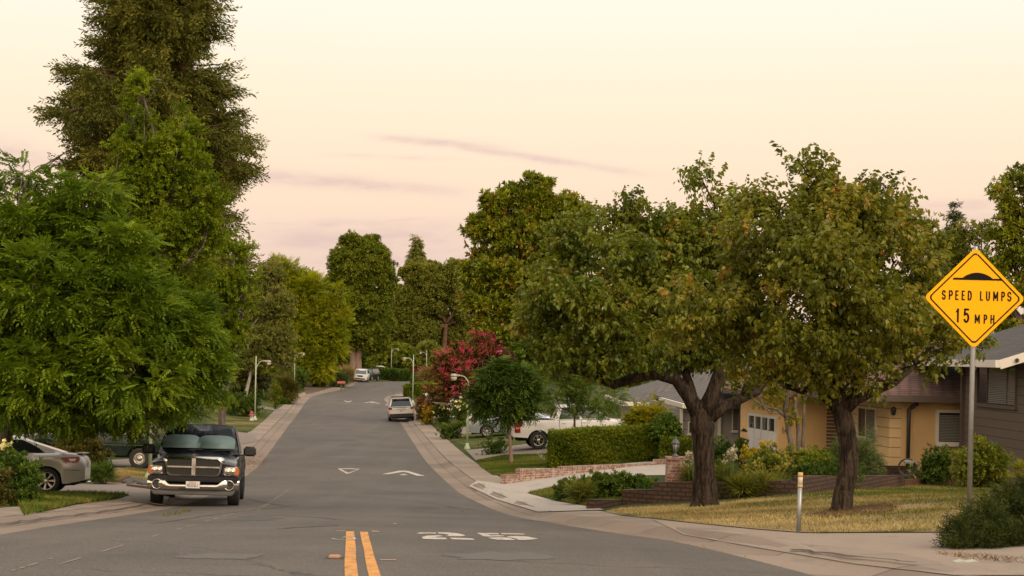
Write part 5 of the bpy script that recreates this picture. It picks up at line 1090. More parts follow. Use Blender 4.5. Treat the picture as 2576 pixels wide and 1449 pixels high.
vsp = dict(L=5.1, W=2.0, axles=(-1.45, 1.55), arch=.40, wr=.34, rim=.23, clear=.2, top=[(-2.55, 1.05), (-2.4, 1.08), (1.4, 1.0), (1.9, .95), (2.4, .8), (2.55, .6)], crown=[(-2.55, 0), (1.4, .02), (2.55, .05)], sill=[(-2.55, .36), (-2, .28), (2.55, .25)], round=(.6, .4), taper=(.2, .12), tuck=.05, shoulder=.93,
           cab=((1.75, .97), (.75, 1.68), (-2.0, 1.70), (-2.42, 1.08)), cabw=(.88, .70), win=[(.1, .36, .06, .34, .07, .88), (.38, .64, .36, .62, .07, .88), (.66, .92, .64, .93, .07, .88)], rwm=(.86, .06, .93), handles=(.5, -.7), seams=(1.2, .2, -.9))
mnv = motorcar('minivan', 'pale blue minivan with its tail toward the kerb behind the right street lamp', 'car', P_blue, vsp, (8, .4, .26, 0), M_alloy, (M_glass, M_glassg, M_glass))
for s in (1, -1): part(mnv, 'tail_light', M_redl, lambda m: m.prism([(-.05, -.06), (.34, -.02), (.40, .10), (-.05, .10)], .08, Matrix.Translation((s * .90, -2.42, 1.0)) @ Matrix.Rotation(R(90 + s * -14), 4, 'Z')), .02, 40)
part(mnv, 'number_plate', M_plate, lambda m: m.box((0, -2.56, .8), (.305, .012, .155)), .004)
place(mnv, gx(1160, 78) + Vector((1, .05, 0)) * 2.75 + Vector((.1, 1.0, 0)), Vector((1, .02, 0)))
ssp = dict(L=4.78, W=1.91, axles=(-1.37, 1.42), arch=.42, wr=.37, rim=.24, clear=.22, top=[(-2.39, .98), (-2.3, 1.06), (1.3, 1.06), (1.7, 1.02), (2.3, .9), (2.39, .7)], crown=[(-2.39, 0), (1.3, .02), (2.39, .04)], sill=[(-2.39, .45), (-2, .34), (2.39, .34)], round=(.5, .35), taper=(.16, .09), tuck=.04, shoulder=.95,
           cab=((1.45, 1.04), (.6, 1.69), (-1.75, 1.70), (-2.28, 1.08)), cabw=(.90, .70), win=[(.1, .38, .06, .36, .07, .88), (.40, .66, .38, .64, .07, .88), (.68, .92, .66, .93, .07, .88)], rwm=(.86, .06, .86), handles=(.45, -.55), seams=(1.0, .1, -.85))
suv = motorcar('sport_utility_car', 'silver sport utility car parked at the right kerb, seen from behind', 'car', P_gold, ssp, (5, .6, .4, 0), M_alloy, (M_glass, M_glass, M_glass))
for s in (1, -1):
    part(suv, 'tail_light', M_redl, lambda m: m.box((s * .80, -2.36, .99), (.25, .14, .17)), .03, 45)
    part(suv, 'bumper_reflector', M_redl, lambda m: m.box((s * .78, -2.42, .58), (.2, .03, .05)), .008)
part(suv, 'rear_bumper', M_trim, lambda m: m.box((0, -2.36, .46), (1.76, .20, .26)), .04, 45); part(suv, 'bumper_trim', M_chrome, lambda m: m.box((0, -2.40, .605), (1.3, .14, .02)), .006)
pl = part(suv, 'number_plate', M_plate, lambda m: m.box((0, -2.405, .80), (.34, .016, .17)), .004); part(pl, 'plate_print', M_inkr, lambda m: m.box((0, -2.416, .79), (.24, .006, .06)))
part(suv, 'garnish', M_chrome, lambda m: m.box((0, -2.40, .925), (.66, .03, .04)), .008); parts(suv, 'roof_rack', M_trim, [bx((s * .66, -.6, 1.765), (.04, 1.9, .04)) for s in (1, -1)] + [bx((0, y, 1.775), (1.36, .05, .04)) for y in (-1.3, .1)], .008)
part(suv, 'roof_spoiler', P_gold, lambda m: m.box((0, -1.86, 1.70), (1.36, .3, .05)), .02, 45); part(suv, 'window_sticker', M_plate, lambda m: m.lathe([(.045, 0), (.045, .006), (.001, .007)], 10, Matrix.Translation((-.56, -2.17, 1.22)) @ Matrix.Rotation(R(66), 4, 'X'), cap=False)); part(suv, 'aerial', M_trim, lambda m: m.tube([(-.45, 1.2, 1.1), (-.50, 1.15, 2.2)], .008, 5))
hs = HD(106); place(suv, gx(1012, 104.5) + Vector((hs[0], hs[1], 0)) * 2.3, Vector((hs[0] + .02, hs[1], 0)))
esp = dict(ssp); esp.update(L=4.52, W=1.84, axles=(-1.3, 1.39))
esc = motorcar('sport_utility_car', 'small white sport utility car facing the camera at the far bend', 'car', P_white, esp, (5, .6, .4, 0), M_alloy, (M_glassg, M_glass, M_glass))
def suv_face(r_, L, col, low):
    part(r_, 'grille', M_trim, lambda m: m.prism([(-.42, .10), (.42, .10), (.36, -.08), (.25, -.13), (-.25, -.13), (-.36, -.08)], .06, Matrix.Translation((0, L / 2 + .005, .86))), .01); part(r_, 'lower_grille', M_trim, lambda m: m.box((0, L / 2 - .02, .48), (1.4, .12, .16)), .02)
    for s in (1, -1): part(r_, 'headlight', M_clearl, lambda m: m.box((s * .66, L / 2 - .10, .93), (.34, .2, .11)), .03); part(r_, 'fog_lamp', M_trim, lambda m: m.box((s * .66, L / 2 - .06, .62), (.2, .1, .13)), .03)
    part(r_, 'number_plate', M_plate, lambda m: m.box((0, L / 2 + .02, .66), (.305, .02, .15)))
suv_face(esc, 4.52, 0, 0)
place(esc, gx(905, 190) + Vector((-.05, 2.2, 0)), Vector((.02, -1, 0)))
dsp = dict(ssp); dsp.update(L=4.8)
dsv = motorcar('sport_utility_car', 'dark sport utility car parked right behind the small white one at the far bend', 'car', P_bk2, dsp, (5, .6, .4, 0), M_alloy, (M_glassg, M_glass, M_glass)); suv_face(dsv, 4.8, 0, 0)
place(dsv, gx(925, 199) + Vector((.0, 1.5, 0)), Vector((-.22, -1, 0)))
for nm, lb, mt, x, d, hd_ in (('saloon_car', 'white car behind the dark low hedge at the far bend', P_white, 960, 232, (1, .1)), ('saloon_car', 'dark red car parked right of the low hedge at the far end', P_red, 1056, 236, (.6, -1)),
                              ('saloon_car', 'grey car behind the dark red car at the far end', P_blue, 1078, 246, (1, -.2)), ('saloon_car', 'pale blue car behind the stop sign at the far end', P_blue, 1006, 244, (.2, -1)), ('saloon_car', 'white car half hidden behind the crape myrtle blossom', P_white, 1135, 112, (1, .1))):
    s2 = dict(csp if 'white car half' not in lb else vsp); s2['handles'] = (.2, -.6) ; c_ = motorcar(nm, lb, 'car', mt, s2, (5, .6, .4, 0), M_alloy, (M_glass, M_glass, M_glass)); L_ = s2['L']
    for s in (1, -1): part(c_, 'tail_light', M_redl, lambda m: m.box((s * s2['W'] * .38, -L_ / 2 + .08, .84), (.34, .18, .12)), .02); part(c_, 'headlight', M_clearl, lambda m: m.box((s * s2['W'] * .34, L_ / 2 - .16, .62), (.3, .2, .1)), .02)
    place(c_, gx(x, d), Vector((hd_[0], hd_[1], 0)))
# ------------------------------------------------------------------ buildings
def siding_mat(name, col, pitch=.26, z0=0.0):
    m, t, b = newmat(name); p = geo(t); s = t.add('ShaderNodeSeparateXYZ'); t.put(s.inputs[0], p)
    k = t.m('FRACT', t.m('DIVIDE', t.m('SUBTRACT', s.outputs[2], z0), pitch)); n = t.noise(p, 3, 5, .65)
    c = t.mix(n, [x * .85 for x in col], [x * 1.12 for x in col]); c = t.mix(t.m('LESS_THAN', k, .07), c, [x * .25 for x in col])
    t.put(b.inputs['Base Color'], c); t.put(b.inputs['Roughness'], .75); bump(t, b, k, .6, .03); return m
def stucco(name, col):
    m, t, b = newmat(name); p = geo(t); n = t.noise(p, 1.2, 5, .6); f = t.noise(p, 38, 4, .7)
    c = t.mix(n, [x * .86 for x in col], [x * 1.1 for x in col]); c = t.mix(t.rng(f, .4, .75, 0, .3), c, [x * .7 for x in col]); t.put(b.inputs['Base Color'], c); t.put(b.inputs['Roughness'], .9); bump(t, b, f, .4, .02); return m
def shingle_mat(name, c1, c2, dark, rowh=.16):
    m, t, b = newmat(name); p = geo(t); s = t.add('ShaderNodeSeparateXYZ'); t.put(s.inputs[0], p)
    cb = t.add('ShaderNodeCombineXYZ'); t.put(cb.inputs[0], t.m('ADD', s.outputs[0], t.m('MULTIPLY', s.outputs[1], .83))); t.put(cb.inputs[1], t.m('MULTIPLY', s.outputs[2], 3.0))
    br = t.add('ShaderNodeTexBrick'); t.put(br.inputs['Vector'], cb.outputs[0]); t.put(br.inputs['Color1'], c1); t.put(br.inputs['Color2'], c2); t.put(br.inputs['Mortar'], dark)
    t.put(br.inputs['Scale'], 1.0); t.put(br.inputs['Mortar Size'], .026); t.put(br.inputs['Brick Width'], .34); t.put(br.inputs['Row Height'], rowh); t.put(br.inputs['Bias'], 0.0)
    n = t.noise(p, 1.3, 5, .65); c = t.mix(t.rng(n, .3, .75, 0, .5), br.outputs[0], dark); t.put(b.inputs['Base Color'], c); t.put(b.inputs['Roughness'], .9); bump(t, b, br.outputs['Fac'], -.5, .03); return m
def brick_mat(name, c1, c2, mortar, w=.215, h=.075, ms=.011, lime=.0, vert=False):
    m, t, b = newmat(name); p = obj_c(t); s = t.add('ShaderNodeSeparateXYZ'); t.put(s.inputs[0], p)
    cb = t.add('ShaderNodeCombineXYZ'); t.put(cb.inputs[0], t.m('ADD', s.outputs[0], s.outputs[1])); t.put(cb.inputs[1], s.outputs[2])
    br = t.add('ShaderNodeTexBrick'); t.put(br.inputs['Vector'], cb.outputs[0]); t.put(br.inputs['Color1'], c1); t.put(br.inputs['Color2'], c2); t.put(br.inputs['Mortar'], mortar); t.put(br.inputs['Scale'], 1.0)
    t.put(br.inputs['Mortar Size'], ms); t.put(br.inputs['Brick Width'], w); t.put(br.inputs['Row Height'], h); t.put(br.inputs['Mortar Smooth'], .15)
    if vert: br.offset = 0
    n = t.noise(p, 7, 6, .7); c = t.mix(t.rng(n, .35, .8, 0, .6), br.outputs[0], [x * .45 for x in c1])
    if lime: c = t.mix(t.m('MULTIPLY', t.rng(t.noise(p, 5.5, 6, .75), .55 - lime * .1, .62), .75), c, (.48, .40, .34))
    t.put(b.inputs['Base Color'], c); t.put(b.inputs['Roughness'], .92); bump(t, b, br.outputs['Fac'], -.7, .02); return m
M_yel = stucco('yellow_stucco', (.66, .43, .20)); M_yels = siding_mat('yellow_siding', (.70, .49, .25), .30, .1); M_brown = siding_mat('brown_grey_siding', (.125, .098, .076), .245, .05); M_greys = siding_mat('grey_siding', (.30, .285, .275), .33); M_grey = stucco('grey_stucco', (.33, .305, .29))
M_rb = shingle_mat('red_brown_shingles', (.20, .102, .076), (.125, .062, .046), (.028, .016, .014), .17); M_rg = shingle_mat('grey_shingles', (.185, .165, .15), (.14, .125, .115), (.05, .045, .042), .14); M_rd = shingle_mat('dark_grey_shingles', (.10, .09, .086), (.072, .066, .064), (.028, .026, .026), .14)
M_wtrim = plain('white_trim_paint', (.66, .60, .53), .55, var=.08); M_btrim = plain('brown_trim_paint', (.10, .07, .058), .6); M_dtrim = plain('dark_downspout', (.035, .032, .032), .5); M_gdoor = plain('white_garage_door', (.60, .585, .58), .5, var=.05)
M_wglass = glassm('window_glass', (.03, .034, .033), .05); M_blind = plain('pale_blind_slats', (.20, .19, .165), .7)
M_brk = brick_mat('whitewashed_red_brick', (.27, .085, .05), (.15, .062, .042), (.40, .31, .25), ms=.014, lime=1.1); M_brkv = brick_mat('red_brick_soldiers', (.24, .105, .075), (.18, .085, .06), (.36, .29, .24), .075, .4, .012, .7, True)
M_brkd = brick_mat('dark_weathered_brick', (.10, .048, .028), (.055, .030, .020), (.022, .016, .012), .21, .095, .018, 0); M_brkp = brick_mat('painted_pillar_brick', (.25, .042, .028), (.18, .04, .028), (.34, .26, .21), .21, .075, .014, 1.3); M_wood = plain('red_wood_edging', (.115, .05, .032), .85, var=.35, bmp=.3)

def seg_wall(root, name, A, B, z0, z1, mat, thick=.2, parent=True):
    A, B = Vector((A[0], A[1], 0)), Vector((B[0], B[1], 0)); d = B - A; L = d.length; ang = math.atan2(d.y, d.x)
    mb = MB(); mb.box((L / 2, thick / 2, (z0 + z1) / 2), (L, thick, z1 - z0)); o = mb.build(name, mat, root)
    r0 = root.location if root else Vector(); o.location = (A.x - r0.x, A.y - r0.y, -r0.z); o.rotation_euler = (0, 0, ang); return o
def window(root, A, B, z0, z1, split=(.5,), frame_m=None, fw=.06, proud=.05, blind=True, name='window'):
    """window on a wall running A -> B (camera side is the wall's right-hand side seen along A -> B)"""
    A, B = Vector((A[0], A[1], 0)), Vector((B[0], B[1], 0)); d = B - A; L = d.length; ang = math.atan2(d.y, d.x); h = z1 - z0; r0 = root.location
    mb = MB(); mb.box((L / 2, -proud / 2, fw / 2), (L, proud, fw)); mb.box((L / 2, -proud / 2, h - fw / 2), (L, proud, fw)); mb.box((fw / 2, -proud / 2, h / 2), (fw, proud, h - 2 * fw)); mb.box((L - fw / 2, -proud / 2, h / 2), (fw, proud, h - 2 * fw))
    for s in split: mb.box((L * s, -proud / 2 + .004, h / 2), (fw * .8, proud - .008, h - 2 * fw))
    mb.box((L / 2, -proud * .8, -.025), (L + .1, proud * 1.8, .05))
    w_ = mb.build(name, frame_m or M_wtrim, root); w_.location = (A.x - r0.x, A.y - r0.y, z0 - r0.z); w_.rotation_euler = (0, 0, ang)
    g = MB(); g.box((L / 2, -.012, h / 2), (L - fw, .012, h - fw)); g.build('pane', M_wglass, w_)
    if blind:
        b = MB(); n = int(h / .055)
        s0, s1 = (L * split[0] + fw, L - fw) if split else (fw, L - fw)
        for i in range(1, n - 1): b.box(((s0 + s1) / 2, -.022, fw + i * (h - 2 * fw) / n), (s1 - s0, .006, .034))
        b.build('blind', M_blind, w_)
    return w_
def gable_roof(root, name, x0, x1, y0, y1, ze, slope, mat, axis='x', hip=0.0, th=.16, ridge=None):
    """roof over a plan rectangle; ridge along axis; hip = how far the ridge ends are pulled in (lo, hi)"""
    lo, hi = hip if hasattr(hip, '__len__') else (hip, hip); bm = bmesh.new(); r0 = root.location
    if axis == 'x': ym = (y0 + y1) / 2; zr = ze + slope * (y1 - y0) / 2; c = [(x0, y0, ze), (x1, y0, ze), (x1, y1, ze), (x0, y1, ze)]; r = [(x0 + lo, ym, zr), (x1 - hi, ym, zr)]; fs = [(0, 1, 5, 4), (1, 2, 5), (2, 3, 4, 5), (3, 0, 4)]
    else: xm = (x0 + x1) / 2; zr = ze + slope * (x1 - x0) / 2; c = [(x0, y0, ze), (x1, y0, ze), (x1, y1, ze), (x0, y1, ze)]; r = [(xm, y0 + lo, zr), (xm, y1 - hi, zr)]; fs = [(0, 1, 4), (1, 2, 5, 4), (2, 3, 5), (3, 0, 4, 5)]
    top = [bm.verts.new(Vector(p) - r0) for p in c + r]; bot = [bm.verts.new(Vector((p[0], p[1], p[2] - th)) - r0) for p in c]
    for f in fs: bm.faces.new([top[i] for i in f])
    for i in range(4): bm.faces.new((bot[i], bot[(i + 1) % 4], top[(i + 1) % 4], top[i]))
    bm.faces.new(bot[::-1]); bmesh.ops.recalc_face_normals(bm, faces=bm.faces[:]); me = bpy.data.meshes.new(name); bm.to_mesh(me); bm.free(); return link(name, me, mat, root)
def bar(root, name, a, b, w_, h, mat):
    a, b = Vector(a), Vector(b); d = b - a; mb = MB(); q_ = d.to_track_quat('X', 'Z'); mb.box((a + b) / 2 - root.location, (d.length, w_, h), rot=q_.to_matrix()); return mb.build(name, mat, root)
xy = lambda x, d: ((x - CX) / F * d + .0, d)
# yellow house
y_e = at(2300, 1008, 43.5).z
P1, P2, P3, P4, P5 = xy(1866, 52.6), xy(1962, 48.4), xy(2118, 48.4), xy(2241, 44.0), xy(2470, 44.0)
P4b = xy(2270, 44.0); yh = empty('yellow_house', (P4[0], P4[1], G1(*P4)), 0, 'yellow bungalow with red brown shingle roof and white garage door behind the shade trees', 'house')
zb = G1(*P4) - .4; z2 = y_e - .02
seg_wall(yh, 'garage_wall', P1, P2, zb, z2 - .02, M_yel); seg_wall(yh, 'wall', P2, P3, zb, z2, M_yel); seg_wall(yh, 'siding_wall', P3, P4, zb, z2 - .01, M_yels); seg_wall(yh, 'siding_wall', P4, P4b, zb, z2, M_yels); seg_wall(yh, 'wall', (P4b[0] + .003, P4b[1]), P5, zb, z2, M_yel)
def lerp2(a, b, t): return (a[0] + (b[0] - a[0]) * t, a[1] + (b[1] - a[1]) * t)
def along(A, B, px): # fraction of the wall A-B that lies under pixel column px
    return min(max(np.interp(px, *zip(*[(CX + F * (A[0] + (B[0] - A[0]) * t) / (A[1] + (B[1] - A[1]) * t), t) for t in np.linspace(-.2, 1.2, 141)])), -.2), 1.2)
a0, a1 = along(P1, P2, 1888), along(P1, P2, 1958); gA, gB = lerp2(P1, P2, a0), lerp2(P1, P2, a1); zg0 = G1(*gA) + .05; zg1 = at(1920, 1043, (gA[1] + gB[1]) / 2).z
gd = window(yh, gA, gB, zg0, zg1, (), M_gdoor, .09, .05, False, 'garage_door'); Lg = math.hypot(gB[0] - gA[0], gB[1] - gA[1]); hg = zg1 - zg0
pn = MB()
for r_ in range(3):
    for c_ in range(4): pn.box((Lg * (c_ + .5) / 4, -.045, .12 + (hg - .62) * (r_ + .5) / 3), (Lg / 4 - .07, .03, (hg - .62) / 3 - .05))
pn.box((Lg / 2, -.026, .06 + (hg - .58) / 2), (Lg - .18, .012, hg - .60)); pn.build('door_panel', M_gdoor, gd)
fr_ = MB()
for c_ in range(5): fr_.box((.05 + (Lg - .10) * c_ / 4, -.04, hg - .30), (.10, .04, .42))
fr_.build('door_mullion', M_gdoor, gd)
a0, a1 = along(P3, P4, 2163), along(P3, P4, 2209); wA, wB = lerp2(P3, P4, a0), lerp2(P3, P4, a1); dm = (wA[1] + wB[1]) / 2
window(yh, wA, wB, at(2187, 1104, dm).z, at(2187, 1024, dm).z, (.45,))
window(yh, xy(2357, 44), xy(2440, 44), at(2390, 1119, 44).z, at(2390, 1031, 44).z, (.02, .80), fw=.09, proud=.06)
sp_ = MB(); dz_ = [Vector(p) - yh.location for p in (at(2287, 1030, 43.85), at(2283, 1180, 43.85))]; sp_.tube([at(2308, 1016, 43.6) - yh.location, at(2292, 1026, 43.85) - yh.location, dz_[0], dz_[1]], .06, 6); sp_.build('downspout', M_dtrim, yh)
lv = MB(); A_, B_ = xy(2088, 48.2), xy(2118, 48.0)
for i in range(16): lv.box((.0, 0, i * .12 + .5), (.5, .05, .085))
lo = lv.build('louvre_screen', M_btrim, yh); lo.location = (B_[0] - .22 - yh.location.x, B_[1] - yh.location.y, 0)
rx0 = xy(1845, 50)[0]
gable_roof(yh, 'roof', xy(2100, 43.4)[0] - .3, xy(2100, 43.4)[0] + 16, 43.4, 53.4, y_e + .16, .36, M_rb, 'x', (5, 0)); gable_roof(yh, 'garage_roof', rx0, rx0 + 9, 47.8, 55, y_e + .12, .36, M_rb, 'x', (4, 0))
bar(yh, 'fascia', (xy(2100, 43.38)[0] - .3, 43.38, y_e + .06), (xy(2500, 43.38)[0], 43.38, y_e + .06), .05, .2, M_btrim); bar(yh, 'fascia', (rx0, 47.76, y_e + .02), (rx0 + 3.6, 47.76, y_e + .02), .05, .2, M_btrim)
bar(yh, 'gutter', (xy(2038, 47.6)[0], 47.68, y_e + .06), (xy(2082, 47.6)[0], 47.68, y_e + .06), .10, .12, M_wtrim)
for px, py, d_ in ((1925, 1027, 50.0), (1996, 1034, 48.25), (2248, 1033, 43.8)):
    mb = MB(); c_ = at(px, py, d_) - yh.location; mb.lathe([(.05, -.14), (.085, .02), (.09, .06), (.03, .12)], 8, Matrix.Translation(c_)); mb.box(c_ + Vector((.0, .10, .05)), (.05, .2, .05)); mb.build('wall_lamp', M_dtrim, yh)
text_part(yh, 'house_number', '144', .30, at(1977, 1084, 48.37) - yh.location, BACK, M_dtrim, .7, .01)
# brick skirt under the siding corner
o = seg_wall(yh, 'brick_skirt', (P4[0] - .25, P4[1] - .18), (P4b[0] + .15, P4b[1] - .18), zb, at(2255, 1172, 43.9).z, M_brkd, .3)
# grey house
Q1, Q2, Q3 = xy(1636, 64), xy(1718, 54.6), xy(1862, 54.6); zg = at(1727, 1024, 53.9).z
gh = empty('grey_house', (Q2[0], Q2[1], G1(*Q2)), 0, 'grey bungalow with white gutters and a grey shingle roof behind the hedge', 'house'); zb = G1(*Q2) - .4
seg_wall(gh, 'siding_wall', Q1, Q2, zb, zg - .05, M_greys); seg_wall(gh, 'siding_wall', Q2, xy(1768, 54.6), zb, zg - .05, M_greys); seg_wall(gh, 'wall', (xy(1768, 54.6)[0] + .003, 54.6), Q3, zb, zg - .05, M_grey)
bar(gh, 'corner_board', (Q2[0] - .02, Q2[1] - .05, zb), (Q2[0] - .02, Q2[1] - .05, zg - .1), .12, .12, M_wtrim); bar(gh, 'corner_board', (xy(1813, 54.5)[0], 54.52, zb), (xy(1813, 54.5)[0], 54.52, zg - .1), .12, .12, M_wtrim)
window(gh, xy(1734, 54.6), xy(1770, 54.6), at(1750, 1092, 54.6).z, at(1750, 1060, 54.6).z, (.33, .66), fw=.05, blind=False); window(gh, xy(1844, 54.6), xy(1866, 54.6), at(1850, 1085, 54.6).z, at(1850, 1012, 54.6).z, (), fw=.05)
gx0 = xy(1727, 53.8)[0]
gable_roof(gh, 'roof', gx0, gx0 + 15, 53.8, 66, zg + .14, .34, M_rg, 'x', (6, 3)); gable_roof(gh, 'wing_roof', xy(1590, 66)[0] - .4, gx0 + 9, 65.5, 77, at(1593, 1016, 65.6).z + .1, .34, M_rg, 'x', (5.5, 3))
bar(gh, 'gutter', (gx0 - .03, 53.76, zg + .04), (xy(1843, 53.76)[0], 53.76, zg + .04), .13, .17, M_wtrim); bar(gh, 'gutter', (gx0 - .05, 53.75, zg + .04), (gx0 - .05, 62.5, zg + .04), .13, .17, M_wtrim)
wz = at(1593, 1016, 65.6).z; bar(gh, 'gutter', (xy(1590, 66)[0] - .45, 65.4, wz), (xy(1590, 66)[0] - .45, 77, wz), .13, .19, M_wtrim); bar(gh, 'gutter', (xy(1590, 66)[0] - .45, 65.45, wz), (gx0, 65.45, wz), .13, .19, M_wtrim)
seg_wall(gh, 'wing_wall', (xy(1590, 66)[0] + .3, 76), (xy(1590, 66)[0] + .3, 66.2), zb, wz - .1, M_grey)
sp_ = MB(); sp_.tube([at(1860, 1040, 53.9) - gh.location, at(1858, 1126, 54.3) - gh.location, at(1845, 1140, 54.2) - gh.location, at(1843, 1170, 54.1) - gh.location], .04, 6); sp_.build('downspout', M_greyp, gh)
# brown house
bz = at(2516, 918, 37.8).z; W1, W2 = (xy(2428, 43.2)), (13.95, 38.3)
bh = empty('brown_house', (W2[0], W2[1], G1(*W2)), 0, 'dark brown board-sided house with a white rake and gutter at the right edge', 'house'); zb = G1(*W2) - .5
seg_wall(bh, 'siding_wall', W1, W2, zb, bz + .05, M_brown); seg_wall(bh, 'gable_wall', W2, (24, 38.3), zb, bz + 1.0, M_brown)
bar(bh, 'corner_board', (W1[0] - .04, W1[1], zb), (W1[0] - .04, W1[1], bz), .14, .14, M_btrim)
ex = xy(2516, 37.75)[0]; bm = bmesh.new()
pr = [(ex, bz + .12), (ex + 5.2, bz + 1.86), (ex + 10.4, bz + .12)]
mb = MB(); prof = pr + [(x, z - .2) for x, z in pr[::-1]]; mb.prism([(x - bh.location.x, z - bh.location.z) for x, z in prof], 8.6, Matrix.Translation((0, 37.75 + 4.3 - bh.location.y, 0))); mb.build('roof', M_rd, bh)
bar(bh, 'rake_board', (ex - .03, 37.72, bz + .0), (ex + 5.2, 37.72, bz + 1.74), .05, .24, M_wtrim); bar(bh, 'gutter', (ex - .07, 37.7, bz + .03), (ex - .07, 46.4, bz + .03), .14, .2, M_wtrim)
mb = MB(); mb.box((0, 0, 0), (.09, .08, .11)); mb.bevel(.02); sl = mb.build('flood_light', M_dtrim, bh); sl.location = (ex + .42 - bh.location.x, 37.66 - bh.location.y, bz + .13 - bh.location.z)
b0, b1 = along(W1, W2, 2462), along(W1, W2, 2560); wA, wB = lerp2(W1, W2, b0), lerp2(W1, W2, b1); dm = (wA[1] + wB[1]) / 2
window(bh, wA, wB, at(2510, 1022, dm).z, at(2510, 920, dm).z, (.28, .78), M_btrim, fw=.05)
# far houses
fh = empty('far_house', gx(932, 285), 0, 'small grey gabled house end far behind the dark hedge', 'house'); M_fh = stucco('far_grey_wall', (.26, .24, .23))
part(fh, 'wall', M_fh, lambda m: m.prism([(-3, -1), (3, -1), (3, 3.0), (0, 4.6), (-3, 3.0)], 9)); part(fh, 'roof', M_rg, lambda m: (m.box((-1.75, 0, 3.95), (4.0, 9.8, .2), rot=Matrix.Rotation(R(-28), 3, 'Y')), m.box((1.75, 0, 3.95), (4.0, 9.8, .2), rot=Matrix.Rotation(R(28), 3, 'Y'))))
part(fh, 'window', M_wtrim, lambda m: m.box((-.6, -4.52, 1.7), (1.6, .1, 1.5)))
# ------------------------------------------------------------------ masonry
def bwall(name, label, feet, tops, mat, thick=.22, cap=None, caph=.14, grp=None):
    """feet: pixels of the foot line, tops: pixel rows of the top edge at the same points"""
    P = [gp(*f_) for f_ in feet]; root = empty(name, P[0], 0, label, 'wall', grp)
    for i in range(len(P) - 1):
        A, B = P[i], P[i + 1]; d = Vector((B.x - A.x, B.y - A.y, 0)); L = d.length; ang = math.atan2(d.y, d.x)
        hA = (feet[i][1] - tops[i][0]) * A.y / F; hB = (feet[i + 1][1] - tops[i][1]) * B.y / F
        zA, zB = A.z + hA, B.z + hB; low = min(A.z, B.z) - .35
        def blk(nm, m_, z0a, z0b, z1a, z1b, y0, y1):
            mb = MB(); v = [mb.bm.verts.new(p) for p in ((0, y0, z0a), (L, y0, z0b), (L, y1, z0b), (0, y1, z0a), (0, y0, z1a), (L, y0, z1b), (L, y1, z1b), (0, y1, z1a))]
            for f_ in ((0, 1, 5, 4), (1, 2, 6, 5), (2, 3, 7, 6), (3, 0, 4, 7), (4, 5, 6, 7), (3, 2, 1, 0)): mb.bm.faces.new([v[k] for k in f_])
            o = mb.build(nm, m_, root); o.location = (A.x - P[0].x, A.y - P[0].y, A.z - P[0].z); o.rotation_euler = (0, 0, ang); return o
        c_ = caph if cap else 0
        blk('brickwork', mat, low - A.z, low - A.z, zA - A.z - c_, zB - A.z - c_, 0, thick)
        if cap: blk('coping', cap, zA - A.z - c_, zB - A.z - c_, zA - A.z, zB - A.z, -.004, thick + .004)
    return root
bwall('brick_wall', 'whitewashed red brick wall stepping up along the driveway below the hedge', [(1272, 1218), (1308, 1213), (1412, 1198), (1657, 1170), (1700, 1166)], [(1194, 1194), (1179, 1179), (1174, 1165), (1156, 1155)], M_brk, .22, M_brkv, .13)
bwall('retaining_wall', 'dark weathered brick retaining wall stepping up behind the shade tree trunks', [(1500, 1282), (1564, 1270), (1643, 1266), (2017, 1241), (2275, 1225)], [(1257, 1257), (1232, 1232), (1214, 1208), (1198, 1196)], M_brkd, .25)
ed = [gp(x, y) for x, y in ((2275, 1223), (2380, 1219), (2520, 1218))]; rt = empty('wood_edging', ed[0], 0, 'reddish timber edging along the lawn in front of the yellow house', 'edging')
for a, b in zip(ed, ed[1:]): bar(rt, 'plank', a + Vector((0, .05, .07)), b + Vector((0, .05, .07)), .09, .22, M_wood)
bwall('brick_edging', 'low red brick edging in front of the rocks on the left', [(318, 1224), (380, 1232), (425, 1237)], [(1218, 1225), (1225, 1230)], M_wood, .12)
bwall('brick_edging', 'short brick border beneath the round brown bush on the left', [(235, 1210), (300, 1216), (328, 1204)], [(1203, 1207), (1207, 1196)], M_wood, .12)
bwall('brick_edging', 'low red brick edging below the rose garden beyond the silver car', [(1068, 1049), (1110, 1048), (1165, 1045)], [(1043, 1042), (1042, 1039)], M_brk, .2)
pb = at(1700, 1214, 32.6); pil = empty('brick_pillar', pb, 0, 'square red painted brick pillar carrying the lantern', 'pillar')
o = part(pil, 'shaft', M_brkp, lambda m: m.box((0, .2, .13), (.40, .40, .80 + .0))); o2 = part(pil, 'cap', M_brkp, lambda m: m.box((0, .2, .555), (.44, .44, .05)))
lt = empty('lantern', pb + Vector((0, .2, .58)), 0, 'grey metal lantern with glass panes on top of the brick pillar', 'lantern'); M_lant = plain('grey_lantern_metal', (.10, .115, .13), .5, .3); M_lg = plain('lantern_glass', (.42, .40, .36), .15)
part(lt, 'stem', M_lant, lambda m: m.lathe([(.075, 0), (.075, .03), (.03, .06), (.025, .10), (.05, .13), (.06, .15)], 12)); part(lt, 'glass', M_lg, lambda m: m.lathe([(.05, .15), (.075, .30)], 8)); [part(lt, 'cage_bar', M_lant, lambda m: m.tube([(.055 * math.cos(a), .055 * math.sin(a), .15), (.085 * math.cos(a), .085 * math.sin(a), .31)], .009, 5)) for a in [k * math.pi / 3 for k in range(6)]]
part(lt, 'lantern_roof', M_lant, lambda m: m.lathe([(.105, .30), (.10, .32), (.05, .39), (.018, .41), (.022, .44), (.004, .47)], 8))

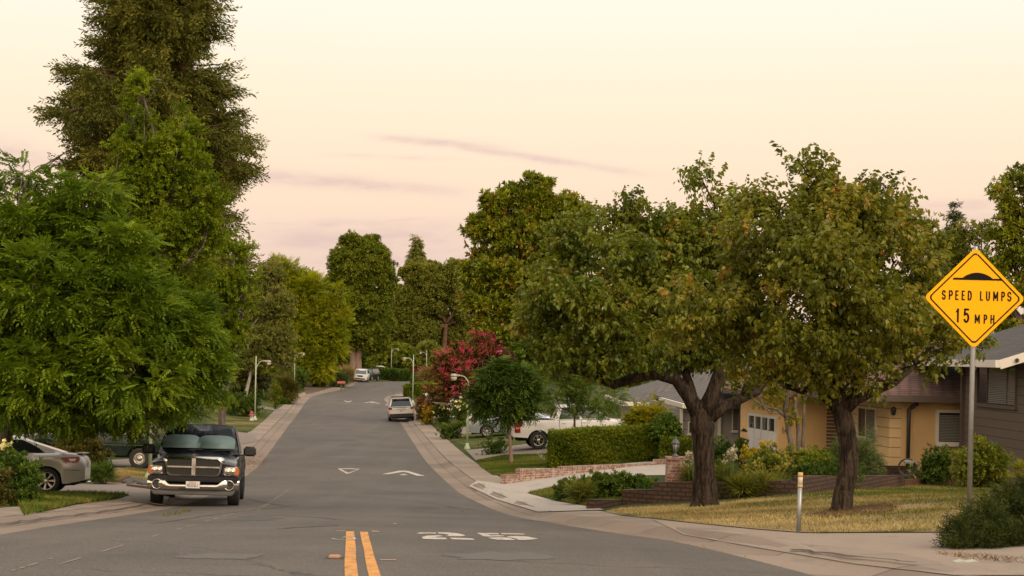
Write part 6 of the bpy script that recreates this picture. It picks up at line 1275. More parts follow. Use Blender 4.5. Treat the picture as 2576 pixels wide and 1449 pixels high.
# ------------------------------------------------------------------ street furniture
M_pole = plain('pale_green_pole_paint', (.33, .40, .25), .6, var=.12, scale=3); M_pole2 = plain('pale_green_far_pole', (.40, .44, .33), .6); M_galv = plain('galvanised_steel', (.30, .30, .30), .42, .75, var=.25, scale=14); M_lens = plain('lamp_lens', (.50, .43, .33), .3); M_head = plain('lamp_head_grey', (.36, .34, .30), .5, .2)
M_lensa = plain('amber_lamp_bowl', (.50, .24, .07), .3)
def lamp(foot, H, arm, label, style='goose', mat=None, lens=None, band=False, r=.055):
    mat = mat or M_pole; root = empty('street_lamp', foot, 0, label, 'street lamp', 'pale green street lamps')
    part(root, 'base', mat, lambda m: m.lathe([(r * 3.0, -.1), (r * 3.0, .04), (r * 2.5, .12), (r * 1.6, .22), (r * 1.2, .30)], 14))
    if style == 'goose':
        part(root, 'pole', mat, lambda m: m.tube([(0, 0, .2), (0, 0, H * .5), (0, 0, H * .86)], [r, r * .88, r * .75], 12))
        arc = [(arm * (1 - math.cos(R(a))) * .5, 0, H * .86 + math.sin(R(a)) * H * .125) for a in range(0, 91, 15)] + [(arm * .8, 0, H * .992)]
        part(root, 'arm', mat, lambda m: m.tube(arc, r * .55, 8)); hx, hz = arm, H * .975
        part(root, 'collar', plain('rusty_collar', (.14, .06, .05), .7), lambda m: m.tube([(0, 0, H * .83), (0, 0, H * .87)], r * 1.05, 10))
    else:
        part(root, 'pole', mat, lambda m: m.tube([(0, 0, .2), (0, 0, H * .6), (0, 0, H)], [r, r * .85, r * .65], 10))
        arc = [(arm * (1 - math.cos(R(a))) * .55, 0, H * .74 + math.sin(R(a)) * H * .19) for a in range(0, 91, 15)] + [(arm * .85, 0, H * .935)]
        part(root, 'arm', mat, lambda m: m.tube(arc, r * .5, 8)); hx, hz = arm, H * .91
    s = 1 if arm > 0 else -1
    part(root, 'lamp_head', M_head, lambda m: (m.lathe([(.17, -.02), (.175, .05), (.14, .12), (.05, .14)], 14, Matrix.Translation((hx, 0, hz))), m.box((hx - s * .18, 0, hz + .06), (.22, .09, .09))))
    part(root, 'lamp_bowl', lens or M_lens, lambda m: m.lathe([(.15, -.02), (.15, -.10), (.115, -.19), (.04, -.21)], 14, Matrix.Translation((hx, 0, hz))))
    if band: part(root, 'tape_band', M_trim, lambda m: m.tube([(0, 0, band[0]), (0, 0, band[1])], r * 1.12, 12))
    return root
lf = gp(1175, 1130); lamp(lf, (1130 - 943) * lf.y / F, -.72, 'pale green goose-neck street lamp in front of the pink crape myrtle', r=.05)
lf = gx(1038, 132); lamp(lf, 4.5, -.85, 'street lamp with an amber bowl behind the silver sport utility car', 'arm', M_pole2, M_lensa)
lf = gx(1072, 215); lamp(lf, 4.6, -.95, 'far street lamp behind the pink bushes, arm to the left', 'arm', M_pole2, r=.065)
lf = gx(984, 226); lamp(lf, 4.5, 1.0, 'far street lamp beside the stop sign, arm to the right', 'arm', M_pole2, r=.065)
lf = gp(641, 1057); lamp(lf, 4.5, .9, 'street lamp beside the fire hydrant with its top among birch leaves', 'arm', M_pole2)
lf = gp(740, 985); lamp(lf, 4.5, .9, 'street lamp at the left pavement under the yellow-green tree', 'arm', M_pole2)
lf = gx(377, 45); zb_ = lf.z; lamp(lf, 4.4, .9, 'street lamp with a black band on its pole right behind the black pickup', 'arm', M_pole, band=(at(378, 1140, 45).z - zb_, at(378, 1117, 45).z - zb_), r=.06)
sf = gx(998, 238); st = empty('stop_sign', sf, 0, 'back of an octagonal stop sign at the end of the street', 'sign'); M_sgb = plain('bare_sign_back', (.40, .34, .29), .5)
part(st, 'post', M_galv, lambda m: m.tube([(0, 0, -.1), (0, 0, 3.3)], .035, 6)); part(st, 'plate', M_sgb, lambda m: m.prism([(.40 * math.cos(R(22.5 + 45 * k)), .40 * math.sin(R(22.5 + 45 * k))) for k in range(8)], .02, Matrix.Translation((0, -.05, 2.85)))); part(st, 'lower_plate', M_sgb, lambda m: m.box((0, -.05, 2.3), (.45, .02, .18)))
hf = gp(638, 1058) + Vector((-.10, -.3, 0)); hy = empty('fire_hydrant', hf, 0, 'fire hydrant with a red cap beside the left street lamp', 'hydrant'); M_hw = plain('hydrant_white', (.42, .40, .40), .5); M_hr = plain('hydrant_red', (.36, .02, .025), .45)
part(hy, 'barrel', M_hw, lambda m: m.lathe([(.16, -.05), (.16, .05), (.115, .07), (.11, .42), (.14, .44), (.14, .47)], 14)); part(hy, 'bonnet', M_hr, lambda m: m.lathe([(.14, .47), (.135, .55), (.08, .65), (.03, .67), (.03, .72)], 14)); part(hy, 'outlet', M_hr, lambda m: (m.tube([(-.19, 0, .36), (.19, 0, .36)], .05, 10), m.tube([(0, 0, .34), (0, -.2, .34)], .065, 10)))
wf = gp(625.5, 1028); wp_ = empty('white_stake', wf, 0, 'short white stake on the far left lawn by the birch', 'stake'); part(wp_, 'stick', M_wtrim, lambda m: m.prism([(-.09, .45), (.09, .45), (.04, 0), (-.04, 0)], .03))
mf = gp(748, 1008); mk = empty('marker_post', mf, 0, 'thin dark marker post with an orange top on the far left verge', 'post'); part(mk, 'stake', M_btrim, lambda m: m.box((0, 0, .45), (.06, .06, .95))); part(mk, 'reflector', M_amber, lambda m: m.box((0, -.036, .85), (.06, .012, .14)))
mf = gp(2008, 1341); mk = empty('marker_post', mf, 0, 'slim galvanised marker post with yellow and white top on the dry lawn edge', 'post'); hh = (1341 - 1189) * mf.y / F; M_my = plain('faded_yellow_tape', (.55, .36, .10), .6)
part(mk, 'tube', M_galv, lambda m: m.tube([(0, 0, -.1), (.012, 0, hh * .8)], .029, 10)); part(mk, 'white_sleeve', M_wtrim, lambda m: m.tube([(.012, 0, hh * .80), (.014, 0, hh)], .031, 10)); part(mk, 'yellow_band', M_my, lambda m: (m.tube([(.013, 0, hh * .93), (.014, 0, hh * 1.003)], .033, 10), m.tube([(.012, 0, hh * .76), (.012, 0, hh * .80)], .033, 10)))
# the speed lump sign
sg_f = gp(2440, 1318); ds = sg_f.y; sg = empty('speed_sign', sg_f, 0, 'yellow diamond speed lumps warning sign on a galvanised pole at the right', 'sign'); kk = ds / F
cz = at(2452, 750, ds) - sg_f; ptop = at(2457, 618, ds) - sg_f
part(sg, 'pole', M_galv, lambda m: m.tube([(0, .04, -.2), (cz.x * .5, .04, cz.z * .5), (ptop.x, .04, ptop.z - .02), (ptop.x, .04, ptop.z)], [.031, .031, .031, .02], 14))
M_sy = plain('yellow_sign_sheeting', (1.0, .46, .003), .5, var=.02, spec=.15); M_sk = plain('black_sign_ink', (.006, .005, .005), .6, spec=.15)
def diamond(hd, r_, n=6):
    c = hd - r_ * math.sqrt(2); out = []
    for k, (ux, uz) in enumerate(((1, 0), (0, 1), (-1, 0), (0, -1))):
        for i in range(n + 1):
            a = R(90 * k - 45 + 90 * i / n); out.append((ux * c + r_ * math.cos(a), uz * c + r_ * math.sin(a)))
    return out
hd_ = 127.5 * kk; Ms = Matrix.Translation(cz)
pt = part(sg, 'plate', M_sy, lambda m: m.prism(diamond(hd_, .06), .006, Ms))
def border(m):
    a, b = diamond(hd_ * .918, .05), diamond(hd_ * .880, .042); va = [m.bm.verts.new(Ms @ Vector((x, -.0055, z))) for x, z in a]; vb = [m.bm.verts.new(Ms @ Vector((x, -.0055, z))) for x, z in b]
    for i in range(len(a)): m.bm.faces.new((va[i], va[(i + 1) % len(a)], vb[(i + 1) % len(a)], vb[i]))
part(pt, 'border', M_sk, border)
def sgn(px, py): return ((px - 743) / 523 * hd_, -(py - 705) / 523 * hd_ + (px - 743) * .03 / 523 * hd_)     # reading aid: sign crop -> plate
hp = [(512, 511), (518, 491), (612, 493)] + [(612 + 310 * k / 12, 493 - 57 * math.sin(math.pi * k / 12) ** .8 + 13 * k / 12) for k in range(1, 12)] + [(922, 506), (1014, 508), (1022, 528)]
part(pt, 'hump_symbol', M_sk, lambda m: m.prism([sgn(*p) for p in hp], .004, Ms @ Matrix.Translation((0, -.005, 0))))
def arc(cx, cz, rx, rz, a0, a1, n=9): return [(cx + rx * math.cos(R(a0 + (a1 - a0) * k / n)), cz + rz * math.sin(R(a0 + (a1 - a0) * k / n))) for k in range(n + 1)]
GLYPH = {'S': [arc(.5, .74, .5, .26, 20, 180) + arc(.5, .74, .5, .24, 180, 265, 5) + arc(.5, .26, .5, .24, 85, 0, 5) + arc(.5, .26, .5, .26, 0, -160)], 'P': [[(0, 0), (0, 1), (.55, 1)] + arc(.55, .74, .45, .26, 90, -90) + [(0, .48)]],
         'E': [[(1, 1), (0, 1), (0, 0), (1, 0)], [(0, .52), (.8, .52)]], 'D': [[(0, 0), (0, 1), (.45, 1)] + arc(.45, .5, .55, .5, 90, -90, 12) + [(0, 0)]], 'L': [[(0, 1), (0, 0), (1, 0)]],
         'U': [[(0, 1)] + arc(.5, .3, .5, .3, 180, 360, 12) + [(1, 1)]], 'M': [[(0, 0), (0, 1), (.5, .25), (1, 1), (1, 0)]], 'H': [[(0, 0), (0, 1)], [(1, 0), (1, 1)], [(0, .52), (1, .52)]], '1': [[(.6, 0), (.6, 1)], [(.6, .96), (-2.2, .80)]],
         '5': [[(.95, 1), (.1, 1), (.05, .56)] + arc(.48, .33, .52, .33, 130, -150, 14)]}
def stext(body, cx, cy, hpx, wpx):
    k = hd_ / 523; X, Z = sgn(cx, cy); sw = (14.5 if hpx < 120 else 20) * k; w_, h_ = wpx * k - sw, hpx * k - sw; mb = MB(); y = -.0056
    for st in GLYPH[body]:
        P = [Vector((X - w_ / 2 + x * w_, Z - h_ / 2 + z * h_ - (x - .5) * w_ * .03)) for x, z in st]
        for a, b in zip(P, P[1:]):
            t = (b - a).normalized(); nn = Vector((-t.y, t.x)) * sw / 2; e = t * sw * .42; y -= .00003
            mb.poly([Ms @ Vector((q_.x, y, q_.y)) for q_ in (a - e + nn, b + e + nn, b + e - nn, a - e - nn)])
    mb.build('lettering', M_sk, pt)
def letters(words, y, h, dy=.036):
    for body, x0, x1 in words: stext(body, (x0 + x1) / 2, y + (x0 + x1 - 1486) / 2 * dy, h, x1 - x0)
letters([('S', 402, 443), ('P', 474, 516), ('E', 540, 576), ('E', 606, 641), ('D', 669, 712), ('L', 795, 829), ('U', 857, 899), ('M', 931, 984), ('P', 1014, 1054), ('S', 1077, 1121)], 680, 100)
letters([('1', 560, 584), ('5', 630, 690)], 888, 148); letters([('M', 746, 800), ('P', 838, 876), ('H', 908, 950)], 919, 96)
for by in (254, 1148): part(pt, 'bolt', M_galv, lambda m: m.lathe([(.010, 0), (.008, .006), (.001, .008)], 10, Ms @ Matrix.Translation((sgn(760, by)[0] * 1 if by < 500 else sgn(748, by)[0], -.003, sgn(750, by)[1])) @ Matrix.Rotation(R(90), 4, 'X'), cap=False))
rk = gp(842, 1405); rm = empty('road_reflector', rk + Vector((0, 0, .004)), 0, 'raised orange road reflector left of the double yellow line', 'reflector'); part(rm, 'marker_body', plain('faded_orange_plastic', (.42, .22, .12), .6), lambda m: (m.box((0, 0, .012), (.10, .10, .024))), .008); part(rm, 'glue_pad', M_tar, lambda m: m.box((0, 0, .001), (.16, .14, .004)))
lt_ = gp(2432, 1416); sc = empty('litter_scrap', lt_, 0, 'scrap of pale green paper lying on the near right pavement', 'litter'); part(sc, 'paper', plain('pale_green_paper', (.38, .42, .35), .8), lambda m: m.prism([(-.11, .002), (-.05, .02), (.0, .008), (.06, .022), (.11, .004), (.0, -.002)], .09, Matrix.Translation((0, 0, .006))))
# ------------------------------------------------------------------ hedges and shrubs
hA, hB = gp(1388, 1178), gp(1692, 1162)
hedge('box_hedge', 'long clipped green box hedge above the whitewashed brick wall', hA + Vector((0, .15, 0)), hB + Vector((0, .15, 0)), 1.0, 88 * hA.y / F, L_box, TSM, dens=700, scale=1.0, seed=51, rnd_=.22, rough=.05)
hA = gx(1664, 52); hB = gx(1738, 52); hedge('box_hedge', 'smaller clipped hedge behind the lantern pillar', hA, hB, 1.2, 60 * 52 / F, L_box, TSM, dens=600, scale=1.1, seed=52, rnd_=.2)
hA = gp(1016, 1000); hB = gp(1070, 999); hedge('box_hedge', 'square yellow-green hedge beside the far street lamp', hA, hB, 4.0, 29 * hA.y / F, L_box, TSM, dens=160, scale=3.0, seed=53, rnd_=.2)
hA = gx(930, 212); hB = gx(1010, 204); hedge('box_hedge', 'low dark hedge along the far bend in front of the white car', hA, hB, 1.6, 1.35, L_round, TSM, dens=120, scale=4, seed=54, rnd_=.2)
hA = gx(838, 236); hB = gx(930, 240); hedge('box_hedge', 'tall dark hedge behind the twin trunk of the tall twin-trunk tree', hA, hB, 2, 3.4, L_round, TSM, dens=90, scale=5, seed=55, rnd_=.3)
hA = gp(643, 1000); hB = gp(706, 1017); hedge('low_hedge', 'low dark hedge crossing the far left lawn', hA, hB, .8, .38, L_round, TSM, dens=260, scale=2.2, seed=56, rnd_=.1)
def px_shrub(name, label, x0, x1, ytop, ybase, d, mat, tmpl, n=5, seed=1, rz=.9, jitter=.25, **kw):
    """rounded shrub filling a pixel box at depth d"""
    r = random.Random(seed); foot = gx((x0 + x1) / 2, d); k = d / F; W_, H_ = (x1 - x0) * k, max((ybase - ytop) * k * .7, at((x0 + x1) / 2, ytop, d).z - foot.z)
    bl = [(Vector((0, 0, H_ * .45)), (W_ * .36, W_ * .30 * rz + .1, H_ * .5))]
    for i in range(n):
        a = (i + .5) / n * 2 - 1; bl.append((Vector((a * W_ * .33, r.uniform(-.3, .3) * W_ * .3, H_ * r.uniform(.32, .58))), (W_ * .2, W_ * .2 * rz, H_ * r.uniform(.3, .42))))
    return shrub(name, label, kw.pop('cat', 'shrub'), foot, bl, mat, tmpl, seed=seed, **kw)
# near right juniper
jd = 14.2; jf = gx(2490, jd)
pshrub('juniper_bush', 'spreading dark green juniper at the bottom right corner under the sign', jd, 2490,
       [(2570, 1320, 75, 75, .2), (2480, 1330, 52, 46, 0), (2425, 1345, 42, 36, -.1), (2630, 1280, 70, 75, .4), (2535, 1275, 26, 26, .3), (2560, 1370, 90, 34, -.3), (2450, 1376, 66, 22, -.3), (2400, 1355, 22, 24, 0), (2640, 1350, 80, 60, -.2), (2500, 1290, 20, 18, .2), (2600, 1235, 22, 20, .4)],
       L_juni, TN, cr=.09, dens=70, nsp=16, scale=.58, seed=61, lead=.04, upw=.6, rnd=.4)
grass('fallen_leaves', [[(2360, 1392), (2480, 1400), (2600, 1412), (2600, 1424), (2450, 1412), (2356, 1398)]], 500, .035, leafmat('dry_brown_leaf', [(.06, .03, .018), (.13, .075, .04), (.22, .14, .08)]), 3, 1.5)
# left foreground bush and rose
pshrub('bush', 'leafy green and reddish bush at the left edge beside the pavement', 26.5, 50,
       [(40, 1215, 55, 56, 0), (-10, 1200, 60, 66, .2), (80, 1240, 32, 44, -.1), (20, 1260, 70, 34, -.3), (75, 1190, 30, 30, .2), (-40, 1250, 60, 50, 0), (30, 1165, 34, 26, .2)], L_shr, TR, cr=.11, dens=32, nsp=11, scale=.55, seed=62)
pshrub('bush', 'brownish bush beside the green one at the left edge', 26.2, 5, [(-5, 1215, 30, 40, -.3), (18, 1235, 22, 34, -.4), (-10, 1250, 30, 30, -.4)], L_brush, TR, cr=.10, dens=26, nsp=9, scale=.5, seed=63)
rs = gx(15, 26.8); rr_ = empty('rose_bush', rs, 0, 'tall rose stem with a cream white bloom above the left bush', 'rose'); tz = at(15, 1118, 26.8) - rs
part(rr_, 'stem', B_dark, lambda m: (m.tube([(0, 0, 0), (.02, 0, tz.z * .6), (tz.x, 0, tz.z)], [.012, .009, .006], 5), m.tube([(.02, 0, tz.z * .6), (.12, 0, tz.z * .8)], .006, 4)))
rng_ = np.random.default_rng(5); Pf = np.array(tz) + rng_.normal(0, .055, (26, 3)); foliage('bloom', L_flower_w, rr_, Pf, rand_unit(26), np.full(26, .9), TSM, rng_.random(26))
Pf = np.array([[.02, 0, tz.z * .6]]) + rng_.normal(0, .11, (40, 3)) * [1, 1, 1.6]; foliage('leaves', L_shr, rr_, Pf, rand_unit(40), np.full(40, .55), TR, rng_.random(40))
px_shrub('bush', 'round brownish green bush between the silver coupe and the dark green pickup', 128, 276, 1092, 1206, 42.5, L_brush, TSM, 6, 64, cr=.14, dens=26, nsp=12, scale=1.35, jitter=.1)
px_shrub('bush', 'small fresh green tuft at the foot of the round brown bush', 225, 292, 1172, 1206, 41, L_shr, TB, 3, 65, cr=.1, dens=20, nsp=5, scale=.55, upw=.8)
# rocks beside the left lamp
rkm = plain('dark_garden_rock', (.085, .078, .072), .85, var=.35, bmp=.4); rr2 = random.Random(9); grp = 'dark rocks in the left bed'
for i in range(26):
    p = gp(rr2.uniform(318, 424), rr2.uniform(1211, 1221)); s = rr2.uniform(.09, .2); mb = MB(); bmesh.ops.create_icosphere(mb.bm, subdivisions=2, radius=1)
    for v in mb.bm.verts: v.co = Vector((v.co.x * s * rr2.uniform(.85, 1.2), v.co.y * s * rr2.uniform(.8, 1.1), v.co.z * s * .6 * rr2.uniform(.8, 1.15)))
    o = mb.build('garden_rock', rkm); o.location = p + Vector((0, 0, s * .2)); o.rotation_euler = (0, 0, rr2.random() * 6); tag(o, 'dark grey rock among the rocks in the bed left of the black pickup', 'rock', grp)
# far left garden
px_shrub('topiary', 'round yellow-green clipped bush on the far left lawn edge', 681, 703, 951, 977, 118, L_box, TSM, 3, 66, cr=.3, dens=9, nsp=10, scale=2.2)
px_shrub('topiary', 'squat clipped green bush on a short stem at the far left pavement', 783, 822, 956, 976, 170, L_box, TSM, 4, 67, cr=.3, dens=8, nsp=10, scale=3.2)
px_shrub('shrub', 'low brown grassy shrub behind the far left street lamp', 692, 742, 955, 982, 128, L_brush, TB, 4, 68, cr=.3, dens=6, nsp=8, scale=1.6)
px_shrub('flower_bush', 'bush with orange yellow flowers in the far left garden', 812, 848, 942, 972, 176, L_gold, TSM, 4, 69, cr=.35, dens=5, nsp=9, scale=3)
px_shrub('shrub', 'tall straw-coloured grass plumes left of the small white parked car', 864, 880, 938, 962, 186, L_straw, TB, 3, 70, cr=.3, dens=5, nsp=8, scale=2.4, upw=.9)
px_shrub('shrub', 'dusky reddish shrub in front of the tall dark far hedge', 842, 874, 918, 958, 190, L_red, TSM, 3, 71, cr=.4, dens=4, nsp=9, scale=4)
px_shrub('shrub', 'grey green spiky shrub beside the straw plumes in the far garden', 838, 866, 942, 966, 172, L_olive, TB, 3, 72, cr=.3, dens=5, nsp=8, scale=2)
px_shrub('shrub', 'dark green mounded shrubs under the yellow-green tree', 690, 780, 928, 966, 160, L_shr, TSM, 6, 73, cr=.5, dens=3.5, nsp=10, scale=3.6)
px_shrub('shrub', 'green shrubs along the garden slope under the yellow-green tree branches', 770, 850, 905, 955, 182, L_far, TSM, 6, 74, cr=.6, dens=3, nsp=10, scale=4.2)
px_shrub('shrub', 'dark shrubs under the birch tree', 560, 660, 985, 1024, 104, L_shr, TSM, 6, 76, cr=.4, dens=4, nsp=9, scale=2.6)
mbx = gx(858, 162); mx = empty('mailbox', mbx, 0, 'small salmon red roadside box among the flowers of the far left garden', 'mailbox'); part(mx, 'box', plain('salmon_red_paint', (.42, .12, .10), .5), lambda m: m.box((0, 0, 1.0), (.9, .4, .28)), .04); part(mx, 'post', M_btrim, lambda m: m.box((0, 0, .4), (.1, .1, .9)))
# rose garden on the right
for i, (x0, x1, y0, y1, d, m, t, lb, nm, sc_) in enumerate((
        (1045, 1085, 1005, 1040, 104, L_red, TSM, 'reddish bush beside the silver sport utility car', 'shrub', 2.6), (1062, 1096, 1008, 1042, 99, L_gold, TSM, 'bush with yellow blooms at the corner of the rose garden', 'flower_bush', 2.2),
        (1090, 1140, 1002, 1042, 97, L_shr, TSM, 'green rose bush with white blooms in the right garden', 'flower_bush', 2.2), (1135, 1185, 998, 1042, 95, L_shr, TSM, 'dark green rose bush next to the minivan', 'flower_bush', 2.2),
        (1055, 1110, 965, 1005, 150, L_olive, TSM, 'grey green shrub behind the square hedge', 'shrub', 3.4), (1068, 1100, 935, 968, 170, L_straw, TB, 'pale salmon plume grass beside the far lamp post', 'shrub', 2.4), (1030, 1080, 945, 975, 186, L_shr, TSM, 'low green shrubs at the far right bend', 'shrub', 4),
        (1102, 1166, 1057, 1084, 80, L_shr, TSM, 'low dark ground bush behind the tail of the pale blue minivan', 'shrub', 1.8), (1206, 1280, 1104, 1130, 64, L_shr, TSM, 'low dark bush on the lawn between lamp and white pickup', 'shrub', 1.4))):
    o = px_shrub(nm, lb, x0, x1, y0, y1, d, m, t, 5, 80 + i, cr=.25, dens=9 if d < 110 else 5, nsp=9, scale=sc_)
    if 'white blooms' in lb or 'rose bush next' in lb:
        r3 = np.random.default_rng(i); n_ = 12; c3 = at((x0 + x1) / 2, (y0 + y1) / 2, d - .7) - o.location; Pf = np.array(c3) + r3.normal(0, 1, (n_, 3)) * [(x1 - x0) * d / F * .3, .25, (y1 - y0) * d / F * .24]
        foliage('bloom', L_flower_w, o, np.repeat(Pf, 5, 0) + r3.normal(0, .04, (n_ * 5, 3)), rand_unit(n_ * 5), np.full(n_ * 5, 1.5), TSM, r3.random(n_ * 5))
    if 'yellow blooms' in lb:
        r3 = np.random.default_rng(i); Pf = np.array(at(1078, 1015, d - .8) - o.location) + r3.normal(0, .35, (50, 3)); foliage('bloom', L_flower_y, o, Pf, rand_unit(50), np.full(50, 1.6), TSM, r3.random(50))
# right-hand front gardens
px_shrub('shrub', 'wide dense green shrub bank in front of the driveway, left of the retaining wall', 1425, 1650, 1190, 1262, 35.5, L_shr, TR, 9, 90, cr=.14, dens=30, nsp=11, scale=.62, upw=.55, rz=.45)
px_shrub('shrub', 'small round green shrub at the left end of the wide shrub bank', 1392, 1452, 1208, 1258, 36.5, L_shr, TR, 4, 91, cr=.12, dens=30, nsp=10, scale=.55, upw=.5)
px_shrub('strap_plant', 'clump of yellowish strap leaves among the front shrubs', 1440, 1484, 1226, 1264, 34.2, L_blade, TB, 3, 92, cr=.08, dens=16, nsp=5, scale=.7, upw=1.1)
for i, (x0, x1, y0, y1, d, lb) in enumerate(((1722, 1768, 1140, 1212, 32.5, 'tall strap-leaved clump right of the brick pillar'), (1795, 1850, 1135, 1216, 32.2, 'strap-leaved clump with pale blue flowers right of the shade tree trunk'), (1840, 1900, 1170, 1216, 31.6, 'low grassy clump along the top of the retaining wall'), (1890, 1950, 1172, 1214, 31.8, 'grassy clump at the wall under the variegated shrub'), (1935, 1985, 1172, 1212, 32.4, 'rightmost grassy clump on the wall beside the junipers'))):
    o = px_shrub('strap_plant', lb, x0, x1, y0 + 42, y1, d, L_blade, TB, 4, 100 + i, cr=.12, dens=30, nsp=6, scale=.6, upw=1.2, outw=.4)
    if i < 2:
        r3 = np.random.default_rng(i + 3); n_ = 7; hs_ = [at(r3.uniform(x0 + 4, x1), r3.uniform(y0 - 6, y0 + 34), d - .3) - o.location for _ in range(n_)]
        ms = plain('green_stem', (.07, .12, .03), .8)
        for h_ in hs_:
            part(o, 'flower_stem', ms, lambda m: m.tube([(h_.x * .6, h_.y, .1), h_], .006, 4)); foliage('flower_cluster', L_flower_b, o, np.array([h_] * 12) + r3.normal(0, .032, (12, 3)), rand_unit(12), np.full(12, .8), TSM, r3.random(12))
px_shrub('golden_shrub', 'clipped shrub with a golden yellow top in front of the garage', 1862, 1982, 1110, 1176, 37, L_gold, TSM, 5, 110, cr=.12, dens=32, nsp=12, scale=1.1)
px_shrub('shrub', 'green shrub just below the golden yellow one', 1880, 1985, 1126, 1182, 36.2, L_shr, TR, 4, 111, cr=.12, dens=30, nsp=10, scale=.5)
px_shrub('variegated_shrub', 'rounded shrub with cream edged leaves above the retaining wall', 1876, 2006, 1146, 1200, 34, L_var, TSM, 6, 112, cr=.11, dens=34, nsp=12, scale=1.0)
px_shrub('juniper_shrub', 'bright green mounded juniper between the cream edged shrub and the grey bush', 1970, 2120, 1122, 1186, 37.5, L_box, TSM, 6, 113, cr=.16, dens=22, nsp=12, scale=1.0, upw=.6)
px_shrub('juniper_shrub', 'low dark juniper along the wall behind the galvanised marker post', 1960, 2180, 1158, 1208, 33.6, L_round, TSM, 8, 114, cr=.16, dens=24, nsp=12, scale=.9, upw=.5, rz=.5)
px_shrub('olive_shrub', 'big grey-green rounded bush against the corner of the yellow house', 2090, 2208, 1100, 1200, 38, L_olive, TN, 7, 115, cr=.2, dens=26, nsp=16, scale=.9)
px_shrub('round_shrub', 'dark clipped round shrub right behind the left shade tree trunk', 1786, 1838, 1092, 1160, 47, L_round, TSM, 3, 116, cr=.16, dens=22, nsp=12, scale=1.3)
px_shrub('round_shrub', 'dark clipped round shrub beside the downspout of the grey house', 1848, 1880, 1096, 1160, 50, L_round, TSM, 3, 117, cr=.16, dens=22, nsp=12, scale=1.3)
px_shrub('shrub', 'yellowish large-leaved shrub below the grey house gutter', 1560, 1700, 1008, 1092, 55, L_maple, TP, 6, 118, cr=.25, dens=13, nsp=9, scale=.9, core=.4)
px_shrub('shrub', 'glossy dark green shrub between the yellowish one and the grey house corner', 1636, 1716, 1038, 1100, 53, L_shr, TR, 5, 119, cr=.2, dens=14, nsp=10, scale=1.0)
px_shrub('shrub', 'dark green shrub under the window of the yellow house', 2312, 2396, 1122, 1206, 39, L_round, TR, 5, 120, cr=.16, dens=20, nsp=10, scale=.7)
px_shrub('shrub', 'dark shrub with a few reddish leaves behind the sign pole', 2390, 2540, 1110, 1208, 37.5, L_pear, TR, 7, 121, cr=.18, dens=20, nsp=10, scale=.7)
px_shrub('strap_plant', 'yellow strap plant at the right edge behind the juniper', 2548, 2590, 1158, 1200, 33, L_maple, TB, 3, 122, cr=.1, dens=16, nsp=5, scale=.5, upw=1.1)
px_shrub('shrub', 'low green plants at the foot of the yellow house downspout', 2270, 2330, 1170, 1206, 39, L_shr, TR, 3, 123, cr=.12, dens=16, nsp=8, scale=.5)
lvp = gp(1358, 1172); lv_ = empty('lavender_spike', lvp, 0, 'single pale lavender flower spike on the lawn in front of the hedge', 'flower'); hz_ = 36 * lvp.y / F
part(lv_, 'stem', plain('grey_stem', (.12, .12, .07), .8), lambda m: m.tube([(.15, 0, 0), (.05, 0, hz_ * .5), (-.05, 0, hz_ * .9)], .006, 4)); r3 = np.random.default_rng(2); tt = r3.random(30); foliage('flower_head', L_flower_b, lv_, np.stack([.12 - .22 * tt, r3.normal(0, .03, 30), hz_ * (.45 + .5 * tt)], 1) + r3.normal(0, .035, (30, 3)), rand_unit(30), np.full(30, .8), TSM, r3.random(30))
hsx = at(2282, 1196, 37); hsr = empty('garden_hose', hsx, 0, 'small coil of dark garden hose by the yellow house downspout', 'hose')
part(hsr, 'hose_coil', M_trim, lambda m: m.tube([(.24 * math.cos(a) * (1 - .012 * a), a * .006, .2 + .24 * math.sin(a) * (1 - .012 * a)) for a in np.linspace(0, 18.8, 60)], .014, 5)); part(hsr, 'hose_hanger', M_galv, lambda m: m.box((.05, .05, .36), (.3, .12, .10)), .03)
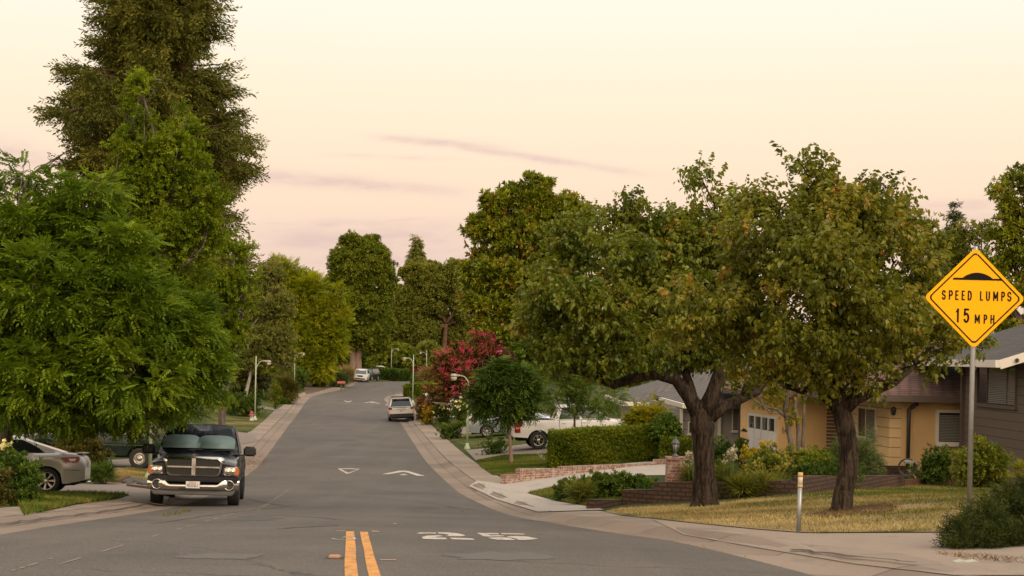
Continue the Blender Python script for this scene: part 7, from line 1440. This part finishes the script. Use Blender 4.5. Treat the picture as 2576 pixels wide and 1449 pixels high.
# ------------------------------------------------------------------ grass
grass('dry_grass', [[(1530, 1287), (1560, 1280), (1800, 1268), (2060, 1240), (2330, 1220), (2600, 1216), (2700, 1240), (2700, 1325), (2360, 1338), (2015, 1340), (1900, 1331), (1760, 1317), (1640, 1304)]], 170000, .045, L_grassd, 5, .6, ((fB.x + .3, fB.y - .2, 1.3, .75), (fA.x, fA.y - .1, .5, .4)), 1)
grass('green_grass', [[(1330, 1241), (1420, 1222), (1520, 1206), (1620, 1231), (1600, 1261), (1500, 1277), (1405, 1261)], [(1200, 1160), (1270, 1147), (1400, 1143), (1500, 1165), (1380, 1176), (1290, 1194), (1242, 1195), (1212, 1176)]], 60000, .07, L_grassg, 6)
grass('green_grass', [[(92, 1291), (112, 1246), (200, 1242), (322, 1247), (298, 1254), (190, 1269)], [(60, 1300), (90, 1292), (180, 1272), (110, 1240), (40, 1240)]], 26000, .10, L_grassg, 7)
grass('dry_grass', [[(250, 1188), (330, 1178), (420, 1192), (420, 1212), (330, 1213), (250, 1213)]], 20000, .06, L_grassd, 8)
grass('gutter_weeds', [[(395, 1300), (470, 1284), (480, 1288), (410, 1304)]], 350, .06, L_grassg, 9)

grass('fallen_leaves', [[(608, 1150), (664, 1140), (672, 1166), (640, 1182), (612, 1186)]], 1500, .05, leafmat('russet_fallen_leaf', [(.10, .045, .02), (.17, .065, .028), (.22, .09, .045)]), 10, 2.0)
grass('fallen_leaves', [[(2020, 1300), (2090, 1284), (2230, 1268), (2270, 1284), (2190, 1298), (2090, 1304)]], 2500, .05, leafmat('brown_fallen_leaf', [(.05, .03, .018), (.10, .06, .035), (.16, .10, .06)]), 11, 2.0)
grass('fallen_leaves', [[(1150, 1235), (1260, 1270), (1350, 1296), (1345, 1302), (1240, 1282), (1140, 1245)], [(1380, 1318), (1700, 1366), (2050, 1452), (2080, 1440), (1720, 1352), (1400, 1310)]], 500, .03, leafmat('tan_fallen_leaf', [(.20, .12, .06), (.28, .17, .09), (.30, .10, .05)]), 12, 2.0)
